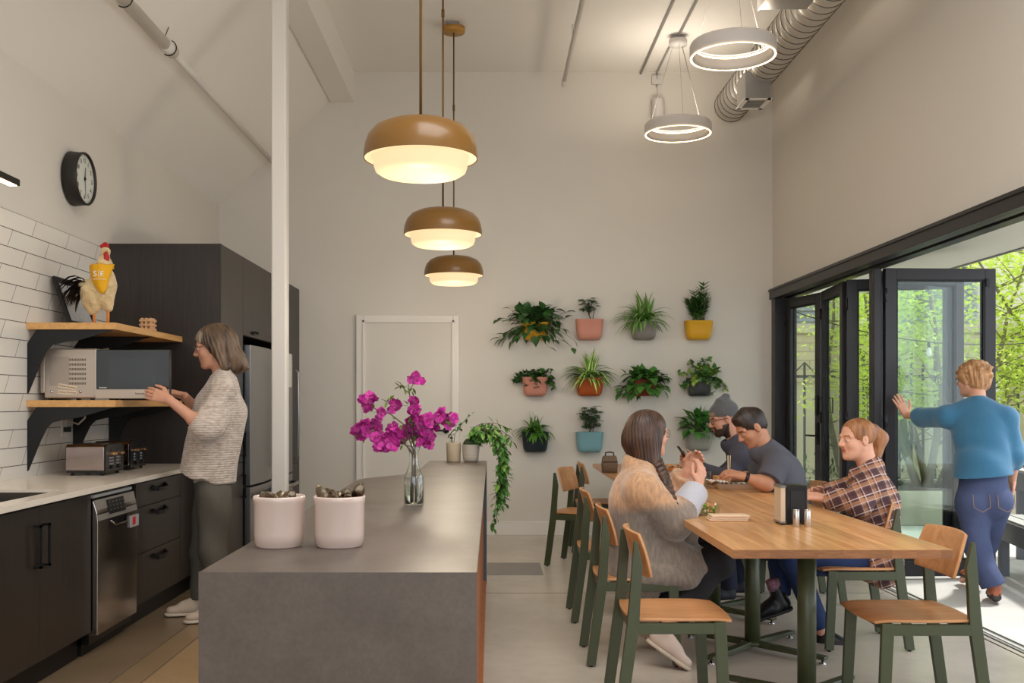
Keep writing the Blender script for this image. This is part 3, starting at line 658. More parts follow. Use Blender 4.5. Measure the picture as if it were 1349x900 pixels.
MB().lathe([(0.055, 4.18), (0.063, 4.20), (0.063, 4.36), (0.05, 4.38)], (1.665, YB-0.075, 0), 28).build('sensor_body', RINGW, t)
MB().box(1.61, 1.70, YB-0.03, YB-0.001, 4.54, 4.63).build('junction_box', RINGW, t)
MB().tube([(1.66, YB-0.02, 4.54), (1.67, YB-0.03, 4.45), (1.665, YB-0.075, 4.37)], 0.003, 6).build('cable', RINGW, t)
MB().box(1.60, 1.73, YB-0.012, YB-0.001, 4.36, 4.40).build('bracket', RINGW, t)
t = thing('spiral_duct', 'large galvanised spiral duct running under the ceiling at the right', 'duct', (2.35, 9.8, 4.25))
DUCT = bpy.data.materials.new('galvanised_duct'); DUCT.use_nodes = True; nt = DUCT.node_tree; b = nt.nodes['Principled BSDF']
b.inputs['Base Color'].default_value = (*lin((206, 200, 192)), 1); b.inputs['Metallic'].default_value = 0.85; b.inputs['Roughness'].default_value = 0.33
RD = 0.158; DX, DZ = 2.36, 4.27
prof = []; y = 9.86
vs_mb = MB(); rings = []
n = 40; ny = 0
yy = YF
while yy < 9.86: 
    for dy, rr in ((0, RD), (0.104, RD), (0.108, RD+0.006), (0.116, RD+0.006), (0.12, RD)):
        rings.append([(DX+rr*math.cos(2*PI*k/n), yy+dy+0.05*k/n*0, DZ+rr*math.sin(2*PI*k/n)) for k in range(n)])
    yy += 0.12
rings.append([(DX+RD*0.9*math.cos(2*PI*k/n), yy+0.02, DZ+RD*0.9*math.sin(2*PI*k/n)) for k in range(n)])
dt_ = vs_mb.loops(rings).build('duct_tube', [DUCT, M('duct_seam', (96, 92, 88), 0.5, 0.6)], t)
dt_.data.polygons.foreach_set('material_index', [1 if (i//n) % 5 in (1, 3) and i < (len(rings)-1)*n else 0 for i in range(len(dt_.data.polygons))])
for (x0, x1, y0, y1, z0, z1, nm) in ((2.19, 2.41, 8.72, 9.02, 3.965, 4.20, 0), (1.80, 2.12, 6.60, 6.80, 3.985, 4.30, 1)):
    bx = box1('air_outlet', x0, x1, y0, y1, z0, z1, M('galvanised_box', (165, 162, 158), 0.35, 0.7), t, bevel=0.002)
    if nm == 1: 
        box1('branch', 2.10, 2.24, 6.62, 6.78, 4.10, 4.28, DUCT, t)
        box1('grille_frame', x0-0.01, x0, y0-0.01, y1+0.01, z0-0.005, z1+0.01, WHITE, bx)
    else:
        mb = MB().box(x0-0.01, x0+0.03, y0-0.01, y1+0.01, z0-0.008, z0).box(x1-0.03, x1+0.01, y0-0.01, y1+0.01, z0-0.008, z0).box(x0, x1, y0-0.01, y0+0.03, z0-0.008, z0).box(x0, x1, y1-0.03, y1+0.01, z0-0.008, z0)
        mb.build('grille_frame', WHITE, bx)
        mb = MB()
        for k in range(8): mb.box(x0+0.03, x1-0.03, y0+0.04+k*0.03, y0+0.05+k*0.03, z0-0.005, z0+0.001)
        mb.build('grille', M('grille_grey', (140, 138, 134), 0.5), bx)
# ------------------------------------------------------------------ wall clock, linear light
t = thing('wall_clock', 'round wall clock with a deep black rim and pale dial on the left wall', 'clock', (XL, 6.60, 2.80))
cy, cz = 6.60, 2.80
mb = MB(); rings = []
for x, r in ((XL+0.001, 0.158), (XL+0.012, 0.176), (XL+0.07, 0.170), (XL+0.098, 0.172), (XL+0.103, 0.168), (XL+0.103, 0.160), (XL+0.088, 0.156)):
    rings.append([(x, cy+r*math.cos(2*PI*k/56), cz+r*math.sin(2*PI*k/56)) for k in range(56)])
mb.loops(rings, cap1=False).build('rim', M('clock_rim_brown_black', (36, 32, 29), 0.5), t)
mb = MB().loops([[(XL+0.086, cy+0.158*math.cos(2*PI*k/56), cz+0.158*math.sin(2*PI*k/56)) for k in range(56)]]*1, cap0=False, cap1=True, smooth=False)
fc = mb.build('dial', M('clock_dial', (206, 208, 200), 0.5), t)
INK = M('clock_ink', (60, 58, 56), 0.6)
for k in range(1, 13):
    a = PI/2-2*PI*k/12; text('numeral', str(k), 0.042, INK, fc, (XL+0.0872, cy+0.118*math.cos(a), cz+0.118*math.sin(a)), (0, 1, 0), (0, 0, 1))
mb = MB()
for k in range(60):
    a = 2*PI*k/60; c_, s_ = math.cos(a), math.sin(a); mb.bar((XL+0.0868, cy+0.143*c_, cz+0.143*s_), (XL+0.0868, cy+0.150*c_, cz+0.150*s_), 0.0015 if k % 5 else 0.004, 0.0006, up=(1, 0, 0))
mb.build('minute_marks', INK, fc)
for nm, a, ln, w_ in (('hour_hand', math.radians(82), 0.075, 0.012), ('minute_hand', math.radians(-84), 0.12, 0.006)):
    MB().bar((XL+0.091, cy-0.02*math.cos(a), cz-0.02*math.sin(a)), (XL+0.091, cy+ln*math.cos(a), cz+ln*math.sin(a)), w_, 0.002, up=(1, 0, 0), w2=w_*0.4).tube([(XL+0.088, cy, cz), (XL+0.095, cy, cz)], 0.010, 16).build(nm, M('clock_hand', (70, 72, 74), 0.5), t)
t = thing('linear_wall_light', 'slim black linear light above the tiles at the left edge', 'light', (-2.62, 5, 2.53))
box1('housing', -2.64, -2.58, 3.3, 5.52, 2.522, 2.556, BLACK, t); box1('arm', XL, -2.62, 4.2, 4.24, 2.53, 2.55, BLACK, t); box1('arm', XL, -2.62, 5.2, 5.24, 2.53, 2.55, BLACK, t)
box1('led_strip', -2.63, -2.59, 3.32, 5.505, 2.5185, 2.5225, M('linear_led', (255, 235, 200), 0.4, emis=(255, 214, 158), es=9.0), t)

# ------------------------------------------------------------------ microwave, toasters, things on the shelves
t = thing('microwave', 'silver microwave on the lower oak shelf with its dark glass door open', 'microwave', (-2.5, 6.2, 1.352))
MWS = M('microwave_silver', (188, 174, 160), 0.36, 0.55)
YM = 6.05
def XM(px, Y=YM): return (px-VX)*Y/FOC
def ZM(py, Y=YM): return H-(py-VY)*Y/FOC
zb, zt = 1.364, ZM(459)
mb = MB().box(XM(54)+0.02, XM(127), YM, YM+0.53, zb, zt)
body = mb.build('body', MWS, t, bevel=0.008)
box1('back_panel', XM(51), XM(57), YM+0.02, YM+0.51, zb+0.03, zt-0.03, MWS, t, bevel=0.006)
box1('recessed_panel', XM(65), XM(91), YM-0.0015, YM, ZM(508), ZM(470), M('microwave_silver_dull', (170, 158, 146), 0.45, 0.5), t)
mb = MB()
for r in range(6):
    for k in range(12):
        x = XM(91.6)+k*(XM(113)-XM(91.6))/11.5; z = ZM(472.5+r*6.25); mb.box(x, x+0.004, YM-0.0012, YM-0.0002, z-0.014, z)
mb.build('vent_slots', M('vent_dark', (66, 58, 52), 0.7), t)
for px in (67.5, 106):
    MB().lathe([(0.0, 0), (0.009, 0.001), (0.007, 0.004), (0, 0.006)], (0, 0, 0), 16).build('screw', CHROME, t, world=False).matrix_local = Matrix.Translation((XM(px)+2.5, YM-6.2, ZM(516)-1.352)) @ Matrix.Rotation(PI/2, 4, 'X')
STK = M('sticker_cream', (222, 204, 180), 0.6); TXT = M('sticker_text', (120, 100, 84), 0.6)
for py, tilt in ((509.5, -0.16), (517, -0.06)):
    c_ = Vector((XM(89), YM-0.002, ZM(py))); dx = Vector((math.cos(tilt), 0, math.sin(tilt)))
    s_ = MB().bar(c_-dx*0.056, c_+dx*0.056, 0.001, 0.024, up=(0, 0, 1)).build('sticker', STK, t)
    text('lettering', 'Dishes Running', 0.0165, TXT, s_, c_+Vector((0, -0.001, 0)), dx, (-math.sin(tilt), 0, math.cos(tilt)))
box1('cavity_opening', XM(127)-0.002, XM(127)+0.001, YM+0.05, YM+0.42, zb+0.03, zt-0.03, BLKPL, t)
dr_ = MB().box(XM(128), XM(224), YM-0.012, YM+0.028, ZM(525), ZM(461)).build('door', M('microwave_door_rim', (30, 33, 36), 0.25), t, bevel=0.004)
DG = M('microwave_door_glass', (38, 44, 49), 0.12, spec=0.8)
box1('door_glass', XM(128.5), XM(223.5), YM-0.0145, YM-0.012, ZM(512.5), ZM(461.6), DG, dr_)
box1('door_window', XM(144), XM(208), YM-0.0155, YM-0.0145, ZM(507.5), ZM(473.5), M('microwave_window', (38, 44, 50), 0.08, spec=0.9), dr_)
st = box1('silver_strip', XM(127.5), XM(224), YM-0.018, YM-0.012, ZM(525), ZM(513), MWS, dr_, bevel=0.001)
text('lettering', 'Panasonic', 0.014, M('ink_dark', (40, 36, 34), 0.5), st, (XM(185.5), YM-0.0185, ZM(518.8)), (1, 0, 0), (0, 0, 1))
text('lettering', 'Inverter', 0.014, M('ink_white', (230, 230, 230), 0.5), dr_, (XM(137), YM-0.015, ZM(510.7)), (1, 0, 0), (0, 0, 1))
MB().box(XM(60), XM(64), YM+0.03, YM+0.06, 1.352, zb).box(XM(116), XM(120), YM+0.03, YM+0.06, 1.352, zb).box(XM(60), XM(64), YM+0.45, YM+0.48, 1.352, zb).box(XM(116), XM(120), YM+0.45, YM+0.48, 1.352, zb).build('foot', BLKPL, t)
def toaster(x0, x1, y0, y1, label, cord=False):
    t = thing('toaster', label, 'toaster', ((x0+x1)/2, (y0+y1)/2, 0.90), group='polished four-slice toasters')
    z0, z1 = 0.918, 1.088
    TS = M('toaster_steel', (150, 136, 130), 0.1, 1.0)
    MB().prism([(y0, z0+0.012), (y0, z1-0.018), (y0+0.018, z1), (y1-0.018, z1), (y1, z1-0.018), (y1, z0+0.012)], lambda a, b, q: (q, a, b), x0, x1-0.012).build('shell', TS, t, bevel=0.004)
    MB().box(x0+0.004, x1-0.004, y0+0.004, y1-0.004, z0, z0+0.014).build('base', BLKPL, t)
    e = MB().prism([(y0+0.001, z0+0.010), (y0+0.001, z1-0.016), (y0+0.018, z1-0.001), (y1-0.018, z1-0.001), (y1-0.001, z1-0.016), (y1-0.001, z0+0.010)], lambda a, b, q: (q, a, b), x1-0.012, x1).build('control_end', M('toaster_end_dark', (36, 33, 33), 0.25, 0.3), t, bevel=0.002)
    for q in (0.3, 0.7):
        yc = y0+(y1-y0)*q
        l = MB().box(x1, x1+0.028, yc-0.028, yc+0.028, z1-0.066, z1-0.052).build('lever', M('lever_warm_chrome', (205, 160, 110), 0.2, 0.9), t, bevel=0.002)
        MB().box(x1, x1+0.002, yc-0.003, yc+0.003, z0+0.05, z1-0.02).build('lever_slot', BLKPL, t)
        mb = MB()
        for a in range(2):
            for c_ in range(3): mb.box(x1, x1+0.005, yc-0.02+a*0.026, yc-0.007+a*0.026, z0+0.045+c_*0.018, z0+0.055+c_*0.018)
        mb.build('button', CHROME, t)
        MB().tube([(x1, yc, z0+0.03), (x1+0.012, yc, z0+0.03)], 0.011, 16).build('browning_dial', BLKPL, t)
    mb = MB()
    for q in (0.17, 0.37, 0.63, 0.83): yc = y0+(y1-y0)*q; mb.box(x0+0.04, x1-0.05, yc-0.012, yc+0.012, z1-0.002, z1+0.0008)
    mb.build('bread_slots', BLKPL, t)
    for x in (x0+0.03, x1-0.03):
        for y in (y0+0.03, y1-0.03): MB().lathe([(0.011, 0.90), (0.009, 0.92)], (x, y, 0), 12).build('foot', BLKPL, t)
toaster(-2.548, -2.305, 6.03, 6.32, 'polished steel toaster in front, nearer the camera on the worktop')
toaster(-2.56, -2.325, 6.50, 6.80, 'polished steel toaster standing behind the other toaster')
t = thing('wall_outlet', 'white electric outlet with a plugged-in cord on the tiles under the shelf', 'outlet', (XL+0.01, 6.50, 1.2))
box1('cover_plate', XL+0.01, XL+0.017, 6.42, 6.50, 1.12, 1.26, WHITE, t); MB().box(XL+0.017, XL+0.05, 6.44, 6.48, 1.15, 1.18).build('plug', BLKPL, t)
MB().tube([(XL+0.04, 6.46, 1.22), (XL+0.12, 6.42, 1.20), (XL+0.17, 6.40, 1.24), (XL+0.18, 6.38, 1.30)], 0.006, 8).build('cord', M('cord_white', (200, 194, 186), 0.5), t)
# frame leaning behind the rooster
t = thing('picture_frame', 'black picture frame leaning against the tiles behind the rooster', 'picture frame', (-2.66, 6.5, 1.81))
def fp(y, q, off=0.0): return (-2.60-0.30*q+off, y, 1.8105+0.225*q*1.0)
mb = MB(); fy0, fy1 = 6.26, 6.66
mb.bar(fp(fy0, 0), fp(fy0, 1/2.4*2.3), 0.035, 0.018, up=(1, 0, 0)); mb.bar(fp(fy1, 0), fp(fy1, 0.96), 0.035, 0.018, up=(1, 0, 0))
mb = MB()
zf = 0.29
def FP(y, s, d=0): return (-2.61-0.10*s/zf+0.94*d, y, 1.8125+s+0.32*d)
for a, b_ in (((fy0, 0.0), (fy0, zf)), ((fy1, 0.0), (fy1, zf)), ((fy0-0.018, zf), (fy1+0.018, zf)), ((fy0-0.018, 0.017), (fy1+0.018, 0.017))):
    mb.bar(FP(*a), FP(*b_), 0.035, 0.02, up=(0.94, 0, 0.32))
mb.build('frame', BLACK, t)
pg = MB().add([FP(fy0, 0.02), FP(fy1, 0.02), FP(fy1, zf), FP(fy0, zf)], [(0, 1, 2, 3)]).build('print', M('print_paper', (176, 180, 184), 0.5, var=0.12, vscale=30), t)
# wooden puzzle
t = thing('wooden_puzzle', 'small pale wooden interlocking block puzzle on the upper shelf', 'puzzle', (-2.33, 6.75, 1.809))
PW = M('puzzle_birch', (214, 172, 130), 0.55); mb = MB(); s = 0.013
c0 = Vector((-2.31, 6.78, 1.8095+0.047))
for ax in range(3):
    for i in (-1.2, 0, 1.2):
        for j in (-1.2, 0, 1.2):
            h3 = [s*0.55]*3; h3[ax] = 0.047
            o3 = [0, 0, 0]; o3[(ax+1) % 3] = i*s*1.9; o3[(ax+2) % 3] = j*s*1.9
            q = c0+Vector(o3); mb.box(q.x-h3[0], q.x+h3[0], q.y-h3[1], q.y+h3[1], q.z-h3[2], q.z+h3[2])
mb.build('interlocking_sticks', PW, t, bevel=0.001)

# ------------------------------------------------------------------ crocks with cutlery
CROCK = M('glazed_pinkish_white', (210, 188, 177), 0.12, coat=0.5)
def crock(x, y, label):
    t = thing('utensil_crock', label, 'crock', (x, y, IZ), group='glazed utensil crocks')
    R = 0.077
    prof = [(R*0.86, 0.0), (R*0.90, 0.004), (R*0.90, 0.008), (R*0.95, 0.013), (R*0.965, 0.04), (R*0.975, 0.128), (R*1.0, 0.134), (R*1.005, 0.146), (R*0.985, 0.151), (R*0.93, 0.148), (R*0.91, 0.12), (R*0.91, 0.02), (0.001, 0.015)]
    MB().lathe(prof, (0, 0, 0), 64, caps=True).build('crock_body', CROCK, t, world=False)
    return t
crock(-0.636, 3.02, 'pinkish white glazed crock of cutlery, the left one on the island')
crock(-0.456, 3.02, 'pinkish white glazed crock of cutlery, the right one on the island')
CUT = M('warm_cutlery_steel', (112, 98, 82), 0.25, 1.0)
def spoon(base, tip, label, big=False):
    t = MB(); b_ = Vector(base); e = Vector(tip); d = (e-b_).normalized(); q = d.cross(Vector((0, 1, 0.2))).normalized(); nn = q.cross(d)
    t.bar(b_, e-d*0.05, 0.006, 0.003, up=nn, w2=0.004)
    rings = []
    for i in range(9):
        u = i/8; c_ = e-d*0.05+d*0.055*u; r = 0.0012+0.0165*max(0, math.sin(PI*min(1, 0.08+u*0.92)))**0.5
        rings.append([c_+q*(r*math.cos(2*PI*k/12))+nn*(0.0045*math.sin(PI*u)*math.sin(2*PI*k/12)-0.002*math.sin(PI*u)) for k in range(12)])
    t.loops(rings)
    o = t.build('spoon', CUT, None, loc=base); tag(o, label, 'spoon', 'spoons standing in the crocks'); return o
random.seed(11)
for cx, n_, nm, hl in ((-0.636, 7, 'left', 0.160), (-0.456, 14, 'right', 0.164)):
    for k in range(n_):
        a = 2*PI*k/n_+random.uniform(-.2, .2); rr = random.uniform(0.02, 0.058)
        z = IZ+hl+random.uniform(-0.012, 0.004)
        if nm == 'right' and k == 0: rr, a, z = 0.068, 0.1, IZ+0.182
        if nm == 'right' and k == 6: rr, a, z = 0.062, PI*1.05, IZ+0.178
        lb = 'steel spoon standing bowl-up in the %s crock' % nm
        if nm == 'right' and k == 0: lb = 'tallest steel spoon, leaning out at the right rim of the right crock'
        if nm == 'right' and k == 6: lb = 'tall steel spoon leaning out at the left rim of the right crock'
        spoon((cx+0.03*math.cos(a+2.6), 3.02+0.03*math.sin(a+2.6), IZ+0.02), (cx+rr*math.cos(a), 3.02+rr*math.sin(a), z), lb)
# ------------------------------------------------------------------ glass carafe vase
VXc, VYc = -0.326, 4.22
t = thing('glass_vase', 'clear glass carafe vase half full of water on the grey island', 'vase', (VXc, VYc, IZ))
S = 1.0
prof = [(0.0, 0.001), (0.040, 0.001), (0.042, 0.005), (0.0425, 0.09), (0.041, 0.118), (0.034, 0.136), (0.022, 0.165), (0.0185, 0.19), (0.021, 0.222), (0.030, 0.249), (0.0285, 0.2505), (0.019, 0.222), (0.0165, 0.19), (0.0198, 0.165), (0.0315, 0.136), (0.0385, 0.118), (0.040, 0.09), (0.0395, 0.008), (0.0, 0.007)]
MB().lathe(prof, (0, 0, 0), 48, caps=False).build('glass', thin_glass('vase_glass', (0.97, 0.985, 0.975), gl=1.6), t, world=False)
MB().lathe([(0, 0.0072), (0.0393, 0.0082), (0.0398, 0.09), (0.0383, 0.1175), (0.0, 0.1175)], (0, 0, 0), 48, caps=False).build('water', M('water', (250, 255, 252), 0.0, trans=1.0, ior=1.33), t, world=False)

# ------------------------------------------------------------------ things on the tables
TZT = 0.75
def at(px, py, z=TZT):        # point on a level surface
    Y = (H-z)*FOC/(py-VY); return Vector(((px-VX)*Y/FOC, Y, z))
t = thing('napkin_dispenser', 'black napkin dispenser standing on the nearest dining table', 'napkin dispenser', at(1047, 693))
q = at(1047, 692); x0, x1 = q.x-0.066, q.x+0.062
MB().box(x0+0.022, x1, q.y-0.0, q.y+0.12, TZT+0.008, TZT+0.19).build('housing', BLKPL, t, bevel=0.006)
MB().box(x0+0.045, x1-0.018, q.y-0.003, q.y, TZT+0.03, TZT+0.165).build('side_emboss', M('black_plastic_soft', (24, 24, 26), 0.45), t, bevel=0.002)
MB().box(x0, x0+0.022, q.y+0.004, q.y+0.116, TZT+0.016, TZT+0.178).build('napkins', M('napkin_kraft', (206, 186, 160), 0.8), t)
MB().box(x0-0.002, x0+0.024, q.y+0.0, q.y+0.12, TZT+0.178, TZT+0.19).box(x0-0.002, x0+0.024, q.y, q.y+0.12, TZT+0.008, TZT+0.017).build('face_plate', M('dispenser_silver', (140, 138, 134), 0.3, 0.8), t)
MB().box(x0+0.004, x0+0.02, q.y+0.01, q.y+0.03, TZT, TZT+0.01).box(x1-0.02, x1-0.004, q.y+0.01, q.y+0.03, TZT, TZT+0.01).box(x0+0.004, x0+0.02, q.y+0.09, q.y+0.11, TZT, TZT+0.01).box(x1-0.02, x1-0.004, q.y+0.09, q.y+0.11, TZT, TZT+0.01).build('foot', BLKPL, t)
for px, r_, lb in ((1049, 0.0155, 'steel shaker, left of the pair before the napkin dispenser'), (1063.5, 0.0155, 'steel shaker, right of the pair before the napkin dispenser')):
    q = at(px, 694.5); t = thing('shaker', lb, 'shaker', q, group='steel salt and pepper shakers')
    MB().lathe([(r_, 0), (r_, 0.078)], (0, 0, 0), 28).build('shaker_body', M('shaker_steel', (200, 196, 190), 0.25, 1.0), t, world=False, bevel=0.001)
    MB().lathe([(r_, 0.0785), (r_-0.001, 0.084), (0.0, 0.085)], (0, 0, 0), 28).build('shaker_cap', CHROME, t, world=False)
t = thing('napkin_stack', 'small flat stack of pale wooden trays lying on the nearest table', 'tray', at(960, 686.5), group=None)
for k in range(3):
    q = at(960, 687); MB().box(-0.098+k*0.006, 0.094+0.005*k, -0.012, 0.085, 0.001+k*0.0095, 0.009+k*0.0095).build('tray', M('birch_pale', (226, 196, 166), 0.6), t, world=False, bevel=0.003)
# salad box
q = at(931, 679); t = thing('salad_container', 'clear plastic salad container at the left edge of the second table', 'food container', q)
def rr_ring(w_, d_, z, r=0.02, n=5, c=(0, 0)):
    out = []
    for sx, sy, a0 in ((1, 1, 0), (-1, 1, PI/2), (-1, -1, PI), (1, -1, 1.5*PI)):
        for k in range(n): a = a0+PI/2*k/(n-1); out.append((c[0]+sx*(w_-r)+r*math.cos(a), c[1]+sy*(d_-r)+r*math.sin(a), z))
    return out
MB().loops([rr_ring(0.055, 0.045, 0.002), rr_ring(0.065, 0.055, 0.06), rr_ring(0.072, 0.062, 0.06), rr_ring(0.072, 0.062, 0.062)], cap1=False).build('tub', CLEARP, t, world=False)
random.seed(5)
fm = [M('lettuce', (110, 160, 50), 0.5, rnd=0.3), M('salmon_bits', (226, 140, 96), 0.5, rnd=0.2), M('cream_bits', (232, 210, 170), 0.5)]
mb = MB()
for k in range(90):
    c_ = Vector((random.uniform(-0.045, 0.045), random.uniform(-0.035, 0.035), random.uniform(0.012, 0.058))); r = random.uniform(0.006, 0.012); mi = random.choice([0, 0, 0, 1, 2])
    e = Euler((random.random()*6, random.random()*6, random.random()*6)).to_matrix()
    mb.add([c_+e@Vector(v)*r for v in ((1, 0, 0), (0, 1, 0), (-1, 0, 0), (0, -1, 0), (0, 0, .5), (0, 0, -.5))], [(0, 1, 4), (1, 2, 4), (2, 3, 4), (3, 0, 4), (1, 0, 5), (2, 1, 5), (3, 2, 5), (0, 3, 5)], mi)
o = mb.build('mixed_salad', fm, None, loc=tuple(q)); 
for v in o.data.vertices: v.co += Vector(q)
tag(o, 'green and salmon mixed salad filling the clear container', 'salad', kind='stuff')
# sushi tray
q = at(977, 645); t = thing('takeaway_tray', 'white plastic takeaway tray with a crumpled lid in front of the man in the polo', 'tray', q)
TRW = M('tray_white', (232, 224, 212), 0.4)
MB().loops([rr_ring(0.15, 0.075, 0.001, c=(0, 0.08)), rr_ring(0.165, 0.09, 0.035, c=(0, 0.08)), rr_ring(0.175, 0.10, 0.037, c=(0, 0.08)), rr_ring(0.16, 0.085, 0.033, c=(0, 0.08)), rr_ring(0.148, 0.073, 0.008, c=(0, 0.08))]).build('tray_base', TRW, t, world=False)
mb = MB(); n = 14; vs = []; fs = []
for i in range(n+1):
    for j in range(7): vs.append((-0.20+0.06*0+0.13*i/n-0.02, -0.02+0.028*j, 0.045+0.018*random.random()))
for i in range(n):
    for j in range(6): k = i*7+j; fs.append((k, k+7, k+8, k+1))
mb.add(vs, fs).build('crumpled_film', M('film_white', (236, 230, 222), 0.35), t, world=False, solid=0.001)
vs = []; fs = []
for i in range(8):
    for j in range(6): vs.append((0.10+0.018*i, 0.02+0.025*j, 0.042+0.022*random.random()+0.004*i))
for i in range(7):
    for j in range(5): k = i*6+j; fs.append((k, k+6, k+7, k+1))
MB().add(vs, fs).build('crumpled_wrap', M('film_white', (236, 230, 222), 0.35), t, world=False, solid=0.001)
for k in range(10):
    x = q.x-0.075+0.0355*(k % 5); y = q.y+0.05+0.05*(k//5)
    s_ = MB().lathe([(0.0155, 0.0), (0.0165, 0.004), (0.0165, 0.022), (0.0155, 0.026)], (0, 0, 0), 14).build('sushi_roll', M('nori', (34, 36, 30), 0.6), None, loc=(x, y, TZT+0.0095), world=False)
    for v in s_.data.vertices: v.co += Vector((x, y, TZT+0.0095))
    MB().lathe([(0.0125, 0.0), (0.012, 0.002), (0, 0.003)], (0, 0, 0.0262), 14).build('rice', M('rice', (236, 226, 206), 0.6), s_, world=False)
    tag(s_, 'small round sushi roll in the %s row of the white takeaway tray' % ('front', 'back')[k//5], 'sushi', 'sushi rolls in the tray')
# glasses, box, bag, fruit box
q = at(930, 642); t = MB().lathe([(0, 0.001), (0.031, 0.001), (0.036, 0.11), (0.0345, 0.11), (0.030, 0.008), (0, 0.008)], (0, 0, 0), 28, caps=False).build('drinking_glass', CLEARP, None, loc=tuple(q), world=False)
for v in t.data.vertices: v.co += q
tag(t, 'clear drinking glass standing left of the sushi tray', 'glass')
q = at(953, 640); t = box1('wooden_box', q.x-0.035, q.x+0.04, q.y+0.08, q.y+0.19, TZT+0.0005, TZT+0.06, M('box_wood', (205, 150, 90), 0.5), bevel=0.004); tag(t, 'small light wooden box on the table left of the sushi tray', 'box')
t = MB().box(q.x-0.09, q.x-0.02, q.y+0.02, q.y+0.15, TZT+0.0005, TZT+0.009).build('phone', BLKPL, bevel=0.003); tag(t, 'black phone lying on the table beside the wooden box', 'phone')
q = at(803, 623); t = thing('lunch_bag', 'brown fabric lunch bag with a dark handle on the table by the plant wall', 'bag', q)
BG = M('bag_brown', (112, 92, 74), 0.8, bump=0.2, bscale=90)
MB().loops([rr_ring(0.06, 0.05, 0.001, 0.015), rr_ring(0.066, 0.055, 0.07, 0.02), rr_ring(0.060, 0.046, 0.125, 0.02), rr_ring(0.052, 0.025, 0.142, 0.015)]).build('bag_body', BG, t, world=False)
MB().tube([(-0.035, 0, 0.14), (-0.033, 0, 0.168), (0, 0, 0.174), (0.033, 0, 0.168), (0.035, 0, 0.14)], 0.006, 8).build('handle', M('bag_handle', (50, 42, 38), 0.6), t, world=False)
MB().tube([(-0.062, -0.055, 0.095), (0.062, -0.055, 0.095)], 0.003, 6).build('zip', M('bag_handle', (50, 42, 38), 0.6), t, world=False)
q = at(886, 622); t = thing('fruit_container', 'clear plastic fruit box on the table behind the braided woman', 'food container', q)
MB().loops([rr_ring(0.085, 0.05, 0.001), rr_ring(0.10, 0.065, 0.05), rr_ring(0.105, 0.07, 0.052)], cap1=False).build('tub', CLEARP, t, world=False)
mb = MB()
for k in range(40):
    c_ = Vector((random.uniform(-0.075, 0.075), random.uniform(-0.04, 0.04), random.uniform(0.012, 0.06))); r = random.uniform(0.010, 0.016); mi = random.choice([0, 0, 1])
    e = Euler((random.random()*6, random.random()*6, random.random()*6)).to_matrix()
    mb.add([c_+e@Vector(v)*r for v in ((1, 0, 0), (0, 1, 0), (-1, 0, 0), (0, -1, 0), (0, 0, .8), (0, 0, -.8))], [(0, 1, 4), (1, 2, 4), (2, 3, 4), (3, 0, 4), (1, 0, 5), (2, 1, 5), (3, 2, 5), (0, 3, 5)], mi)
o = mb.build('cut_fruit', [M('orange_fruit', (226, 140, 50), 0.5, rnd=0.2), M('purple_fruit', (90, 80, 130), 0.5)], None, loc=tuple(q))
for v in o.data.vertices: v.co += Vector(q)
tag(o, 'orange and purple cut fruit in the clear box', 'fruit', kind='stuff')

# ------------------------------------------------------------------ outside
PAT = M('patio_concrete', (196, 194, 188), 0.75, var=0.05, vscale=3)
struct(box1('patio_floor', XR+0.02, 16, -6, 17, -0.14, -0.005, PAT))
mb = MB().box(XR+0.2, 16, 5.2, 5.215, -0.005, -0.003).box(5.1, 5.115, -6, 17, -0.005, -0.003); struct(mb.build('trim_8', M('patio_joint', (120, 118, 112), 0.8)))
sf = struct(box1('soffit', XR+0.2, 4.14, 0.5, 11.2, 2.55, 2.72, M('soffit_paint', (196, 192, 182), 0.6), world=False))
struct(box1('soffit_gutter', 4.14, 4.17, 0.5, 11.2, 2.54, 2.75, M('gutter', (120, 118, 112), 0.5)))
STUC = M('beige_stucco', (206, 196, 166), 0.9, var=0.05, vscale=3, bump=0.4, bscale=120)
t = thing('courtyard_wall', 'beige stucco courtyard wall with a brick coping beyond the glass doors', 'wall', (7, 14.2, 0), kind='structure')
box1('stucco_wall', 2.9, 16, 14.0, 14.3, -0.005, 2.30, STUC, t)
BR = bpy.data.materials.new('pale_brick'); BR.use_nodes = True; nt = BR.node_tree; b = nt.nodes['Principled BSDF']; br = nd(nt, 'ShaderNodeTexBrick')
tc = nd(nt, 'ShaderNodeTexCoord'); mp = nd(nt, 'ShaderNodeMapping'); mp.inputs['Rotation'].default_value = (PI/2, 0, 0); nt.links.new(tc.outputs['Object'], mp.inputs[0]); nt.links.new(mp.outputs[0], br.inputs['Vector'])
for k, v in (('Scale', 1.0), ('Brick Width', 0.4), ('Row Height', 0.12), ('Mortar Size', 0.008)): br.inputs[k].default_value = v
br.inputs['Color1'].default_value = (*lin((205, 192, 158)), 1); br.inputs['Color2'].default_value = (*lin((196, 182, 148)), 1); br.inputs['Mortar'].default_value = (*lin((168, 158, 134)), 1)
nt.links.new(br.outputs[0], b.inputs['Base Color']); b.inputs['Roughness'].default_value = 0.9
box1('brick_band', 2.9, 16, 13.97, 14.3, 1.62, 2.30, BR, t); box1('coping', 2.9, 16, 13.93, 14.35, 2.30, 2.42, M('coping_stone', (190, 178, 158), 0.8), t)
t = thing('neighbour_building', 'tall pale neighbouring building with louvred shutters beyond the courtyard wall', 'building', (9, 17, 0))
box1('facade', 2.5, 18, 16.5, 17.2, -0.1, 8.5, M('neighbour_render', (200, 194, 176), 0.9), t)
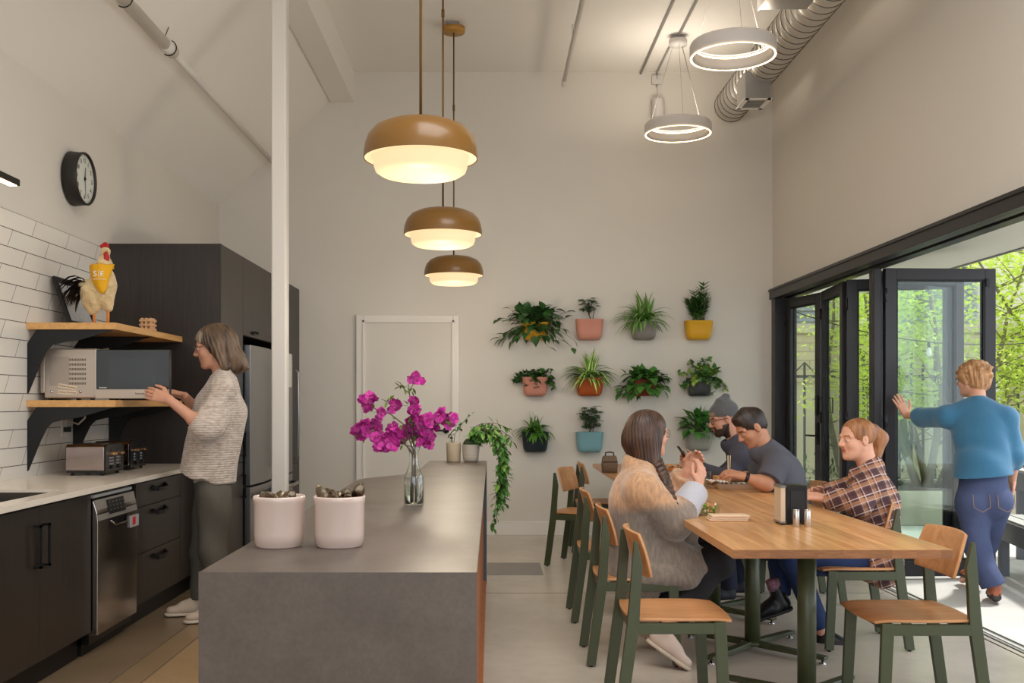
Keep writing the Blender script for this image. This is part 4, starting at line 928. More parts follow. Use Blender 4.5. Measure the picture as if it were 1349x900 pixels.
for x in (4.2, 6.6, 9.0, 11.4):
    s_ = box1('window', x, x+1.3, 16.42, 16.5, 2.6, 3.9, M('shutter_frame', (150, 154, 150), 0.6), t); mb = MB()
    for k in range(14): mb.box(x+0.05, x+1.25, 16.38, 16.42, 2.65+k*0.088, 2.70+k*0.088)
    mb.build('louvres', M('shutter_grey', (126, 134, 132), 0.6), s_)
# iron fence
t = thing('iron_fence', 'dark grey iron picket fence in front of the courtyard wall', 'fence', (7, 13.2, 0))
FM = M('fence_grey', (74, 80, 84), 0.5, 0.3); mb = MB()
MB().box(2.9, 14, 13.18, 13.21, 1.66, 1.695).box(2.9, 14, 13.18, 13.21, 0.25, 0.285).build('rail', FM, t)
n_ = 0; x = 3.0
while x < 11.5 and n_ < 95:
    tall = n_ % 2 == 0
    MB().box(x-0.013, x+0.013, 13.18, 13.205, 0.0, 2.02 if tall else 1.86).build('picket', FM, t); x += 0.155; n_ += 1
mb = MB(); x = 3.0
while x < 11.4: mb.bar((x, 13.19, 1.70), (x+0.155, 13.19, 1.86), 0.015, 0.015); mb.bar((x+0.155, 13.19, 1.86), (x+0.31, 13.19, 1.70), 0.015, 0.015); x += 0.93
mb.build('cross_brace', FM, t)
# planter bed
t = thing('concrete_planter', 'long low board-marked concrete planter bed with dark soil outside', 'planter', (6, 11.8, 0))
PC = M('planter_concrete', (176, 168, 148), 0.85, var=0.12, vscale=5, bump=0.2, bscale=40)
box1('front_wall', 3.0, 10.5, 11.0, 11.18, -0.005, 0.36, PC, t, bevel=0.01); box1('end_wall', 10.32, 10.5, 11.18, 12.7, -0.005, 0.36, PC, t); box1('back_wall', 3.0, 10.5, 12.7, 12.85, -0.005, 0.36, PC, t)
box1('soil', 3.0, 10.32, 11.18, 12.7, -0.004, 0.33, M('dark_mulch', (70, 58, 44), 0.95, var=0.3, vscale=20, bump=0.8, bscale=60), t)
# steel patio table and bench
GST = M('patio_steel', (92, 94, 100), 0.45, 0.2); PT = M('patio_slats', (186, 186, 180), 0.6)
def patio(nm, cat, a, b, w_, zt, label):
    t = thing(nm, label, cat, (a[0], a[1], 0)); a = Vector((*a, 0)); b = Vector((*b, 0)); d = (b-a).normalized(); s_ = Vector((d.y, -d.x, 0))
    if s_.x < 0: s_ = -s_
    z = Vector((0, 0, 1)); f = MB()
    f.bar(a+z*(zt-0.09), b+z*(zt-0.09), 0.03, 0.15); f.bar(a+s_*w_+z*(zt-0.09), b+s_*w_+z*(zt-0.09), 0.03, 0.15); f.bar(a+z*(zt-0.09), a+s_*w_+z*(zt-0.09), 0.03, 0.15); f.bar(b+z*(zt-0.09), b+s_*w_+z*(zt-0.09), 0.03, 0.15)
    f.build('frame', GST, t)
    n_ = max(3, int(w_/0.11))
    for k in range(n_):
        o_ = s_*(w_*(k+0.5)/n_); MB().bar(a+o_+z*(zt-0.008), b+o_+z*(zt-0.008), w_/n_*0.86, 0.016).build('slat', PT, t)
    for q in (0.12, 0.88):
        for e in (0.03, w_-0.03): pp = a.lerp(b, q)+s_*e; MB().bar(pp+z*-0.005, pp+z*(zt-0.16), 0.06, 0.06, up=(0, 1, 0)).build('leg', GST, t)
patio('patio_bench', 'bench', (3.98, 8.05), (3.62, 6.2), 0.36, 0.45, 'low dark steel patio bench beyond the walking person')
patio('patio_table', 'table', (4.55, 8.9), (4.15, 6.8), 0.8, 0.76, 'dark steel patio table behind the bench, at the right edge')
t = thing('standpipe', 'white and grey utility pipes with valves on the courtyard wall at the right', 'pipe', (6.9, 13.9, 0))
MB().tube([(6.95, 13.90, 0), (6.95, 13.90, 1.75)], 0.05, 14).tube([(6.95, 13.9, 0.75), (7.5, 13.9, 0.75)], 0.05, 14).build('riser', M('pipe_pale_grey', (190, 194, 200), 0.5), t)
for r_, h_, z_ in ((0.08, 0.16, 0.70), (0.07, 0.06, 1.05), (0.075, 0.1, 0.42)): MB().lathe([(r_, 0), (r_, h_)], (6.95, 13.9, z_), 16).build('valve', M('valve_grey', (120, 126, 136), 0.5), t)
# festoon lights
t = thing('festoon_light', 'string of clear bulbs on a drooping black cable outside', 'string light', (5, 10.6, 2.4)); 
def cat_(u): return Vector((3.0+4.6*u, 10.9-0.4*u, 2.42-0.62*4*u*(1-u)*0.8+0.05*u))
MB().tube([cat_(k/24) for k in range(25)], 0.006, 6).build('cable', BLACK, t)
for u in (0.11, 0.36, 0.62, 0.87):
    c_ = cat_(u); b_ = MB().lathe([(0.014, 0), (0.016, -0.03), (0.016, -0.06)], c_, 12).build('socket', BLACK, t)
    MB().lathe([(0.013, -0.06), (0.028, -0.10), (0.03, -0.125), (0.018, -0.148), (0.0, -0.153)], c_, 16, caps=False).build('bulb', M('bulb_glass', (230, 226, 214), 0.1, spec=0.8), t)
# ------------------------------------------------------------------ leaves
PROF = {'heart': [0.15, .85, 1, .86, .55, .22, 0], 'oval': [.1, .7, 1, .95, .7, .35, 0], 'lance': [.08, .55, .9, 1, .8, .42, 0], 'strap': [.55, .8, 1, 1, .85, .5, 0], 'ivy': [.5, 1, .62, .72, .45, .15, 0], 'petal': [.25, .6, .9, 1, .95, .7, .25]}
def leaf(mb, p, d, L, W, prof='oval', droop=0.6, cup=0.25, mi=0, mi2=None, up=None):
    p = Vector(p); d = Vector(d).normalized(); up = Vector(up) if up is not None else Vector((0, 0, 1))
    s = d.cross(up)
    if s.length < 0.05: s = d.cross(Vector((random.random()-.5, random.random()-.5, 0.1)))
    s.normalize(); pr = PROF[prof]; n = len(pr)-1; vs = []; fs = []
    cols = (-1, -0.45, 0.45, 1) if mi2 is not None else (-1, 0, 1)
    cur = p.copy(); dd = d.copy()
    for i in range(n+1):
        nn = s.cross(dd).normalized()
        for c in cols: vs.append(cur+s*(c*W*0.5*pr[i])+nn*(cup*W*0.5*pr[i]*abs(c)))
        cur = cur+dd*(L/n); dd = (dd+Vector((0, 0, -1))*droop/n).normalized()
    m = len(cols); o = len(mb.v)
    mb.v.extend([tuple(v) for v in vs])
    for i in range(n):
        for j in range(m-1):
            k = o+i*m+j; mb.f.append((k, k+1, k+m+1, k+m)); mb.m.append(mi2 if (mi2 is not None and j == 1) else mi); mb.s.append(True)
def LM(name, col, rnd=0.25, rough=0.38):
    col = tuple(min(255, c*1.16) for c in col)
    return M(name, col, rough, rnd=rnd, spec=0.5)
G_POTHOS = LM('pothos_green', (62, 106, 44)); G_DARK = LM('dark_leaf_green', (50, 84, 42)); G_SPI = LM('spider_green', (80, 124, 50)); G_SPIL = LM('spider_light', (178, 196, 116))
G_IVY = LM('ivy_green', (70, 108, 52)); G_LIME = LM('ivy_lime', (132, 158, 70)); G_ZZ = LM('zz_green', (48, 86, 36)); G_LILY = LM('lily_green', (70, 120, 52)); G_BLUE = LM('blue_green_leaf', (58, 92, 62))
STEM = M('plant_stem', (92, 104, 58), 0.6); BARKS = M('woody_stem', (96, 80, 60), 0.8); SOIL = M('potting_soil', (58, 44, 30), 0.95, var=0.3, vscale=60, bump=0.6, bscale=150)
MOSS = M('moss_soil', (88, 78, 34), 0.95, var=0.4, vscale=80, bump=0.8, bscale=150)
def rv(a=1.0): return Vector((random.uniform(-a, a), random.uniform(-a, a), random.uniform(-a, a)))
def foliage(kind, c, w_, seed, front=-1):
    """returns (leaf MB, stem MB, leaf materials); c = centre of the pot mouth, front = direction of the room along y"""
    random.seed(seed); lf = MB(); st = MB(); c = Vector(c)
    def org(): return c+Vector((random.uniform(-w_*0.38, w_*0.38), random.uniform(-0.045, 0.045), -0.01))
    def dirn(el0, el1, az=None):
        az = random.uniform(-PI*0.15, PI*1.15) if az is None else az
        if random.random() < 0.2: az = random.uniform(PI, 2*PI)
        el = random.uniform(el0, el1); return Vector((math.cos(az)*math.cos(el), front*abs(math.sin(az))*math.cos(el) if math.sin(az) > 0 else 0.2*math.cos(el), math.sin(el)))
    if kind == 'pothos' or kind == 'pothos_big':
        n = 230 if kind == 'pothos_big' else 170; R = 0.27 if kind == 'pothos_big' else 0.20
        for k in range(n):
            o = org(); d = dirn(-0.25, 1.3); r = R*random.uniform(0.1, 1.0)**0.75*(1.15 if abs(d.x) > .6 and kind == 'pothos_big' else 0.9 if d.z < .7 else 0.72)
            if d.y > 0: d.y *= 0.3
            e = o+d*r; e.z -= 0.10*(r/R)**2*(1.3 if d.z < .3 else .5); e.y = min(e.y, YB-0.03)
            st.tube([o, o.lerp(e, 0.5)+Vector((0, 0, 0.02)), e], 0.0016, 4, caps=False)
            ld = (d*0.8+rv(0.5)+Vector((0, 0, -0.45))).normalized(); L = random.uniform(0.085, 0.13); leaf(lf, e, ld, L, L*0.7, 'heart', 0.9, 0.2)
        return lf, st, [G_POTHOS if kind == 'pothos' else G_DARK]
    if kind == 'spider' or kind == 'spider_small' or kind == 'spider_lime':
        n = {'spider': 95, 'spider_small': 75, 'spider_lime': 95}[kind]; L0 = {'spider': 0.33, 'spider_small': 0.22, 'spider_lime': 0.31}[kind]
        for k in range(n):
            o = org()*1.0; o = c+(o-c)*0.5; d = dirn(0.15, 1.45); L = L0*random.uniform(0.6, 1.12)
            leaf(lf, o, d, L, random.uniform(0.022, 0.036), 'strap', 1.9 if d.z < 0.9 else 0.5, 0.5, 0, 1 if kind != 'spider_small' else 0)
        return lf, st, [G_SPI, G_SPIL] if kind == 'spider_lime' else [G_SPI, LM('spider_mid', (112, 146, 74))] if kind == 'spider' else [LM('small_spider', (66, 112, 34)), G_SPI]
    if kind in ('schefflera', 'bonsai'):
        n = 52 if kind == 'schefflera' else 34; Hh = 0.27 if kind == 'schefflera' else 0.23
        tr = [c+Vector((0.01*math.sin(k*1.7), 0, Hh*0.55*k/5)) for k in range(6)]; st.tube(tr, [0.006]*5+[0.003], 7)
        st.tube([c+Vector((0.03, -.02, 0)), c+Vector((0.045, -.02, 0.1)), c+Vector((0.04, -.02, Hh*0.5))], 0.004, 6)
        for k in range(n):
            q = tr[random.randint(2 if kind == 'bonsai' else 0, 5)]; a = random.uniform(0, 2*PI); rad = random.uniform(0.02, 0.125)*(1.0 if kind == 'schefflera' else 0.85)
            e = c+Vector((rad*math.cos(a), rad*0.7*math.sin(a), random.uniform(0.06 if kind == 'schefflera' else 0.10, Hh))); st.tube([q, (q+e)/2+Vector((0, 0, 0.01)), e], 0.0014, 4, caps=False)
            m_ = random.randint(6, 8)
            for j in range(m_):
                b_ = 2*PI*j/m_+random.random(); d = Vector((math.cos(b_), math.sin(b_), random.uniform(-0.3, 0.35))); L = random.uniform(0.045, 0.065)*(1 if kind == 'schefflera' else 0.75)
                leaf(lf, e, d, L, L*0.46, 'oval', 0.7, 0.2)
        return lf, st, [G_BLUE]
    if kind == 'zz':
        for k in range(13):
            a = random.uniform(0, 2*PI); o = c+Vector((0.06*math.cos(a), 0.03*math.sin(a), 0)); lean = Vector((random.uniform(-0.6, 0.5), random.uniform(-0.3, 0.05), 1)).normalized(); Hh = random.uniform(0.2, 0.36); pts = [o+lean*Hh*t+Vector((0, 0, 0)) for t in (0, .35, .7, 1)]
            st.tube(pts, [0.006, 0.005, 0.003, 0.002], 6)
            for j in range(9):
                t = 0.22+0.78*j/8; p = o+lean*Hh*t
                for s in (-1, 1):
                    d = (Vector((s*0.8, random.uniform(-.5, .5), 0.75))).normalized(); leaf(lf, p, d, 0.085*(1.1-0.4*abs(t-.6)), 0.040, 'oval', 0.3, 0.3)
            leaf(lf, pts[-1], lean, 0.05, 0.022, 'oval', 0.1, 0.3)
        return lf, st, [G_ZZ]
    if kind in ('ivy', 'ivy_dark'):
        nst = 26 if kind == 'ivy' else 22; R = 0.20 if kind == 'ivy' else 0.13
        for k in range(nst):
            o = org(); d = dirn(-0.1, 1.2); p = o.copy(); pts = [p.copy()]; dd = d.copy(); stp = R/7*random.uniform(.7, 1.1)
            if kind == 'ivy' and k == 0: dd = Vector((0.9, -0.1, 0.35)); stp = 0.037
            if kind == 'ivy' and k == 1: dd = Vector((-0.75, -0.1, 0.4)); stp = 0.036
            if kind == 'ivy' and k in (2, 3): dd = Vector((0.3-0.1*k, -0.1, 0.9)); stp = 0.03
            for j in range(8):
                p = p+dd*stp; dd = (dd+Vector((0, 0, -0.16))+rv(0.14)).normalized(); p.y = min(p.y, YB-0.02); pts.append(p.copy())
                for q_ in range(3):
                    L = random.uniform(0.040, 0.062); leaf(lf, p+rv(0.012), (rv(1)+Vector((0, -0.5, 0))).normalized(), L, L*1.0, 'ivy', 0.3, 0.15, random.choice([0, 0, 1]))
            st.tube(pts, 0.0013, 4, caps=False)
        return lf, st, [G_IVY, G_LIME] if kind == 'ivy' else [LM('ivy_deep', (48, 78, 42)), G_IVY]
    if kind == 'lily':
        for k in range(95):
            o = org(); o = c+(o-c)*0.6; d = dirn(0.1, 1.35); r = random.uniform(0.05, 0.17); e = o+d*r
            st.tube([o, e], 0.0018, 4, caps=False); L = random.uniform(0.11, 0.16); leaf(lf, e, (d+Vector((0, 0, -0.25))+rv(.3)), L, L*0.42, 'lance', 1.2, 0.3)
        leaf(lf, c+Vector((0.0, 0, 0.1)), (0.12, -0.1, 1), 0.19, 0.05, 'lance', 0.2, 0.3)
        return lf, st, [G_LILY]
# ------------------------------------------------------------------ wall planters
PCOL = {'yellow': (214, 160, 32), 'pink': (202, 138, 120), 'grey': (132, 126, 120), 'terracotta': (176, 84, 34), 'dark red': (126, 52, 36), 'charcoal': (62, 62, 66), 'dark teal': (26, 40, 48), 'light blue': (122, 168, 178), 'pale grey': (150, 146, 138)}
def wall_planter(px, py_top, py_bot, wpx, colr, kind, label, seed, rim=True):
    Y = YB-0.08; s_ = FOC/Y; x = (px-VX)/s_; zt = H-(py_top-VY)/s_; zb = H-(py_bot-VY)/s_; w_ = wpx/s_/2; hh = zt-zb
    t = thing('wall_planter', label, 'wall planter', (x, YB, zb), group='coloured wall planters with plants')
    m = M('planter_'+colr.replace(' ', '_'), PCOL[colr], 0.42)
    def ring(sx, d0, z, r=0.045, n=7):
        out = []
        y1 = YB-0.004; y0 = y1-d0; cx, cyy = x, (y0+y1)/2; a_, b_ = w_*sx, d0/2; r = min(r, b_*0.9)
        for qx, qy, a0 in ((1, 1, 0), (-1, 1, PI/2), (-1, -1, PI), (1, -1, 1.5*PI)):
            for k in range(n): a = a0+PI/2*k/(n-1); out.append((cx+qx*(a_-r)+r*math.cos(a), cyy+qy*(b_-r)+r*math.sin(a), z))
        return out
    rings = [ring(0.62, 0.085, zb), ring(0.76, 0.115, zb+0.006), ring(0.85, 0.135, zb+0.03), ring(0.90, 0.145, zb+0.07), ring(0.985, 0.16, zt-0.004), ring(1.0, 0.163, zt), ring(0.965, 0.152, zt), ring(0.955, 0.148, zt-0.012), ring(0.94, 0.146, zt-0.018)]
    MB().loops(rings, cap1=False).build('pot', m, t)
    MB().loops([ring(0.94, 0.146, zt-0.016)], cap0=False).build('soil', MOSS if kind in ('bonsai',) else SOIL, t)
    lf, st, mats = foliage(kind, (x, YB-0.085, zt-0.012), w_*2, seed)
    lf.v = [(v[0], min(v[1], YB-0.004), v[2]) for v in lf.v]
    lf.build('foliage', mats, t)
    if st.v: st.v = [(v[0], min(v[1], YB-0.004), v[2]) for v in st.v]; st.build('stems', BARKS if kind in ('bonsai', 'schefflera') else STEM, t)
WP = [
 (705, 425, 448, 35, 'yellow', 'pothos_big', 'yellow wall planter overflowing with broad dark leaves, top left of the plant wall', 1),
 (776.5, 421, 448, 37, 'pink', 'bonsai', 'pink wall planter with a little tree and mossy soil, top row', 2),
 (848, 424, 448, 35, 'grey', 'spider', 'grey wall planter with arching spider plant, top row', 3),
 (920, 423, 448, 37, 'yellow', 'zz', 'yellow wall planter with upright feathery stems, top right of the plant wall', 4),
 (705, 497, 522, 35, 'pink', 'ivy_dark', 'pink wall planter with small dark ivy, left of the middle row', 5),
 (776.5, 498, 522, 37, 'terracotta', 'spider_lime', 'terracotta orange wall planter with striped spider plant, middle row', 6),
 (848, 500, 522, 35, 'dark red', 'pothos', 'dark red wall planter full of heart-shaped leaves, middle row', 7),
 (921, 498, 522, 33, 'charcoal', 'ivy', 'charcoal wall planter with pale trailing ivy, right of the middle row', 8),
 (705, 569, 596, 36, 'dark teal', 'spider_small', 'dark teal wall planter with a small bright grassy plant, bottom row', 9),
 (776.5, 569, 596, 37, 'light blue', 'schefflera', 'light blue wall planter with a bushy umbrella plant, bottom row', 10),
 (920, 569, 594, 36, 'pale grey', 'lily', 'pale grey wall planter with long glossy leaves, bottom right beside the beanie man', 12),
 (848, 569, 595, 35, 'grey', 'spider_small', 'wall planter hidden behind the head of the braided woman, bottom row', 11),
]
for a in WP: wall_planter(*a)
# ------------------------------------------------------------------ pots on the far end of the island
q = at(597, 609, IZ)
t = thing('potted_plant', 'cream cylinder pot with a thin climbing sprig at the far end of the island', 'potted plant', (q.x, 7.32, IZ))
MB().lathe([(0.046, 0.0), (0.05, 0.004), (0.0525, 0.13), (0.054, 0.138), (0.049, 0.138), (0.048, 0.12), (0.0, 0.12)], (0, 0, 0), 40).build('pot', M('pot_cream', (196, 178, 152), 0.6, var=0.05, vscale=20), t, world=False)
lf, st = MB(), MB(); random.seed(21); pts = [Vector((0.0, 0, 0.12)), Vector((0.01, 0, 0.2)), Vector((0.05, -0.01, 0.26)), Vector((0.12, -0.01, 0.34)), Vector((0.15, 0, 0.36))]; st.tube(pts, 0.002, 5); pt2 = [Vector((-0.01, 0, 0.12)), Vector((-0.02, 0, 0.2)), Vector((0.01, 0, 0.24)), Vector((0.04, 0, 0.30))]; st.tube(pt2, 0.002, 5)
for k in range(22):
    u = random.random(); pa = random.choice([pts, pt2]); i = min(int(u*(len(pa)-1)), len(pa)-2); p = pa[i].lerp(pa[i+1], u*(len(pa)-1)-i); L = random.uniform(0.04, 0.075); leaf(lf, p, rv(1)+Vector((0, -.3, 0)), L, L*0.42, 'oval', 0.8, 0.2)
lf.build('foliage', G_DARK, t, world=False); st.build('stems', STEM, t, world=False)
q = at(620, 609, IZ)
t = thing('potted_plant', 'ribbed grey-white pot with a long vine trailing over the island edge', 'potted plant', (q.x, 7.30, IZ))
prof = [(0.042, 0.0), (0.048, 0.004)]+[(0.054+0.010*k/9+(0.002 if k % 2 else 0), 0.012+0.0118*k) for k in range(10)]+[(0.066, 0.125), (0.060, 0.125), (0.058, 0.11), (0, 0.11)]
MB().lathe(prof, (0, 0, 0), 40).build('pot', M('pot_striped', (176, 166, 154), 0.6, var=0.12, vscale=14, vstretch=(0.2, 0.2, 4)), t, world=False)
lf, st = MB(), MB(); random.seed(8)
for s in range(17):      # arching crown, then over the edge and down
    p = Vector((0.02, 0, 0.11)); dd = Vector((random.uniform(-0.6, 0.35), random.uniform(-0.4, 0.2), 1.0)).normalized(); pts = [p.copy()]
    n = random.randint(9, 12) if s < 4 else random.choice([16, 19, 24])
    for j in range(n):
        p = p+dd*0.035
        if s >= 4 and p.z < 0.12: p.x = max(p.x, 0.120+0.012*math.sin(j+s)); 
        pts.append(p.copy())
        tgt = Vector((0.30 if p.x < 0.10+0.018*(s % 4) else -0.06, 0, -0.34 if s >= 4 else -0.22))
        dd = (dd+tgt+rv(0.10)).normalized()
        for q_ in range(2):
            L = random.uniform(0.045, 0.08)
            leaf(lf, p, (rv(0.9)+Vector((0.2, -0.35, -0.45))).normalized(), L, L*0.42, 'lance', 0.8, 0.25, random.choice([0, 0, 1]))
    st.tube(pts, 0.002, 5, caps=False)
lf.build('foliage', [G_POTHOS, LM('vine_light', (104, 142, 62))], t, world=False); st.build('vine_stems', BARKS, t, world=False)
MB().lathe([(0.0, 0.17), (0.03, 0.165), (0.05, 0.14), (0.052, 0.12), (0.0, 0.112)], (-0.005, 0, 0), 24).build('dark_plant_mass', M('deep_green_clump', (52, 66, 38), 0.8, var=0.3, vscale=60, bump=0.6), t, world=False)
# ------------------------------------------------------------------ azalea branches in the vase
MAG = M('azalea_magenta', (182, 44, 140), 0.5, rnd=0.38); MAG2 = M('azalea_deep', (150, 22, 104), 0.5, rnd=0.2)
STA = M('stamen_pink', (232, 130, 190), 0.5)
YV = 4.22
def pv(px, py, dy=0.0): return P(px, py, YV)+Vector((0, dy, 0))
def blossom(mb, c, face, R):
    face = face.normalized(); a = face.orthogonal().normalized(); b = face.cross(a)
    for k in range(5):
        an = 2*PI*k/5+random.uniform(-.15, .15); r_ = a*math.cos(an)+b*math.sin(an)
        leaf(mb, c, (r_+face*0.55), R*random.uniform(.9, 1.1), R*0.92, 'petal', 0.35, -0.25, 0, up=face)
    for k in range(6):
        an = random.uniform(0, 2*PI); d = (face*1.0+(a*math.cos(an)+b*math.sin(an))*0.4); e = c+d*R*0.85; mb.tube([c, e], 0.0007, 3, 2, caps=False)
# branch: path pixels, cluster pixels with radius
BR_ = [
 ('rightmost branch with two large clusters', [(546, 590), (552, 574), (575, 560), (590, 553)], [(583, 546, 9), (592, 556, 10), (586, 552, 8), (597, 549, 7), (561, 578, 10), (556, 585, 7), (565, 574, 8), (563, 582, 8)]),
 ('tallest upright branch with a small top cluster', [(545, 590), (543, 565), (541, 535), (540, 515), (547, 503)], [(549, 499, 8), (544, 500, 6), (554, 501, 6), (547, 529, 7), (549, 537, 8), (543, 545, 8), (549, 541, 7)]),
 ('leftmost long branch reaching far to the left', [(543, 590), (530, 580), (510, 572), (490, 568), (478, 566)], [(475, 566, 10), (469, 570, 8), (480, 561, 8), (484, 570, 8), (475, 575, 7), (472, 561, 7), (500, 568, 8), (497, 562, 7)]),
 ('upper left branch with two pale clusters', [(543, 588), (533, 560), (514, 545), (498, 540), (486, 534)], [(481, 529, 8), (487, 533, 7), (492, 524, 7), (484, 538, 7), (505, 543, 7), (523, 534, 8), (518, 540, 6), (498, 554, 7), (493, 525, 6)]),
 ('low left branch crowded with blossoms', [(544, 590), (530, 582), (515, 580), (505, 582)], [(503, 582, 9), (512, 580, 10), (509, 588, 8), (520, 583, 9), (524, 577, 9), (498, 576, 8), (514, 573, 8), (519, 564, 8), (500, 588, 7), (527, 570, 7)]),
 ('central branch of dense deep pink blossoms', [(545, 590), (543, 575), (542, 560)], [(541, 563, 10), (549, 565, 10), (557, 562, 10), (563, 557, 9), (568, 553, 9), (572, 560, 8), (560, 570, 8), (533, 570, 9), (538, 556, 8), (553, 552, 8), (546, 573, 8), (531, 578, 8), (566, 565, 8)]),
]
random.seed(4)
for nm, path, cl in BR_:
    root = Vector((VXc, VYc, IZ+0.06)); t = thing('azalea_branch', 'magenta azalea branch in the glass vase, %s' % nm, 'flowers', root, group='azalea branches in the glass vase')
    oy = random.uniform(-0.04, 0.05); st, lf, bl = MB(), MB(), MB()
    pts = [Vector((VXc+random.uniform(-.012, .012), VYc+random.uniform(-.012, .012), IZ+0.02)), Vector((VXc+random.uniform(-.008, .008), VYc+random.uniform(-.008, .008), IZ+0.21))]
    wp = [pv(x, y, oy*(i+1)/len(path)) for i, (x, y) in enumerate(path)][1:]
    pts = pts+wp; st.tube(pts, [0.0032, 0.003]+[0.0025-0.0003*i for i in range(len(wp))], 6)
    for (x, y, r) in cl:
        dy = oy+random.uniform(-0.05, 0.03); c = pv(x, y, dy); n_ = min(pts[2:], key=lambda q: (q-c).length)
        st.tube([n_, n_.lerp(c, 0.5)+rv(0.006), c], 0.0014, 4, caps=False)
        for k in range(3):
            fc = Vector((random.uniform(-.8, .8), -1.0 if random.random() < .75 else 0.6, random.uniform(-.4, .8)))
            blossom(bl, c+rv(0.009), fc, r/315*1.02)
        if random.random() < 0.35:
            for k in range(2): leaf(lf, c+rv(0.012), rv(1), 0.03, 0.012, 'oval', 0.3)
    if 'tallest' in nm:
        for x, y in ((530, 507), (533, 512), (527, 510), (545, 512)):
            for k in range(3): leaf(lf, pv(x, y, oy), rv(1), 0.032, 0.013, 'oval', 0.2)
        st.tube([pv(541, 520, oy), pv(533, 512, oy), pv(528, 508, oy)], 0.0014, 4); st.tube([pv(540, 515, oy), pv(539, 499, oy)], 0.0013, 4); bl.lathe([(0, 0), (0.006, 0.004), (0.006, 0.009), (0, 0.012)], pv(539, 499, oy), 8, 1)
    if 'upper' in nm:
        for x, y in ((515, 527), (520, 528), (511, 530), (530, 535)):
            for k in range(3): leaf(lf, pv(x, y, oy), rv(1), 0.034, 0.014, 'oval', 0.2)
    for k in range(14):
        p = random.choice(wp); leaf(lf, p+rv(0.015), rv(1), 0.028, 0.011, 'oval', 0.3)
    st.build('twig', BARKS, t); bl.build('blossoms', [MAG, MAG2, STA], t); lf.build('leaves', LM('azalea_leaf', (92, 112, 50)), t)
# ------------------------------------------------------------------ trees and shrubs in the planter
G_MAP = M('maple_spring_green', (202, 218, 100), 0.5, rnd=0.2); G_MAP.node_tree.nodes['Principled BSDF'].inputs['Transmission Weight'].default_value = 0.0
nt = G_MAP.node_tree; tr_ = nd(nt, 'ShaderNodeBsdfTranslucent'); tr_.inputs[0].default_value = (*lin((206, 226, 104)), 1); mx_ = nd(nt, 'ShaderNodeMixShader'); mx_.inputs[0].default_value = 0.45
nt.links.new(nt.nodes['Principled BSDF'].outputs[0], mx_.inputs[1]); nt.links.new(tr_.outputs[0], mx_.inputs[2]); nt.links.new(mx_.outputs[0], nt.nodes['Material Output'].inputs[0])
MBARK = M('maple_bark', (122, 116, 88), 0.85, var=0.2, vscale=8, bump=0.3)
def maple(x, y, label, seed, Hh=3.6, R=1.5, nl=9000, stems=5):
    random.seed(seed); t = thing('maple_tree', label, 'tree', (x, y, 0.3), group='multi-stemmed trees in the planter')
    br, lf = MB(), MB(); tips = []
    for s in range(stems):
        a = 2*PI*s/stems+random.random(); p = Vector((x+0.08*math.cos(a), y+0.06*math.sin(a), 0.2)); d = Vector((0.42*math.cos(a), 0.3*math.sin(a), 1)).normalized(); pts = [p.copy()]; rad = [0.045]
        for k in range(9):
            p = p+d*Hh/9.5; d = (d+rv(0.16)+Vector((0, 0, 0.05))).normalized(); pts.append(p.copy()); rad.append(0.045*(1-k/10))
            if k >= 1:
                for q in range(3):
                    e = Vector((math.cos(random.uniform(0, 2*PI)), math.sin(random.uniform(0, 2*PI)), random.uniform(-0.1, 0.6))).normalized(); pp = [p.copy()]; c_ = p.copy(); 
                    for z in range(4): c_ = c_+e*R/4*random.uniform(.5, .95); e = (e+rv(.25)).normalized(); pp.append(c_.copy()); tips.append(c_.copy())
                    br.tube(pp, [0.012, 0.009, 0.006, 0.004, 0.002], 5, caps=False)
        br.tube(pts, rad, 8)
    for k in range(nl):
        c = random.choice(tips)+Vector((random.gauss(0, .16), random.gauss(0, .16), random.gauss(0, .10)))
        if c.z < 1.15: continue
        d = rv(1)+Vector((0, 0, -0.2)); L = random.uniform(0.045, 0.075)
        s = d.cross(Vector((0, 0, 1))).normalized(); d.normalize(); o = len(lf.v); up = s.cross(d)
        for (u_, v_) in ((0, 0), (0.35, 0.5), (0.55, 0.16), (1.05, 0.0), (0.55, -0.16), (0.35, -0.5)):
            lf.v.append(tuple(c+d*L*u_+s*L*v_+up*(-0.25*L*abs(v_))))
        lf.f.append((o, o+1, o+2, o+3)); lf.f.append((o, o+3, o+4, o+5)); lf.m += [0, 0]; lf.s += [False, False]
    br.build('trunks', MBARK, t); lf.build('foliage', G_MAP, t)
maple(5.15, 11.9, 'bright green multi-stemmed maple seen through the pushed glass door', 3, 3.2, 0.95, 12500, 6)
maple(7.4, 12.0, 'bright green maple at the right edge behind the steel table', 5, 3.9, 1.5, 14000, 5)
maple(4.3, 12.2, 'slender maple seen through the narrow middle door leaves', 9, 3.0, 0.3, 1100, 2)
random.seed(31)
for k in range(14):
    x = 3.3+k*0.52+random.uniform(-.1, .1); y = random.uniform(11.4, 12.3); lf = MB(); st = MB(); Hs = random.uniform(0.22, 0.5)
    t = thing('shrub', 'low dark green shrub, %s from the left in the concrete planter' % ('first second third fourth fifth sixth seventh eighth ninth tenth eleventh twelfth thirteenth fourteenth'.split()[k]), 'shrub', (x, y, 0.33), group='low shrubs in the concrete planter')
    for j in range(150):
        d = Vector((random.gauss(0, 1), random.gauss(0, 1), abs(random.gauss(0.5, 0.8)))).normalized(); p = Vector((x, y, 0.33))+d*random.uniform(0.05, Hs); leaf(lf, p, d+rv(.6), 0.09, 0.028, 'lance', 0.8)
        if j % 6 == 0: st.tube([(x, y, 0.325), p], 0.003, 4)
    lf.build('foliage', LM('shrub_green', (60, 84, 42)), t); st.build('stems', BARKS, t)
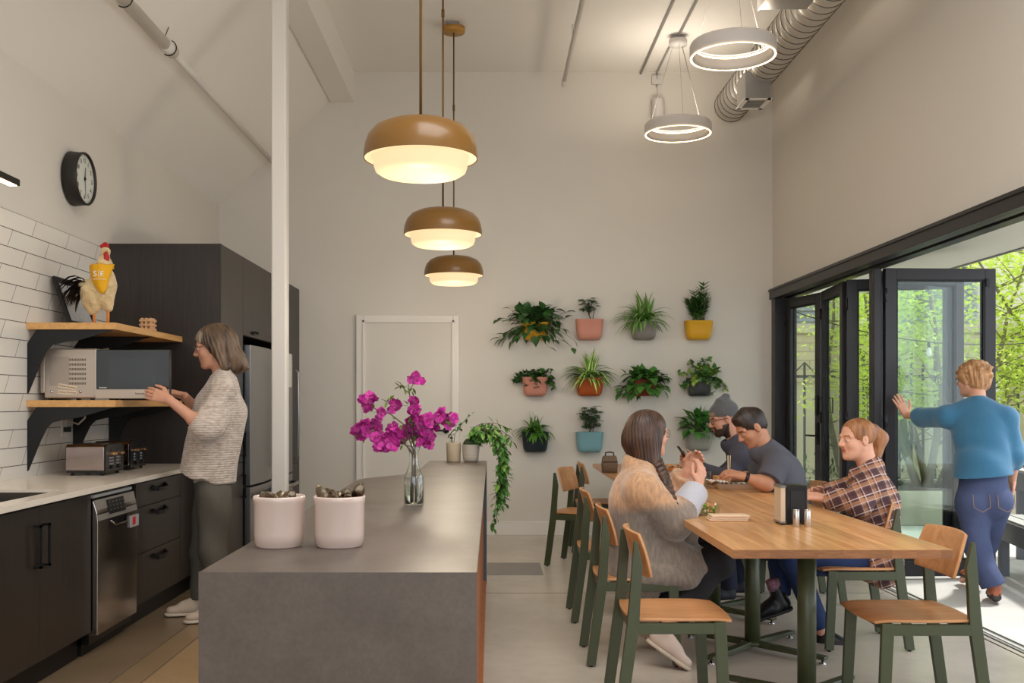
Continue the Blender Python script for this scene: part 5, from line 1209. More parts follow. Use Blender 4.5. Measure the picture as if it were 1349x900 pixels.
# ------------------------------------------------------------------ organic bodies: a signed distance field meshed with surface nets
class Field:
    def __init__(s, lo, hi, h):
        s.h = h; s.lo = np.array(lo, float); s.n = [int(math.ceil((hi[i]-lo[i])/h))+1 for i in range(3)]
        s.ax = [s.lo[i]+h*np.arange(s.n[i]) for i in range(3)]; s.F = np.full(s.n, 0.2, np.float32)
    def sub(s, lo, hi):
        sl = []
        for i in range(3):
            a = max(0, int((lo[i]-s.lo[i])/s.h)-1); b = min(s.n[i], int((hi[i]-s.lo[i])/s.h)+3)
            if b <= a: return None, None
            sl.append(slice(a, b))
        X, Y, Z = np.meshgrid(s.ax[0][sl[0]], s.ax[1][sl[1]], s.ax[2][sl[2]], indexing='ij', sparse=True)
        return tuple(sl), (X, Y, Z)
    def comb(s, sl, d, k, op):
        A = s.F[sl]
        if op == 'add':
            if k > 0: hh = np.clip(0.5+0.5*(A-d)/k, 0, 1); s.F[sl] = A*(1-hh)+d*hh-k*hh*(1-hh)
            else: s.F[sl] = np.minimum(A, d)
        else:                                   # carve
            if k > 0: hh = np.clip(0.5-0.5*(A+d)/k, 0, 1); s.F[sl] = A*(1-hh)-d*hh+k*hh*(1-hh)
            else: s.F[sl] = np.maximum(A, -d)
    def cone(s, a, b, ra, rb, k=0.02, flat=None, f=1.0, op='add', cuta=False, cutb=False, fold=None):
        a = np.array(a, float); b = np.array(b, float); R = max(ra, rb)+k+2.5*s.h
        sl, g = s.sub(np.minimum(a, b)-R, np.maximum(a, b)+R)
        if sl is None: return
        ab = b-a; L2 = float(ab@ab)+1e-12; px, py, pz = g[0]-a[0], g[1]-a[1], g[2]-a[2]
        tt = (px*ab[0]+py*ab[1]+pz*ab[2])/L2; t = np.clip(tt, 0, 1)
        qx, qy, qz = px-t*ab[0], py-t*ab[1], pz-t*ab[2]
        if flat is not None:
            u = np.array(flat, float); u /= np.linalg.norm(u); dt = (qx*u[0]+qy*u[1]+qz*u[2])*(f-1)
            qx, qy, qz = qx+dt*u[0], qy+dt*u[1], qz+dt*u[2]
        d = (np.sqrt(qx*qx+qy*qy+qz*qz)-(ra+(rb-ra)*t))/(f if f > 1 else 1)**0.5
        L = math.sqrt(L2)
        if cuta: d = np.maximum(d, -tt*L)
        if cutb: d = np.maximum(d, (tt-1)*L)
        if fold is not None: d = d+fold(g[0], g[1], g[2])
        s.comb(sl, d.astype(np.float32), k, op)
    def ell(s, c, r, R=None, k=0.015, op='add'):
        """R: rows are the ellipsoid's own axes"""
        c = np.array(c, float); r = np.array(r, float); m = max(r)+k+2.5*s.h
        sl, g = s.sub(c-m, c+m)
        if sl is None: return
        px, py, pz = g[0]-c[0], g[1]-c[1], g[2]-c[2]
        if R is not None: R = np.array(R, float); q = [px*R[i][0]+py*R[i][1]+pz*R[i][2] for i in range(3)]
        else: q = [px, py, pz]
        k0 = np.sqrt((q[0]/r[0])**2+(q[1]/r[1])**2+(q[2]/r[2])**2); k1 = np.sqrt((q[0]/r[0]**2)**2+(q[1]/r[1]**2)**2+(q[2]/r[2]**2)**2)
        d = k0*(k0-1)/np.maximum(k1, 1e-6)
        s.comb(sl, d.astype(np.float32), k, op)
    def mesh(s):
        F = s.F; S = F < 0
        c = [S[i:S.shape[0]-1+i, j:S.shape[1]-1+j, k:S.shape[2]-1+k] for i in (0, 1) for j in (0, 1) for k in (0, 1)]
        al = c[0].copy(); an = c[0].copy()
        for q in c[1:]: al &= q; an |= q
        act = np.argwhere(an & ~al); idx = np.full([n-1 for n in S.shape], -1, np.int32); idx[act[:, 0], act[:, 1], act[:, 2]] = np.arange(len(act))
        acc = np.zeros((len(act), 3)); cnt = np.zeros(len(act))
        for a in range(3):
            o = [(0, 0), (0, 1), (1, 0), (1, 1)]
            for u, v in o:
                p0 = [0, 0, 0]; p0[(a+1) % 3] = u; p0[(a+2) % 3] = v; p1 = list(p0); p1[a] = 1
                f0 = F[act[:, 0]+p0[0], act[:, 1]+p0[1], act[:, 2]+p0[2]]; f1 = F[act[:, 0]+p1[0], act[:, 1]+p1[1], act[:, 2]+p1[2]]
                m = (f0 < 0) != (f1 < 0); t = np.where(m, f0/np.where(m, f0-f1, 1), 0)
                for i in range(3): acc[:, i] += np.where(m, p0[i]+(t if i == a else 0), 0)
                cnt += m
        V = (act+acc/cnt[:, None])*s.h+s.lo
        Q = []
        for a in range(3):
            b, c_ = (a+1) % 3, (a+2) % 3
            sa = [slice(None)]*3; sb = [slice(None)]*3; sa[a] = slice(0, -1); sb[a] = slice(1, None)
            D = S[tuple(sa)] != S[tuple(sb)]; e = np.argwhere(D)
            e = e[(e[:, b] > 0) & (e[:, c_] > 0) & (e[:, b] < S.shape[b]-1) & (e[:, c_] < S.shape[c_]-1)]
            def ix(db, dc): q = e.copy(); q[:, b] -= db; q[:, c_] -= dc; return idx[q[:, 0], q[:, 1], q[:, 2]]
            q = np.stack([ix(1, 1), ix(0, 1), ix(0, 0), ix(1, 0)], 1); ins = S[e[:, 0], e[:, 1], e[:, 2]]
            q[~ins] = q[~ins][:, ::-1]; Q.append(q)
        return V, np.concatenate(Q)
def fmesh(fld, name, mats, parent=None, classify=None, warp=None):
    V, Q = fld.mesh()
    off = np.zeros(3); p = parent
    while p is not None: off += np.array(p.location); p = p.parent
    if warp is not None: V = warp(V)
    me = bpy.data.meshes.new(name); me.vertices.add(len(V)); me.vertices.foreach_set('co', (V-off).astype(np.float32).ravel())
    me.loops.add(len(Q)*4); me.loops.foreach_set('vertex_index', Q.astype(np.int32).ravel()); me.polygons.add(len(Q))
    me.polygons.foreach_set('loop_start', np.arange(len(Q), dtype=np.int32)*4)
    me.polygons.foreach_set('use_smooth', np.ones(len(Q), bool))
    if not isinstance(mats, (list, tuple)): mats = [mats]
    for m in mats: me.materials.append(m)
    if classify is not None: C = V[Q].mean(1); me.polygons.foreach_set('material_index', classify(C).astype(np.int32))
    me.update(calc_edges=True); me.validate()
    o = bpy.data.objects.new(name, me); COL.objects.link(o)
    if parent is not None: o.parent = parent
    return o
def V3(*a): return np.array(a, float)
def nrm(v): v = np.array(v, float); return v/max(np.linalg.norm(v), 1e-9)
def folds(amp, dirs, seed=0):
    rs = np.random.RandomState(seed); W = []
    for d, fr in dirs:
        for _ in range(3): W.append((nrm(np.array(d)+rs.normal(0, .28, 3))*fr*rs.uniform(.7, 1.4), rs.uniform(0, 6.28)))
    def fn(x, y, z):
        s = 0
        for wv, ph in W: s = s+np.sin(wv[0]*x+wv[1]*y+wv[2]*z+ph)
        return amp*s/len(W)*1.8
    return fn

class Head:
    """head frame: f forward, u up, l left"""
    def __init__(s, c, f, u, sc_=1.0):
        s.c = np.array(c, float); s.f = nrm(f); u = np.array(u, float); s.u = nrm(u-s.f*(u@s.f)); s.l = np.cross(s.u, s.f); s.s = sc_; s.R = [s.f, s.l, s.u]
    def p(s, x, y, z): return s.c+(s.f*x+s.l*y+s.u*z)*s.s
    def loc(s, C): d = C-s.c; return (d@s.f)/s.s, (d@s.l)/s.s, (d@s.u)/s.s
    def build(s, F, beard=False):
        k = s.s; e = lambda c, r, kk=0.012, op='add': F.ell(s.p(*c), np.array(r)*k, s.R, kk*k, op)
        e((-0.012, 0, 0.035), (0.095, 0.075, 0.085)); e((0.028, 0, -0.03), (0.062, 0.058, 0.082), 0.02); e((0.035, 0, -0.075), (0.045, 0.042, 0.030), 0.02)
        e((0.070, 0, -0.092), (0.020, 0.020, 0.018), 0.015)
        for y in (1, -1):
            F.cone(s.p(0.0, y*0.055, -0.04), s.p(0.06, y*0.022, -0.092), 0.018*k, 0.014*k, 0.02*k)
            e((0.052, y*0.038, -0.022), (0.026, 0.022, 0.024), 0.02)
            e((0.094, y*0.032, 0.010), (0.014, 0.016, 0.011), 0.01, 'sub'); e((0.076, y*0.031, 0.008), (0.013, 0.013, 0.012), 0.002)
            F.cone(s.p(0.080, y*0.016, 0.030), s.p(0.068, y*0.050, 0.027), 0.011*k, 0.010*k, 0.012*k)
            e((-0.008, y*0.076, -0.002), (0.020, 0.010, 0.032), 0.006); e((0.002, y*0.086, 0.0), (0.008, 0.006, 0.014), 0.004, 'sub')
            e((0.095, y*0.011, -0.024), (0.011, 0.009, 0.008), 0.006)
        F.cone(s.p(0.083, 0, 0.022), s.p(0.106, 0, -0.019), 0.008*k, 0.012*k, 0.010*k)
        F.cone(s.p(0.084, -0.015, -0.047), s.p(0.084, 0.015, -0.047), 0.0075*k, 0.0075*k, 0.006*k); F.cone(s.p(0.081, -0.013, -0.059), s.p(0.081, 0.013, -0.059), 0.009*k, 0.009*k, 0.006*k)
        e((0.094, 0, -0.0528), (0.010, 0.022, 0.0018), 0.002, 'sub')
    eo = 1.0
    def classify(s, C, idx, beard=False):
        """0 skin, 1 lips, 2 eye white, 3 iris, 4 brow/beard hair"""
        x, y, z = s.loc(C); ay = abs(y)
        m = (x > 0.072) & (abs(z+0.053) < 0.0105) & (ay < 0.023-abs(z+0.053)*0.7); idx[m] = 1
        m = (x > 0.066) & (((ay-0.031)/0.0135)**2+((z-0.0075+0.004*(1-s.eo))/(0.0058*s.eo))**2 < 1); idx[m] = 2
        m = (x > 0.066) & (((ay-0.029)/0.0068)**2+((z-0.0075+0.004*(1-s.eo))/(0.0056*s.eo))**2 < 1); idx[m] = 3
        m = (x > 0.05) & (ay > 0.012) & (ay < 0.052) & (abs(z-0.030+0.10*abs(ay-0.03)) < 0.0042); idx[m] = 4
        if beard:
            m = (x > -0.005) & (z < -0.030-0.25*np.clip(0.075-x, 0, .1)*0-0.0) & (z > -0.13) & ~((x > 0.072) & (abs(z+0.053) < 0.009) & (ay < 0.021)) & ~((z > -0.040) & (x > 0.09) & (ay < 0.012)) & ((z < -0.052) | (ay < 0.034) & (x > 0.07) | (x < 0.04)); idx[m] = 4
        return idx
def hand(F, w_, d, n, side, sc_=1.0, curl=0.5, spread=0.0, thumb=0.5, curls=None):
    """w_ wrist, d along the hand, n palm normal, side +1/-1 puts the thumb on d x n * side"""
    w_ = np.array(w_, float); d = nrm(d); n = np.array(n, float); n = nrm(n-d*(n@d)); l = np.cross(d, n)*side; k = sc_
    F.cone(w_, w_+d*0.03*k, 0.024*k, 0.026*k, 0.012, n, 1.35)
    for q, r in ((-0.026, 0.0145), (-0.009, 0.0155), (0.009, 0.0155), (0.026, 0.0145)): F.cone(w_+d*0.022*k+l*q*0.6*k, w_+d*0.082*k+l*q*k, 0.016*k, r*0.85*k, 0.010)
    LN = [0.068, 0.080, 0.085, 0.076]
    for i, q in enumerate((-0.030, -0.010, 0.010, 0.030)):
        ln = LN[i]*k; a = 0.0; p = w_+d*(0.086-0.004*abs(i-1.7))*k+l*q*k; cc = curl if curls is None else curls[i]; dd = nrm(d+l*q*6*spread)
        r = 0.0088*k*(0.9 if i == 0 else 1)
        for j, fr in enumerate((0.45, 0.31, 0.24)):
            a += cc*(0.55 if j == 0 else 0.85); v = nrm(dd*math.cos(a)+n*math.sin(a)); p2 = p+v*ln*fr; F.cone(p, p2, r, r*0.93, 0.0035); p = p2; r *= 0.93
    b = w_+d*0.022*k+l*0.024*k; v = nrm(d*0.62+l*(0.9-0.5*thumb)+n*0.45*thumb); p = b+v*0.040*k; F.cone(b, p, 0.0145*k, 0.0115*k, 0.008)
    v = nrm(d*0.9+l*(0.45-0.5*thumb)+n*0.35*thumb); p2 = p+v*0.032*k; F.cone(p, p2, 0.0105*k, 0.0095*k, 0.004); v = nrm(d*1.0+l*(0.2-.4*thumb)+n*0.3*thumb); F.cone(p2, p2+v*0.026*k, 0.0095*k, 0.008*k, 0.004)

SKIN = {}
def skin(nm, col): return M('skin_'+nm, col, 0.5, sss=0.12, var=0.04, vscale=14)
LIPS = M('lips_rose', (176, 98, 88), 0.4); EYEW = M('eye_white', (216, 208, 200), 0.2); IRIS = M('eye_dark', (40, 34, 30), 0.15)
def hairm(nm, c1, c2, scale=26, st=(1, 1, 0.12)):
    m = wood(nm, c1, c2, 0.42, stretch=st, scale=scale); nt = m.node_tree; b = nt.nodes['Principled BSDF']
    nz = [n for n in nt.nodes if n.type == 'TEX_NOISE'][0]; bu = nd(nt, 'ShaderNodeBump'); bu.inputs['Strength'].default_value = 0.7; bu.inputs['Distance'].default_value = 0.006
    nt.links.new(nz.outputs[0], bu.inputs['Height']); nt.links.new(bu.outputs[0], b.inputs['Normal']); return m
def strandwarp(c, u, amp=0.0022, fr=46, seed=0):
    """ripple a hair surface with strands running down from the crown"""
    c = np.array(c, float); u = nrm(u); a1 = nrm(np.cross(u, [0.3, 1, 0.1])); a2 = np.cross(u, a1)
    def fn(V):
        d = V-c; az = np.arctan2(d@a2, d@a1); h_ = d@u; r = amp*(np.sin(az*fr+h_*30+seed)+0.6*np.sin(az*fr*1.9-h_*22)+0.5*np.sin(az*11+h_*14+seed))
        rad = d-np.outer(h_, u); rad /= np.maximum(np.linalg.norm(rad, axis=1), 1e-6)[:, None]; return V+rad*r[:, None]
    return fn

class Person:
    def __init__(s, label, base, J, H_, skinm, hairm_, k=1.0, h=0.0055, lo=None, hi=None):
        s.t = thing('person', label, 'person', base); s.J = {a: np.array(b, float) for a, b in J.items()}; s.H = H_; s.skin = skinm; s.hair = hairm_; s.k = k; s.h = h
        pts = np.array(list(s.J.values())+[H_.c]); s.lo = pts.min(0)-0.24; s.hi = pts.max(0)+0.24
    def field(s, h=None, lo=None, hi=None): return Field(s.lo if lo is None else lo, s.hi if hi is None else hi, h or s.h)
    def fwd(s): 
        J = s.J; a = J['shL']-J['shR']; b = J['chest']-J['pelvis']; return nrm(np.cross(a, b))
    def torso(s, F, g=0.0, kk=0.04, fold=None, bust=0.0, belly=0.0, w=1.0):
        J = s.J; k = s.k; f = s.fwd(); lat = nrm(J['shL']-J['shR'])
        F.cone(J['pelvis'], J['waist'], 0.150*k*w+g, 0.135*k*w+g, kk, f, 1.35, fold=fold)
        F.cone(J['waist'], J['chest'], 0.135*k*w+g, 0.155*k*w+g, kk, f, 1.32, fold=fold)
        F.cone(J['chest'], (J['shL']+J['shR'])/2, 0.150*k*w+g, 0.10*k*w+g, kk, f, 1.4, fold=fold)
        F.cone(J['shL'], J['shR'], 0.055*k+g, 0.055*k+g, kk)
        F.cone((J['shL']+J['shR'])/2, J['neck'], 0.075*k+g, 0.052*k+g*0.6, 0.04)
        for q in ('shL', 'shR'): F.cone(J['neck']*0.6+J[q]*0.4, J[q], 0.042*k+g, 0.05*k+g, 0.04)
        if bust:
            for q in (1, -1): F.ell(J['chest']+f*0.085*k+lat*q*0.065*k, np.array((0.07, 0.07, 0.07))*k*bust+g, None, 0.04)
        if belly: F.ell(J['waist']*0.7+J['pelvis']*0.3+f*0.05*k, np.array((0.14, 0.14, 0.13))*k*belly+g, None, 0.05)
    def body(s, hands, beard=False, arm=1.0):
        J = s.J; k = s.k; F = s.field(); s.torso(F, -0.006); s.H.build(F)
        hb = s.H.p(-0.015, 0, -0.055); F.cone(J['neck'], hb, 0.052*k, 0.050*k, 0.02); F.cone(J['neck'], s.H.p(-0.045, 0, 0.0), 0.045*k, 0.045*k, 0.02)
        for q in 'LR':
            F.cone(J['sh'+q], J['el'+q], 0.046*k*arm, 0.038*k*arm, 0.02); F.cone(J['el'+q], J['wr'+q], 0.037*k*arm, 0.025*k, 0.015)
            m_ = J['el'+q]*0.7+J['wr'+q]*0.3; F.cone(J['el'+q], m_, 0.036*k*arm, 0.039*k*arm, 0.015)
            F.cone(J['hip'+q], J['kn'+q], 0.078*k, 0.052*k, 0.03); F.cone(J['kn'+q], J['kn'+q]*0.65+J['an'+q]*0.35, 0.052*k, 0.052*k, 0.02); F.cone(J['kn'+q]*0.65+J['an'+q]*0.35, J['an'+q], 0.050*k, 0.034*k, 0.02)
            F.cone(J['an'+q]+V3(0, 0, -0.02), J['toe'+q], 0.034*k, 0.026*k, 0.02)
            if q in hands: hand(F, J['wr'+q], **hands[q])
        H_ = s.H
        def cl(C):
            idx = np.zeros(len(C), int); near = np.linalg.norm(C-H_.c, axis=1) < 0.17; sub = idx[near]; idx[near] = H_.classify(C[near], sub, beard); return idx
        s.bodyo = fmesh(F, 'body', [s.skin, LIPS, EYEW, IRIS, s.hair], s.t, cl); return s.bodyo
    def top(s, name, m, g=0.016, sleeve=1.0, fold=None, bust=0, belly=0, w=1.0, skirt=None, cuff=0.008, neckcut=True, arm=1.0, extra=None, sl_r=None, classify=None, warp=None, legs=0, hem=None):
        J = s.J; F = s.field(); k = s.k; s.torso(F, g, fold=fold, bust=bust, belly=belly, w=w)
        for q in 'LR':
            e, wr, sh = J['el'+q], J['wr'+q], J['sh'+q]; r = (sl_r or 0)
            sv = sleeve if not isinstance(sleeve, dict) else sleeve[q]
            if sv <= 1: en = sh+(e-sh)*sv; F.cone(sh, en, 0.050*k*arm+g, (0.046*k*arm+g+cuff), 0.03, cutb=True, fold=fold)
            else:
                F.cone(sh, e, 0.050*k*arm+g, 0.042*k*arm+g+r, 0.03, fold=fold); en = e+(wr-e)*(sv-1); F.cone(e, en, 0.042*k*arm+g+r, 0.032*k+g+cuff, 0.02, cutb=True, fold=fold)
        if legs:
            for q in 'LR': F.cone(J['hip'+q], J['hip'+q]+(J['kn'+q]-J['hip'+q])*legs, 0.10*k+g, 0.10*k+g, 0.04, cutb=True, fold=fold)
        if extra: extra(F)
        if hem is not None:
            hp_, hn = np.array(hem[0], float), nrm(hem[1]); sl, g_ = F.sub(s.lo, s.hi); F.F[sl] = np.maximum(F.F[sl], (g_[0]-hp_[0])*hn[0]+(g_[1]-hp_[1])*hn[1]+(g_[2]-hp_[2])*hn[2]).astype(np.float32)
        F.ell(s.H.p(0.012, 0, -0.10), V3(0.066, 0.066, 0.058)*k, s.H.R, 0.01, 'sub'); 
        return fmesh(F, name, m, s.t, classify, warp)
    def pants(s, name, m, g=0.012, fold=None, end=0.96, flare=0.0, w=1.0, butt=0.0, thick=1.0):
        J = s.J; F = s.field(); k = s.k; f = s.fwd(); F.cone(J['pelvis'], J['waist']*0.55+J['pelvis']*0.45, 0.150*k*w+g, 0.138*k*w+g, 0.03, f, 1.35, fold=fold)
        for q in 'LR':
            hp, kn, an = J['hip'+q], J['kn'+q], J['an'+q]
            F.cone(hp, kn, 0.088*k*thick+g, 0.060*k*thick+g, 0.035, fold=fold); F.cone(kn, kn+(an-kn)*end, 0.060*k*thick+g, (0.045+flare)*k*thick+g, 0.03, cutb=True, fold=fold)
            if butt: F.ell(hp-f*0.045*k+V3(0, 0, -0.01), V3(0.085, 0.085, 0.09)*k*butt+g, None, 0.035)
        return fmesh(F, name, m, s.t)
    def shoe(s, q, m, sole, name='shoe', k=1.0, up=(0, 0, 1), high=0.0, solet=0.018):
        J = s.J; an, toe = J['an'+q], J['toe'+q]; d = toe-an; up = nrm(up); d = nrm(d-up*(d@up)); sd = np.cross(up, d)
        hl = an-up*0.075*k-d*0.045*k; F = Field(an-0.3, an+0.3, 0.005); L = 0.265*k
        def R(x, y, z): return hl+d*x*k+sd*y*k+up*z*k
        F.cone(R(0.035, 0, 0.045), R(0.10, 0, 0.045), 0.036*k, 0.040*k, 0.02); F.cone(R(0.10, 0, 0.04), R(0.215, 0.003, 0.03), 0.045*k, 0.036*k, 0.03, up, 1.35)
        F.cone(R(0.035, 0, 0.05), R(0.05, 0, 0.10+high), 0.036*k, 0.041*k, 0.02, cutb=True); F.cone(R(0.06, 0, 0.085), R(0.15, 0, 0.055), 0.030*k, 0.03*k, 0.03)
        sl, g = F.sub(an-0.3, an+0.3); z = (g[0]-hl[0])*up[0]+(g[1]-hl[1])*up[1]+(g[2]-hl[2])*up[2]; F.F[sl] = np.maximum(F.F[sl], -(z-0.004)).astype(np.float32)
        o = fmesh(F, name, m, s.t)
        G = Field(an-0.3, an+0.3, 0.005); G.cone(R(0.035, 0, 0.01), R(0.11, 0, 0.01), 0.041*k, 0.040*k, 0.02); G.cone(R(0.11, 0, 0.01), R(0.22, 0.003, 0.01), 0.040*k, 0.041*k, 0.03)
        sl, g = G.sub(an-0.3, an+0.3); z = (g[0]-hl[0])*up[0]+(g[1]-hl[1])*up[1]+(g[2]-hl[2])*up[2]; G.F[sl] = np.maximum(np.maximum(G.F[sl], -z), z-solet).astype(np.float32)
        so = fmesh(G, 'sole', sole, o); return o, R
    def haircap(s, F, grow=0.012, front=0.055, low=-0.02, back=-0.07):
        H_ = s.H; k = H_.s; F.ell(H_.p(-0.018, 0, 0.038), V3(0.095+grow, 0.077+grow, 0.084+grow)*k, H_.R, 0.01)
    def facecut(s, F, x0=0.075, hz=0.055, side=0.03):
        """carve the face out of the hair"""
        H_ = s.H; k = H_.s; F.ell(H_.p(0.105, 0, -0.035), V3(0.085, 0.075, 0.095)*k, H_.R, 0.01, 'sub')
    def glasses(s, m, r=0.021, rim=0.0016):
        H_ = s.H; mb = MB()
        for y in (1, -1):
            c = H_.p(0.098, y*0.032, 0.006); pts = [c+(H_.l*math.cos(a)*1.1+H_.u*math.sin(a)*0.9)*r-H_.f*0.006*abs(math.cos(a)) for a in np.linspace(0, 2*PI, 21)]; mb.tube(pts, rim, 6, caps=False)
            mb.tube([H_.p(0.094, y*0.056, 0.010), H_.p(0.075, y*0.074, 0.012), H_.p(0.0, y*0.083, 0.012), H_.p(-0.012, y*0.083, 0.0)], rim, 6)
        mb.tube([H_.p(0.100, -0.010, 0.010), H_.p(0.103, 0, 0.013), H_.p(0.100, 0.010, 0.010)], rim, 6)
        return mb.build('glasses', m, s.t)
def cat2(p, q): return list(p)+list(q)
def W(px, py, Y): return np.array(P(px, py, Y))
# ================================================================== woman at the microwave
SK1 = skin('light', (206, 152, 126)); HR1 = hairm('hair_grey_brown', (52, 36, 26), (120, 96, 74)); HRG = hairm('hair_silver', (104, 90, 76), (160, 146, 130))
Yb = 6.32
Hd = Head(W(281, 458, Yb), (-0.97, -0.10, -0.22), (-0.2, 0, 1), 1.10)
J = dict(neck=W(293, 492, Yb+0.01), chest=W(288, 535, Yb), waist=W(282, 590, Yb), pelvis=W(281, 640, Yb),
         shL=W(294, 512, Yb-0.17), shR=W(294, 512, Yb+0.18), elL=W(270, 564, Yb-0.30), wrL=W(222, 526, Yb-0.345),
         elR=W(264, 545, Yb+0.25), wrR=W(243, 522, Yb+0.05), hipL=W(283, 655, Yb-0.09), hipR=W(279, 655, Yb+0.09), knL=W(281, 728, Yb-0.10), knR=W(268, 728, Yb+0.08),
         anL=W(292, 803, Yb-0.14), anR=W(266, 795, Yb+0.03), toeL=W(268, 816, Yb-0.18), toeR=W(236, 805, Yb-0.0))
J['anR'][2] = 0.085; J['toeR'][2] = 0.03; J['anL'][2] = 0.085; J['toeL'][2] = 0.03
p = Person('woman with grey-brown hair in a pale knitted cardigan opening the microwave door', (J['pelvis'][0], Yb, 0), J, Hd, SK1, HR1, 1.06)
p.body({'L': dict(d=(-0.95, 0.05, 0.30), n=(0.1, 0.95, -0.25), side=-1, curl=0.42, thumb=0.6, sc_=1.05), 'R': dict(d=(-0.75, -0.5, 0.25), n=(-0.2, -0.4, -0.85), side=1, curl=0.55, thumb=0.6, sc_=1.05)}, arm=1.08)
TOP1 = M('black_top', (28, 26, 28), 0.8)
p.top('black_top', TOP1, 0.004, 0.8, w=0.92, hem=(W(270, 628, Yb), (0, 0, -1)))
def knitm(nm, c1, c2):
    m = M(nm, c1, 0.95, sheen=0.4); nt = m.node_tree; b = nt.nodes['Principled BSDF']; tc = nd(nt, 'ShaderNodeTexCoord'); L = nt.links.new
    nz = nd(nt, 'ShaderNodeTexNoise', _Scale=30.0, _Detail=5.0); mp = nd(nt, 'ShaderNodeMapping'); mp.inputs['Scale'].default_value = (1, 1, 2.2); L(tc.outputs['Object'], mp.inputs[0]); L(mp.outputs[0], nz.inputs['Vector'])
    cr = nd(nt, 'ShaderNodeValToRGB'); cr.color_ramp.elements[0].color = (*lin(c2), 1); cr.color_ramp.elements[1].color = (*lin(c1), 1); cr.color_ramp.elements[0].position = 0.35; cr.color_ramp.elements[1].position = 0.6
    L(nz.outputs[0], cr.inputs[0]); L(cr.outputs[0], b.inputs['Base Color'])
    wv = nd(nt, 'ShaderNodeTexWave', _Scale=22.0, _Distortion=2.0); wv.bands_direction = 'Z'; L(tc.outputs['Object'], wv.inputs['Vector']); bu = nd(nt, 'ShaderNodeBump'); bu.inputs['Strength'].default_value = 0.35; bu.inputs['Distance'].default_value = 0.01; L(wv.outputs['Fac'], bu.inputs['Height']); L(bu.outputs[0], b.inputs['Normal'])
    return m
fo = folds(0.008, [((0.6, 0.2, 1), 38), ((1, 0.4, 0.3), 26)], 1)
def ex(F):
    f = p.fwd(); lo_ = W(276, 636, Yb)
    # open cardigan falling straight from the shoulders
    F.cone(J['chest']+V3(0.01, 0, -0.05), W(272, 628, Yb), 0.168, 0.180, 0.05, V3(0, 1, 0), 0.92, cutb=True, fold=folds(0.012, [((1, 0.8, 0.05), 42), ((0.5, 1, 0.1), 30)], 4))
    for q, yy in (('L', -0.02), ('R', 0.02)):   # batwing sleeve
        a = (J['sh'+q]+J['chest'])/2; F.cone(a+V3(0, 0, -0.02), J['el'+q]+V3(0.04, -yy, 0.0), 0.085, 0.075, 0.05, fold=fo)
        F.cone(J['el'+q], J['el'+q]*0.72+J['wr'+q]*0.28, 0.075, 0.062, 0.03, cutb=True, fold=fo)
    # open front
    F.cone(W(245, 520, Yb), W(228, 660, Yb), 0.06, 0.07, 0.01, V3(0, 1, 0), 0.9, op='sub')
p.top('cardigan', knitm('knit_oatmeal', (206, 192, 180), (176, 158, 146)), 0.014, 0.9, fold=fo, extra=ex, w=0.92, hem=(W(270, 636, Yb), (0, 0, -1)))
p.pants('cargo_trousers', M('grey_olive_cotton', (88, 84, 76), 0.85, bump=0.2, bscale=60), 0.016, fold=folds(0.008, [((1, 0.3, 1.2), 34), ((0.2, 0.2, 1), 22)], 2), thick=1.04, w=0.9)
BEI = M('canvas_beige', (196, 176, 156), 0.75); SOLEW = M('rubber_sole_cream', (206, 192, 174), 0.6)
for q in 'LR':
    o, R = p.shoe(q, BEI, SOLEW, 'sneaker', 1.05)
    mb = MB()
    for i in range(5): x = 0.10+0.018*i; mb.tube([R(x, -0.024, 0.072-0.006*i), R(x+0.008, 0, 0.082-0.0065*i), R(x, 0.024, 0.072-0.006*i)], 0.0022, 5)
    mb.build('laces', M('lace_white', (214, 204, 190), 0.7), o)
F = Field(Hd.c-0.26, Hd.c+0.26, 0.0045); p.haircap(F, 0.012)
F.ell(Hd.p(-0.04, 0, 0.02), V3(0.10, 0.10, 0.11), Hd.R, 0.03); F.cone(Hd.p(-0.06, 0.0, 0.0), Hd.p(-0.11, 0, -0.13), 0.085, 0.055, 0.04, Hd.l, 0.85)
F.cone(Hd.p(-0.02, 0.075, 0.0), Hd.p(-0.05, 0.07, -0.13), 0.03, 0.028, 0.03); F.cone(Hd.p(-0.02, -0.075, 0.0), Hd.p(-0.05, -0.07, -0.13), 0.03, 0.028, 0.03)
F.cone(Hd.p(-0.12, 0.03, -0.08), Hd.p(-0.16, 0.03, -0.155), 0.04, 0.012, 0.03); F.cone(Hd.p(-0.12, -0.03, -0.08), Hd.p(-0.15, -0.04, -0.15), 0.04, 0.014, 0.03)
F.ell(Hd.p(0.09, 0, -0.035), V3(0.085, 0.12, 0.088)*1.1, Hd.R, 0.012, 'sub'); F.ell(Hd.p(0.03, 0, -0.10), V3(0.06, 0.062, 0.08), Hd.R, 0.01, 'sub')
def hc(C):
    x, y, z = Hd.loc(C); return ((x > 0.042+0.012*np.sin(z*60)) & (x < 0.085) & (z > -0.05)).astype(int)
fmesh(F, 'hair', [HR1, HRG], p.t, hc, strandwarp(Hd.c, Hd.u, 0.003, 30))
p.glasses(M('metal_glasses_frame', (120, 116, 118), 0.3, 0.8))

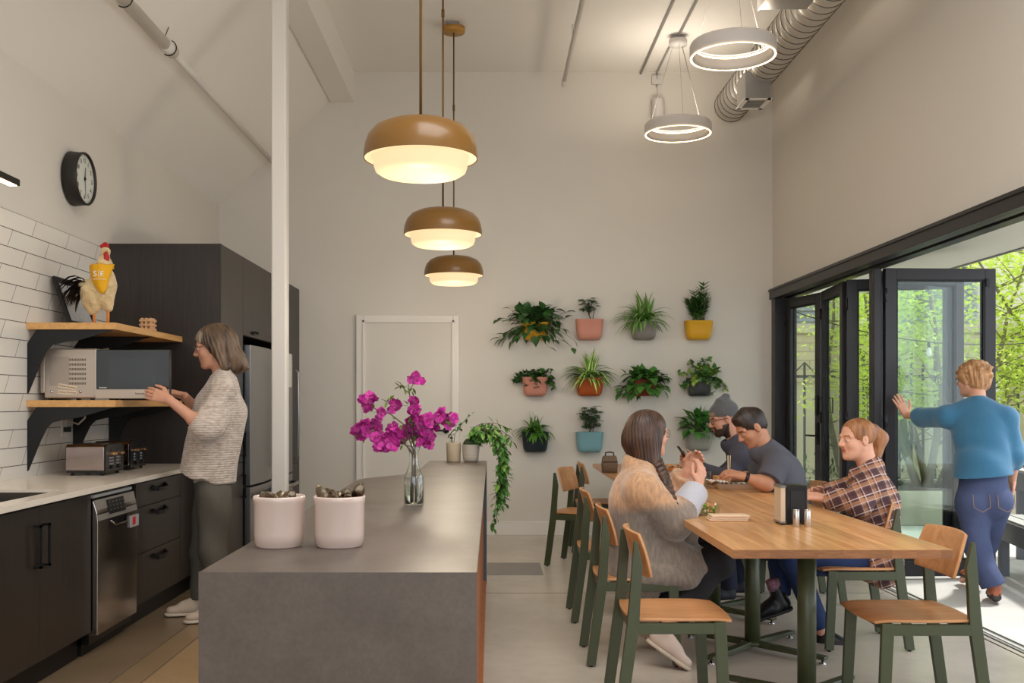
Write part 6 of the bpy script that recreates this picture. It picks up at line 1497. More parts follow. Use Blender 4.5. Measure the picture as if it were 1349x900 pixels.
# ================================================================== person walking out
SK2 = skin('fair', (214, 160, 134)); HR2 = hairm('hair_short_strawberry', (140, 92, 54), (208, 160, 112), 30, (1, 1, 0.4))
Yw = 6.95
Hd = Head(W(1281, 501, 7.05), (-0.50, 0.86, -0.06), (-0.1, 0.15, 1), 1.02)
J = dict(neck=W(1289, 531, 6.98), chest=W(1292, 568, 6.95), waist=W(1295, 615, 6.88), pelvis=W(1296, 650, 6.85), shL=W(1249, 549, 7.06), shR=W(1325, 551, 6.90),
         elL=W(1215, 549, 7.32), wrL=W(1194, 547, 7.50), elR=W(1337, 600, 6.85), wrR=W(1334, 632, 7.02), hipL=W(1280, 662, 6.86), hipR=W(1312, 662, 6.84),
         knL=W(1288, 722, 6.80), knR=W(1300, 716, 7.02), anL=W(1311, 783, 6.72), anR=W(1285, 765, 7.25), toeL=W(1306, 793, 6.92), toeR=W(1268, 770, 7.45))
J['anL'][2] = 0.10; J['toeL'][2] = 0.025; J['anR'][2] = 0.13; J['toeR'][2] = 0.03
p = Person('person in a blue jumper and jeans walking out and pushing the glass folding door', (J['pelvis'][0], 6.85, 0), J, Hd, SK2, HR2, 0.98)
p.body({'L': dict(d=(-0.35, 0.25, 0.88), n=(-0.15, 0.95, -0.2), side=-1, curl=0.06, thumb=0.0, spread=0.6, sc_=1.0), 'R': dict(d=(0.05, 0.25, -0.9), n=(-0.9, 0.1, 0.1), side=-1, curl=0.5)})
BLU = M('blue_knit_jumper', (52, 108, 142), 0.85, bump=0.25, bscale=120, sheen=0.3)
p.top('jumper', BLU, 0.022, {'L': 1.02, 'R': 1.3}, fold=folds(0.013, [((0.5, 0.3, 1), 32), ((1, 0, 0.8), 22)], 7), w=1.08, cuff=0.01, belly=0.0, arm=1.08, extra=lambda F: F.cone(J['waist'], J['pelvis'], 0.185, 0.198, 0.03, V3(0, 1, 0), 1.15, fold=folds(0.006, [((0.3, 0, 1), 30)], 2)), hem=(W(1294, 627, 6.87), (0.1, 0, -1)))
p.pants('jeans', M('blue_denim', (66, 76, 110), 0.8, var=0.08, vscale=9, bump=0.2, bscale=150), 0.014, fold=folds(0.008, [((0.4, 0.3, 1.2), 34), ((1, 0, 0.6), 22)], 9), butt=1.0, flare=0.018, thick=1.08, end=0.93)
mb = MB()
for c in (J['hipL'], J['hipR']):
    q = V3(c[0], c[1]-0.155, c[2]+0.02); mb.tube([q+V3(-0.055, 0.02, 0.045), q+V3(-0.055, 0.008, -0.04), q+V3(0, -0.002, -0.07), q+V3(0.055, 0.008, -0.04), q+V3(0.055, 0.02, 0.045)], 0.0022, 5, caps=False)
mb.build('pocket_stitching', M('stitching', (150, 120, 90), 0.8), p.t)
for q in 'LR':
    o, R = p.shoe(q, M('tan_leather', (168, 96, 66), 0.5), M('dark_sole', (60, 56, 56), 0.6), 'clog', 0.93, solet=0.03)
    MB().tube([R(0.0, 0.0, 0.02), R(0.03, 0, 0.02)], 0.032, 14).build('heel', M('dark_sole', (60, 56, 56), 0.6), o)
F = Field(Hd.c-0.2, Hd.c+0.2, 0.0045); p.haircap(F, 0.017); F.ell(Hd.p(-0.055, 0, -0.012), V3(0.07, 0.078, 0.075), Hd.R, 0.02)
rs = np.random.RandomState(3)
for k in range(60):
    a = rs.normal(0, 1, 3); a /= np.linalg.norm(a)
    if a[2] < -0.35 or (a[0] > 0.75 and a[2] < 0.6): continue
    F.ell(Hd.p(-0.02+a[0]*0.105, a[1]*0.088, 0.035+a[2]*0.095), V3(0.026, 0.022, 0.014), Hd.R, 0.008)
F.ell(Hd.p(0.12, 0, -0.04), V3(0.085, 0.085, 0.09), Hd.R, 0.012, 'sub')
fmesh(F, 'hair', HR2, p.t, None, strandwarp(Hd.c, Hd.u, 0.003, 24))
p.glasses(M('metal_glasses_frame', (120, 116, 118), 0.3, 0.8))

# ================================================================== seated woman with the braid
HR3 = hairm('hair_dark_brown', (40, 26, 20), (92, 64, 48)); Yc = 5.32
Hd = Head(W(855, 573, 5.34), (0.90, 0.42, 0.02), (0.05, 0, 1), 1.02)
J = dict(neck=W(846, 616, Yc), chest=W(842, 664, Yc), waist=W(838, 712, Yc), pelvis=W(840, 748, Yc), shL=W(852, 640, Yc+0.17), shR=W(846, 646, Yc-0.18),
         elR=W(890, 687, Yc-0.16), wrR=W(920, 640, Yc+0.05), elL=W(888, 655, Yc+0.28), wrL=W(905, 622, Yc+0.22), hipL=W(852, 752, Yc+0.09), hipR=W(854, 756, Yc-0.09),
         knL=W(930, 735, Yc+0.16), knR=W(945, 742, Yc-0.10), anR=W(872, 836, 5.10), toeR=W(898, 872, 5.06), anL=W(848, 800, 5.55), toeL=W(862, 822, 5.5))
J['anL'][2] = 0.13; J['toeL'][2] = 0.03
p = Person('seated woman with a long brown braid in a tan and grey cardigan', (J['pelvis'][0], Yc, 0), J, Hd, SK2, HR3, 1.08)
p.body({'R': dict(d=(0.25, 0.25, 0.9), n=(-0.6, 0.7, 0.1), side=1, curl=0.6, thumb=0.8), 'L': dict(d=(0.5, -0.3, 0.7), n=(-0.3, -0.8, 0.1), side=-1, curl=0.6, thumb=0.8)})
CARD = bpy.data.materials.new('tan_to_grey_wool'); CARD.use_nodes = True; nt = CARD.node_tree; b = nt.nodes['Principled BSDF']; b.inputs['Roughness'].default_value = 0.95; b.inputs['Sheen Weight'].default_value = 0.5
tc = nd(nt, 'ShaderNodeTexCoord'); sp = nd(nt, 'ShaderNodeSeparateXYZ'); nt.links.new(tc.outputs['Object'], sp.inputs[0]); nz = nd(nt, 'ShaderNodeTexNoise', _Scale=5.0, _Detail=4.0); nt.links.new(tc.outputs['Object'], nz.inputs['Vector'])
mm = nd(nt, 'ShaderNodeMath', operation='MULTIPLY_ADD'); nt.links.new(nz.outputs[0], mm.inputs[0]); mm.inputs[1].default_value = 0.05; nt.links.new(sp.outputs[2], mm.inputs[2])
mx2 = nd(nt, 'ShaderNodeMath', operation='MULTIPLY_ADD'); nt.links.new(sp.outputs[0], mx2.inputs[0]); mx2.inputs[1].default_value = -0.12; nt.links.new(mm.outputs[0], mx2.inputs[2])
cr = nd(nt, 'ShaderNodeValToRGB'); cr.color_ramp.elements[0].position = 0.44; cr.color_ramp.elements[0].color = (*lin((128, 116, 106)), 1); cr.color_ramp.elements[1].position = 0.50; cr.color_ramp.elements[1].color = (*lin((190, 148, 112)), 1)
mr = nd(nt, 'ShaderNodeMapRange'); mr.inputs['From Min'].default_value = 0.4; mr.inputs['From Max'].default_value = 1.32; nt.links.new(mx2.outputs[0], mr.inputs[0]); nt.links.new(mr.outputs[0], cr.inputs[0])
n2 = nd(nt, 'ShaderNodeTexNoise', _Scale=60.0, _Detail=4.0); mp = nd(nt, 'ShaderNodeMapping'); mp.inputs['Scale'].default_value = (1, 1, 0.35); nt.links.new(tc.outputs['Object'], mp.inputs[0]); nt.links.new(mp.outputs[0], n2.inputs['Vector'])
hs = nd(nt, 'ShaderNodeHueSaturation'); mr2 = nd(nt, 'ShaderNodeMapRange'); mr2.inputs['From Min'].default_value = 0.3; mr2.inputs['From Max'].default_value = 0.7; mr2.inputs['To Min'].default_value = 0.78; mr2.inputs['To Max'].default_value = 1.22
nt.links.new(n2.outputs[0], mr2.inputs[0]); nt.links.new(mr2.outputs[0], hs.inputs['Value']); nt.links.new(cr.outputs[0], hs.inputs['Color']); nt.links.new(hs.outputs[0], b.inputs['Base Color'])
bu = nd(nt, 'ShaderNodeBump'); bu.inputs['Strength'].default_value = 0.5; bu.inputs['Distance'].default_value = 0.006; nt.links.new(n2.outputs[0], bu.inputs['Height']); nt.links.new(bu.outputs[0], b.inputs['Normal'])
SLV = M('pale_blue_grey_knit', (186, 186, 196), 0.95, sheen=0.5, bump=0.4, bscale=90)
fo = folds(0.007, [((0.7, 0.1, 1), 26), ((1, 0.3, 0.2), 18)], 5)
def ex(F):
    F.cone(J['neck']+V3(-0.045, 0, 0.02), J['neck']+V3(0.03, 0, -0.02), 0.062, 0.07, 0.03)
    F.cone(W(838, 735, Yc), W(905, 738, Yc-0.03), 0.15, 0.12, 0.06, V3(0, 0, 1), 1.3, fold=fo); F.cone(W(880, 740, Yc-0.05), W(925, 752, Yc-0.10), 0.12, 0.085, 0.05, fold=fo)
    F.cone(W(893, 735, Yc-0.14), W(932, 768, Yc-0.16), 0.075, 0.035, 0.05, V3(0, 1, 0), 1.8, fold=fo); F.cone(W(828, 752, Yc-0.10), W(905, 760, Yc-0.14), 0.085, 0.07, 0.05, V3(0, 1, 0), 1.3, fold=fo); F.cone(W(838, 757, Yc-0.15), W(908, 764, Yc-0.18), 0.068, 0.055, 0.04, fold=fo); F.cone(W(828, 752, Yc+0.10), W(890, 752, Yc+0.14), 0.08, 0.07, 0.05, fold=fo)
    F.ell(W(902, 702, Yc+0.02), V3(0.075, 0.10, 0.07), None, 0.04)
def ccl(C):
    a = J['elR']; b_ = J['wrR']; d = nrm(b_-a); t = (C-a)@d; r = np.linalg.norm(C-a-np.outer(t, d), axis=1); m = (t > -0.015) & (r < 0.085); return m.astype(int)
p.top('cardigan', [CARD, SLV], 0.030, {'L': 1.85, 'R': 1.85}, fold=fo, w=1.08, belly=0.9, arm=1.12, cuff=0.012, extra=ex, sl_r=0.012, classify=ccl, bust=0.9)
p.pants('trousers', M('black_trousers', (26, 25, 30), 0.8), 0.014, fold=folds(0.005, [((1, 0.2, 1), 28)], 3), end=0.8)
SN = M('sneaker_blush', (206, 186, 172), 0.6)
upR = nrm(V3(0.55, 0, 0.83))
for q, up in (('R', upR), ('L', (0, 0, 1))):
    o, R = p.shoe(q, SN, SOLEW, 'sneaker', 0.98, up=up); mb = MB()
    for i in range(5): x = 0.10+0.018*i; mb.tube([R(x, -0.024, 0.072-0.006*i), R(x+0.008, 0, 0.082-0.0065*i), R(x, 0.024, 0.072-0.006*i)], 0.0022, 5)
    mb.build('laces', M('lace_white', (214, 204, 190), 0.7), o)
F = Field(Hd.c-V3(0.3, 0.3, 0.45), Hd.c+0.26, 0.0045); p.haircap(F, 0.012)
F.ell(Hd.p(-0.045, 0, -0.01), V3(0.085, 0.095, 0.12), Hd.R, 0.03); F.cone(Hd.p(-0.03, -0.05, -0.02), Hd.p(-0.03, -0.07, -0.13), 0.06, 0.045, 0.04); F.cone(Hd.p(-0.06, 0.02, -0.03), Hd.p(-0.05, -0.02, -0.13), 0.08, 0.06, 0.04)
F.ell(Hd.p(0.112, 0.02, -0.035), V3(0.09, 0.08, 0.10), Hd.R, 0.012, 'sub'); F.ell(Hd.p(0.05, 0.03, -0.09), V3(0.06, 0.06, 0.08), Hd.R, 0.01, 'sub')
a, b_ = Hd.p(-0.01, -0.075, -0.12), W(888, 668, Yc-0.22)
for k in range(21):
    u = k/20; c = a+(b_-a)*u+V3(0, -0.03*math.sin(PI*u), 0.02*math.sin(PI*u)); s_ = 1 if k % 2 else -1; F.ell(c+V3(0.010*s_, -0.004*s_, 0), V3(0.022, 0.018, 0.020)*(1-0.35*u), None, 0.011)
fmesh(F, 'hair', HR3, p.t, None, strandwarp(Hd.c, Hd.u, 0.0016, 44))
p.glasses(M('gold_glasses_frame', (150, 110, 70), 0.3, 0.8), 0.023)

# ================================================================== man in the beanie
SK3 = skin('medium', (196, 142, 116)); HR4 = hairm('hair_dark', (26, 19, 16), (58, 42, 34)); Yd = 7.72
Hd = Head(W(953, 553, Yd), (-0.95, -0.10, -0.26), (-0.22, 0, 1), 1.08)
J = dict(neck=W(968, 580, Yd), chest=W(985, 628, Yd), waist=W(997, 668, Yd), pelvis=W(1004, 702, Yd), shL=W(976, 603, Yd-0.19), shR=W(974, 600, Yd+0.19),
         elL=W(958, 631, Yd-0.24), wrL=W(916, 618, Yd-0.06), elR=W(950, 632, Yd+0.26), wrR=W(912, 611, Yd+0.06), hipL=W(996, 708, Yd-0.09), hipR=W(996, 706, Yd+0.09),
         knL=W(915, 700, Yd-0.12), knR=W(915, 700, Yd+0.12), anL=W(930, 752, Yd-0.12), anR=W(930, 750, Yd+0.12), toeL=W(902, 760, Yd-0.12), toeR=W(902, 760, Yd+0.12))
for q in 'LR': J['an'+q][2] = 0.085; J['toe'+q][2] = 0.03
Hd.eo = 0.45
p = Person('bearded man in a grey knitted beanie and dark shirt looking at his phone', (J['pelvis'][0], Yd, 0), J, Hd, SK3, HR4, 1.06, h=0.006)
p.body({'L': dict(d=(-0.7, 0.35, 0.6), n=(-0.3, 0.9, 0.2), side=-1, curl=0.55, thumb=0.5), 'R': dict(d=(-0.75, -0.3, 0.5), n=(-0.1, -0.9, 0.3), side=1, curl=0.5, thumb=0.5)}, beard=True)
p.top('shirt', M('charcoal_blue_cotton', (70, 70, 82), 0.85), 0.020, 1.9, fold=folds(0.007, [((0.8, 0.3, 1), 30)], 12), w=1.02, cuff=0.006, extra=lambda F: F.cone(J['neck']+V3(0.02, 0, -0.005), J['neck']+V3(-0.03, 0, -0.03), 0.072, 0.078, 0.02))
p.pants('trousers', M('black_trousers', (26, 25, 30), 0.8), 0.012)
for q in 'LR': p.shoe(q, M('black_white_shoe', (40, 42, 52), 0.6), SOLEW, 'sneaker', 1.0)
F = Field(Hd.c-0.2, Hd.c+0.2, 0.0045); F.ell(Hd.p(-0.018, 0, 0.055), V3(0.112, 0.094, 0.088), Hd.R, 0.01); F.cone(Hd.p(-0.035, 0, 0.12), Hd.p(-0.06, 0, 0.152), 0.06, 0.030, 0.03)
sl, g = F.sub(F.lo, F.lo+0.5); 
zz = (g[0]-Hd.c[0])*Hd.u[0]+(g[1]-Hd.c[1])*Hd.u[1]+(g[2]-Hd.c[2])*Hd.u[2]; xx = (g[0]-Hd.c[0])*Hd.f[0]+(g[1]-Hd.c[1])*Hd.f[1]+(g[2]-Hd.c[2])*Hd.f[2]
F.F[sl] = np.maximum(F.F[sl], -(zz-(0.022+0.25*xx))).astype(np.float32)
BEAN = M('beanie_grey_wool', (92, 92, 94), 0.95, sheen=0.4, bump=0.8, bscale=70)
bo = fmesh(F, 'beanie', BEAN, p.t, None, strandwarp(Hd.c, Hd.u, 0.0022, 40))
fp_ = Hd.p(0.088, 0.045, 0.062); tg = MB().bar(Hd.p(0.094, 0.028, 0.062), Hd.p(0.072, 0.058, 0.060), 0.004, 0.026, up=Hd.u); tg.build('beanie_patch', M('tan_patch', (150, 126, 96), 0.7), bo)
p.glasses(M('black_glasses_frame', (20, 18, 18), 0.3), 0.022, 0.0026)
ph = MB().bar(np.array(W(893, 588, Yd-0.02)), np.array(W(903, 603, Yd-0.02)), 0.072, 0.009, up=(0.8, 0, 0.45)).build('phone', BLKPL, bevel=0.002); tag(ph, 'black phone held in both hands of the man in the beanie', 'phone')

# ================================================================== man in the grey polo
SK4 = skin('tan', (190, 134, 104)); Ye = 6.86
Hd = Head(W(990, 564, Ye), (-0.80, -0.14, -0.58), (-0.55, -0.05, 0.84), 1.08)
J = dict(neck=W(1008, 592, Ye), chest=W(1030, 634, Ye), waist=W(1043, 680, Ye), pelvis=W(1045, 716, Ye), shL=W(1024, 612, Ye-0.20), shR=W(1018, 608, Ye+0.20),
         elL=W(1010, 640, Ye-0.27), wrL=W(980, 628, Ye-0.26), elR=W(990, 640, Ye+0.28), wrR=W(965, 632, Ye+0.1), hipL=W(1036, 722, Ye-0.09), hipR=W(1036, 720, Ye+0.09),
         knL=W(952, 712, Ye-0.13), knR=W(952, 712, Ye+0.13), anL=W(960, 770, Ye-0.12), anR=W(975, 766, Ye+0.13), toeL=W(932, 780, Ye-0.14), toeR=W(945, 778, Ye+0.13))
for q in 'LR': J['an'+q][2] = 0.085; J['toe'+q][2] = 0.03; J['el'+q][2] = max(J['el'+q][2], 0.805); J['wr'+q][2] = max(J['wr'+q][2], 0.815)
Hd.eo = 0.3
p = Person('dark-haired man in a grey polo shirt bending over his tray with chopsticks', (J['pelvis'][0], Ye, 0), J, Hd, SK4, HR4, 1.10, h=0.006)
p.body({'L': dict(d=(-0.95, 0.1, 0.25), n=(-0.2, 0.5, -0.8), side=-1, curl=0.7, thumb=0.8, sc_=1.05), 'R': dict(d=(-0.9, -0.2, -0.05), n=(0, 0, -1), side=1, curl=0.3)}, arm=1.15)
POLO = M('slate_grey_pique', (84, 84, 94), 0.85, bump=0.15, bscale=160)
p.top('polo_shirt', POLO, 0.020, 0.82, fold=folds(0.006, [((0.9, 0.3, 0.6), 26)], 15), w=1.12, belly=0.9, arm=1.2, cuff=0.006, extra=lambda F: F.cone(J['neck']+V3(0.02, 0, 0.0), J['neck']+V3(-0.03, 0, -0.02), 0.072, 0.082, 0.02))
p.pants('trousers', M('navy_trousers', (30, 36, 58), 0.8), 0.012)
for q in 'LR': p.shoe(q, M('black_white_shoe', (40, 42, 52), 0.6), SOLEW, 'sneaker', 1.02)
w1 = J['wrL']+(J['elL']-J['wrL'])*0.12; d_ = nrm(J['elL']-J['wrL']); MB().tube([w1-d_*0.011, w1+d_*0.011], 0.034, 18).build('watch', BLKPL, p.t)
Hd.eo = 0.3
F = Field(Hd.c-0.2, Hd.c+0.2, 0.0045); p.haircap(F, 0.004); F.cone(Hd.p(0.05, 0, 0.098), Hd.p(-0.02, 0, 0.115), 0.03, 0.026, 0.03, Hd.l, 0.6); F.ell(Hd.p(-0.06, 0, -0.01), V3(0.045, 0.066, 0.055), Hd.R, 0.02)
F.ell(Hd.p(0.120, 0, -0.015), V3(0.085, 0.095, 0.10), Hd.R, 0.01, 'sub'); F.ell(Hd.p(0.03, 0, -0.065), V3(0.072, 0.12, 0.07), Hd.R, 0.01, 'sub'); F.ell(Hd.p(0.0, 0, -0.06), V3(0.035, 0.12, 0.045), Hd.R, 0.01, 'sub')
fmesh(F, 'hair', HR4, p.t, None, strandwarp(Hd.c, Hd.u, 0.0014, 50))
hp = J['wrL']+V3(-0.095, 0.03, 0.0)
for k, dx in ((0, 0.0), (1, 0.016)):
    lbc = 'pale wooden chopstick, the %s of the two held by the man in the grey polo' % ('left', 'right')[k]; a_ = V3(hp[0]+dx*0.4, hp[1], TZT+0.05); b_ = V3(hp[0]+dx, hp[1]+0.01, TZT+0.24); c = MB().tube([a_, b_], [0.0022, 0.0032], 6).build('chopstick', M('bamboo', (214, 186, 146), 0.6)); tag(c, lbc, 'chopstick', 'chopsticks of the man in the polo')

# ================================================================== woman in the plaid shirt
HR5 = hairm('hair_copper_brown', (104, 62, 34), (172, 116, 72)); Yf = 5.66
Hd = Head(W(1128, 580, Yf), (-0.95, -0.24, -0.06), (-0.08, 0, 1), 0.98)
J = dict(neck=W(1145, 616, Yf), chest=W(1153, 662, Yf), waist=W(1158, 708, Yf), pelvis=W(1160, 736, Yf), shL=W(1146, 640, Yf-0.155), shR=W(1142, 638, Yf+0.165),
         elL=W(1132, 686, Yf-0.20), wrL=W(1086, 672, Yf+0.0), elR=W(1112, 672, Yf+0.24), wrR=W(1080, 664, Yf+0.22), hipL=W(1150, 738, Yf-0.08), hipR=W(1150, 736, Yf+0.08),
         knL=W(1044, 738, Yf-0.07), knR=W(1030, 742, Yf+0.10), anL=W(1086, 838, Yf-0.02), anR=W(1028, 790, Yf+0.02), toeL=W(1108, 850, Yf-0.06), toeR=W(1016, 810, Yf+0.03))
J['wrL'][2] = 0.80; J['wrR'][2] = 0.80; J['elL'][2] = 0.80; J['elR'][2] = 0.81
Hd.eo = 0.75
p = Person('woman with a copper ponytail in a plaid shirt leaning on the table', (J['pelvis'][0], Yf, 0), J, Hd, SK2, HR5, 0.98)
p.body({'L': dict(d=(-0.9, 0.35, 0.15), n=(-0.1, 0.5, -0.8), side=-1, curl=0.5, thumb=0.5, sc_=0.95), 'R': dict(d=(-0.75, -0.5, 0.3), n=(0.0, -0.7, -0.5), side=1, curl=0.5, sc_=0.95)})
def plaid():
    m = bpy.data.materials.new('plum_plaid_flannel'); m.use_nodes = True; nt = m.node_tree; b = nt.nodes['Principled BSDF']; b.inputs['Roughness'].default_value = 0.9; L = nt.links.new
    tc = nd(nt, 'ShaderNodeTexCoord'); sp = nd(nt, 'ShaderNodeSeparateXYZ')
    mp = nd(nt, 'ShaderNodeMapping'); mp.inputs['Rotation'].default_value = (0.25, 0.32, 0.3); L(tc.outputs['Object'], mp.inputs[0]); L(mp.outputs[0], sp.inputs[0])
    cur = None
    base = nd(nt, 'ShaderNodeRGB'); base.outputs[0].default_value = (*lin((92, 60, 62)), 1); cur = base.outputs[0]
    def stripe(axis, period, off, width, col, fac, cur):
        a = nd(nt, 'ShaderNodeMath', operation='MULTIPLY_ADD'); L(sp.outputs[axis], a.inputs[0]); a.inputs[1].default_value = 1/period; a.inputs[2].default_value = off+50
        f_ = nd(nt, 'ShaderNodeMath', operation='FRACT'); L(a.outputs[0], f_.inputs[0]); l = nd(nt, 'ShaderNodeMath', operation='LESS_THAN'); L(f_.outputs[0], l.inputs[0]); l.inputs[1].default_value = width
        q = nd(nt, 'ShaderNodeMath', operation='MULTIPLY'); L(l.outputs[0], q.inputs[0]); q.inputs[1].default_value = fac
        x = nd(nt, 'ShaderNodeMix', data_type='RGBA'); L(q.outputs[0], x.inputs['Factor']); L(cur, x.inputs['A']); x.inputs['B'].default_value = (*lin(col), 1); return x.outputs['Result']
    for ax in (0, 2):
        cur = stripe(ax, 0.082, 0.0, 0.22, (196, 140, 100), 0.5, cur); cur = stripe(ax, 0.082, -0.34, 0.07, (222, 200, 190), 0.6, cur); cur = stripe(ax, 0.082, -0.62, 0.22, (64, 40, 46), 0.5, cur); cur = stripe(ax, 0.082, 0.06, 0.06, (222, 200, 190), 0.5, cur)
    L(cur, b.inputs['Base Color']); return m
p.top('plaid_shirt', plaid(), 0.022, 1.86, fold=folds(0.007, [((0.6, 0.2, 1), 26), ((1, 0.2, 0.4), 18)], 19), w=1.0, cuff=0.010, arm=1.1, sl_r=0.008, bust=0.85, legs=0.12, extra=lambda F: F.cone(J['neck']+V3(0.02, 0, 0.0), J['neck']+V3(-0.04, 0, -0.05), 0.066, 0.075, 0.02))
p.pants('jeans', M('dark_denim', (30, 50, 92), 0.8, bump=0.2, bscale=150), 0.012, fold=folds(0.005, [((1, 0.3, 1), 30)], 21), end=0.86)
BOOT = M('black_boot_rubber', (24, 25, 28), 0.35)
for q, up in (('L', (-0.55, 0, 0.83)), ('R', (0.35, 0.1, 0.93))):
    if q == 'L': upv = (0.15, 0, 0.98)
    else: upv = (-0.35, 0, 0.94)
    o, R = p.shoe(q, BOOT, M('boot_sole', (40, 40, 42), 0.6), 'chelsea_boot', 0.98, up=upv, high=0.055)
    MB().tube([R(0.05, 0.0, 0.14), R(0.05, 0, 0.20)], 0.040, 14).build('sock', M('patterned_sock', (150, 110, 128), 0.9, var=0.5, vscale=60), p.t)
F = Field(Hd.c-0.24, Hd.c+0.24, 0.0045); p.haircap(F, 0.005); F.ell(Hd.p(0.122, 0, -0.012), V3(0.09, 0.10, 0.108), Hd.R, 0.012, 'sub'); F.ell(Hd.p(0.02, 0, -0.085), V3(0.08, 0.12, 0.085), Hd.R, 0.02, 'sub')
tp = Hd.p(-0.115, 0, 0.05); F.cone(Hd.p(-0.09, 0, 0.045), tp, 0.03, 0.02, 0.02); F.cone(tp, Hd.p(-0.145, 0.0, 0.0), 0.034, 0.048, 0.02); F.cone(Hd.p(-0.145, 0, 0.0), Hd.p(-0.125, 0, -0.10), 0.050, 0.026, 0.02); F.cone(Hd.p(-0.125, 0, -0.08), Hd.p(-0.105, 0, -0.125), 0.022, 0.008, 0.02)
ho = fmesh(F, 'hair', HR5, p.t, None, strandwarp(Hd.p(-0.02, 0, 0), Hd.u, 0.0014, 40)); 
MB().tube([Hd.p(-0.104, 0, 0.050), Hd.p(-0.114, 0, 0.051)], 0.024, 16).build('hair_band', BLACK, ho)

# ================================================================== taxidermy rooster on the upper shelf
Yr = 6.25
def RW(px, py, dy=0.0): return W(px, py, Yr+dy)
zs = 1.809
t = thing('rooster_figure', 'stuffed cream rooster in a yellow neckerchief standing on the upper shelf', 'rooster', (RW(130, 420)[0], Yr, zs))
F = Field(RW(90, 440)-0.25, RW(160, 315)+0.25, 0.0045)
ff = folds(0.007, [((1, 0.6, 1.2), 95), ((0.3, 1, 0.8), 70), ((0.8, -0.6, -1), 120)], 3)
F.cone(RW(125, 388), RW(136, 372), 0.083, 0.075, 0.03, fold=ff); F.cone(RW(121, 396), RW(123, 405), 0.060, 0.045, 0.03, fold=ff); F.cone(RW(141, 392), RW(142, 405), 0.050, 0.030, 0.03, fold=ff)
F.cone(RW(137, 375), RW(137, 350), 0.068, 0.048, 0.03, fold=ff); F.cone(RW(137, 352), RW(138, 336), 0.046, 0.026, 0.02, fold=ff); F.ell(RW(139, 331), V3(0.030, 0.026, 0.026), None, 0.01)
F.cone(RW(122, 382), RW(112, 376), 0.06, 0.035, 0.03, fold=ff)
bod = fmesh(F, 'body', M('cream_feathers', (216, 192, 146), 0.95, var=0.15, vscale=30, bump=0.8, bscale=120, sheen=0.3), t)
RED = M('comb_red', (176, 26, 26), 0.5)
F = Field(RW(139, 331)-0.12, RW(139, 331)+0.12, 0.003)
for dx, dz, r in ((-4, -8, .007), (-2, -9.5, .008), (0.5, -10, .008), (2.5, -8.5, .007), (3, -6.5, .006), (-5.5, -5.5, .006)): F.ell(RW(139+dx, 331+dz, -0.005), V3(r, 0.007, r*1.3), None, 0.006)
F.cone(RW(133, 324), RW(142, 325), 0.008, 0.008, 0.006)
F.ell(RW(139.5, 335, -0.026), V3(0.016, 0.010, 0.014), None, 0.006); F.ell(RW(139, 341, -0.028), V3(0.011, 0.008, 0.024), None, 0.006); F.ell(RW(142.5, 340, -0.024), V3(0.009, 0.008, 0.020), None, 0.006)
fmesh(F, 'comb_and_wattle', RED, t)
MB().lathe([(0.0001, 0.02), (0.006, 0.008), (0.009, 0)], (0, 0, 0), 10).build('beak', M('beak_horn', (196, 160, 100), 0.5), t, world=False).matrix_local = Matrix.Translation(Vector(RW(141, 331, -0.024))-Vector(t.location)) @ Matrix.Rotation(PI/2, 4, 'X')
LEGM = M('leg_orange', (206, 126, 50), 0.6)
for px in (123.5, 142):
    a = RW(px, 404); b_ = V3(a[0], a[1], zs+0.008); mb = MB().tube([a, (a+b_)/2+V3(0.002, 0, 0), b_], [0.010, 0.009, 0.009], 8)
    for an in (-0.6, 0, 0.6, PI): mb.tube([b_, b_+V3(0.035*math.sin(an), -0.045*math.cos(an), -0.003)], [0.006, 0.003], 6)
    mb.build('leg', LEGM, t)
lf = MB(); random.seed(2)
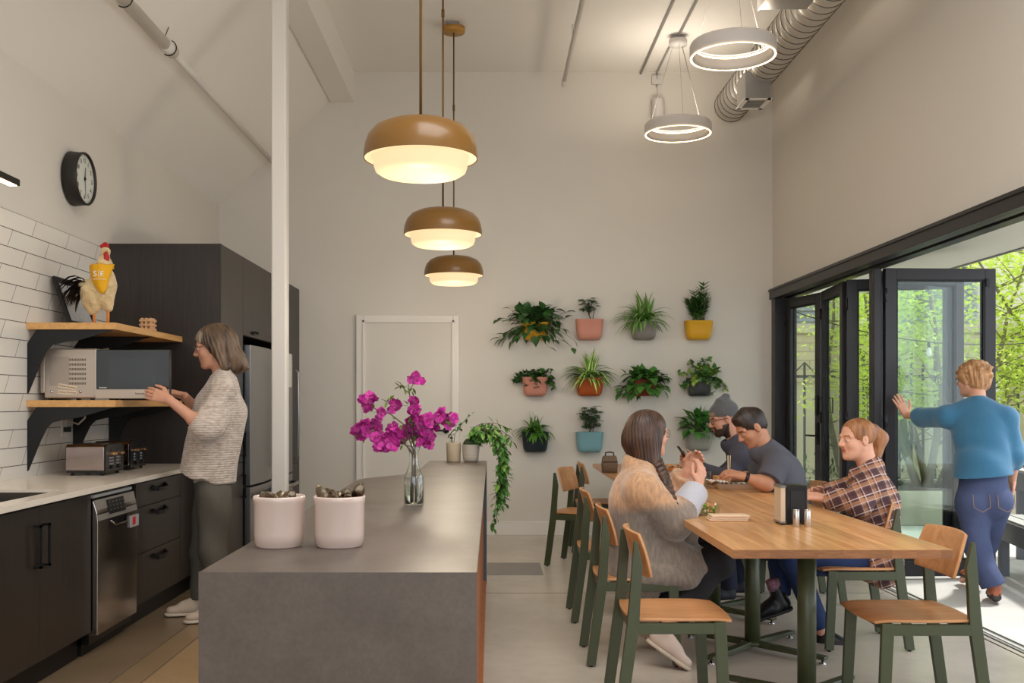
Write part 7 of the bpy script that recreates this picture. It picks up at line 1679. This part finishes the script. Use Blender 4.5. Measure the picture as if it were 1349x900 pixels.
for k in range(46):
    o = RW(116+random.uniform(-3, 4), 377+random.uniform(-6, 6), random.uniform(-0.04, 0.04)); up_ = random.random()
    d = V3(-1, random.uniform(-.5, .5), random.uniform(-0.5, 1.1)); L = random.uniform(0.10, 0.24); leaf(lf, o, d, L, 0.03, 'strap', random.uniform(1.4, 3.0), 0.4)
lf.build('tail_feathers', M('black_brown_feathers', (36, 26, 22), 0.5, rnd=0.5, bump=0.3, bscale=80), t)
# neckerchief: a curved triangle of cloth around the breast
def ker(u, v):      # u -1..1 across, v 0..1 down
    top = 350+v*0; px = 137.5-1.0*v+u*(16.5-1*v)*(1-v)**0.5+7*v*v; r = 0.078+0.008*v+0.018*math.sin(PI*v)*1.0
    ang = u*(1-v*0.6)*1.25; q = RW(px, 350+v*39, 0); return (q[0], Yr-r*math.cos(ang)*1.0-0.012, q[2]+0.004*math.sin(u*9))
vs = []; fs = []; N = 14
for j in range(N+1):
    for i in range(N+1): vs.append(ker(-1+2*i/N, j/N*0.985))
for j in range(N):
    for i in range(N): k = j*(N+1)+i; fs.append((k, k+N+1, k+N+2, k+1))
YEL = M('mustard_cloth', (222, 164, 16), 0.75)
kc = MB().add(vs, fs, 0, True).build('neckerchief', YEL, t, solid=0.003)
F = Field(RW(138, 352)-0.15, RW(138, 352)+0.15, 0.004); F.cone(RW(137.5, 354), RW(137.5, 351), 0.060, 0.054, 0.0, V3(0, 1, 0), 1.0, cuta=True, cutb=True); fmesh(F, 'neckerchief_band', YEL, t)
WT = M('white_print', (240, 238, 230), 0.6)
for body_, px, sz in (('S', 134.8, 0.048), ('E', 143.6, 0.044)): text('lettering', body_, sz, WT, kc, RW(px, 364, 0)+V3(0, -0.1155, 0), (1, 0.0, 0), (0, 0, 1), ext=0.002)
q = RW(139.6, 364, 0)+V3(0, -0.116, 0); MB().box(q[0]-0.001, q[0]+0.001, q[1]-0.001, q[1]+0.004, q[2]-0.022, q[2]+0.022).build('printed_line', WT, kc)
q = RW(141, 370.8, 0)+V3(0, -0.116, 0); MB().box(q[0]-0.042, q[0]+0.038, q[1]-0.001, q[1]+0.004, q[2]-0.001, q[2]+0.001).build('printed_line', WT, kc)
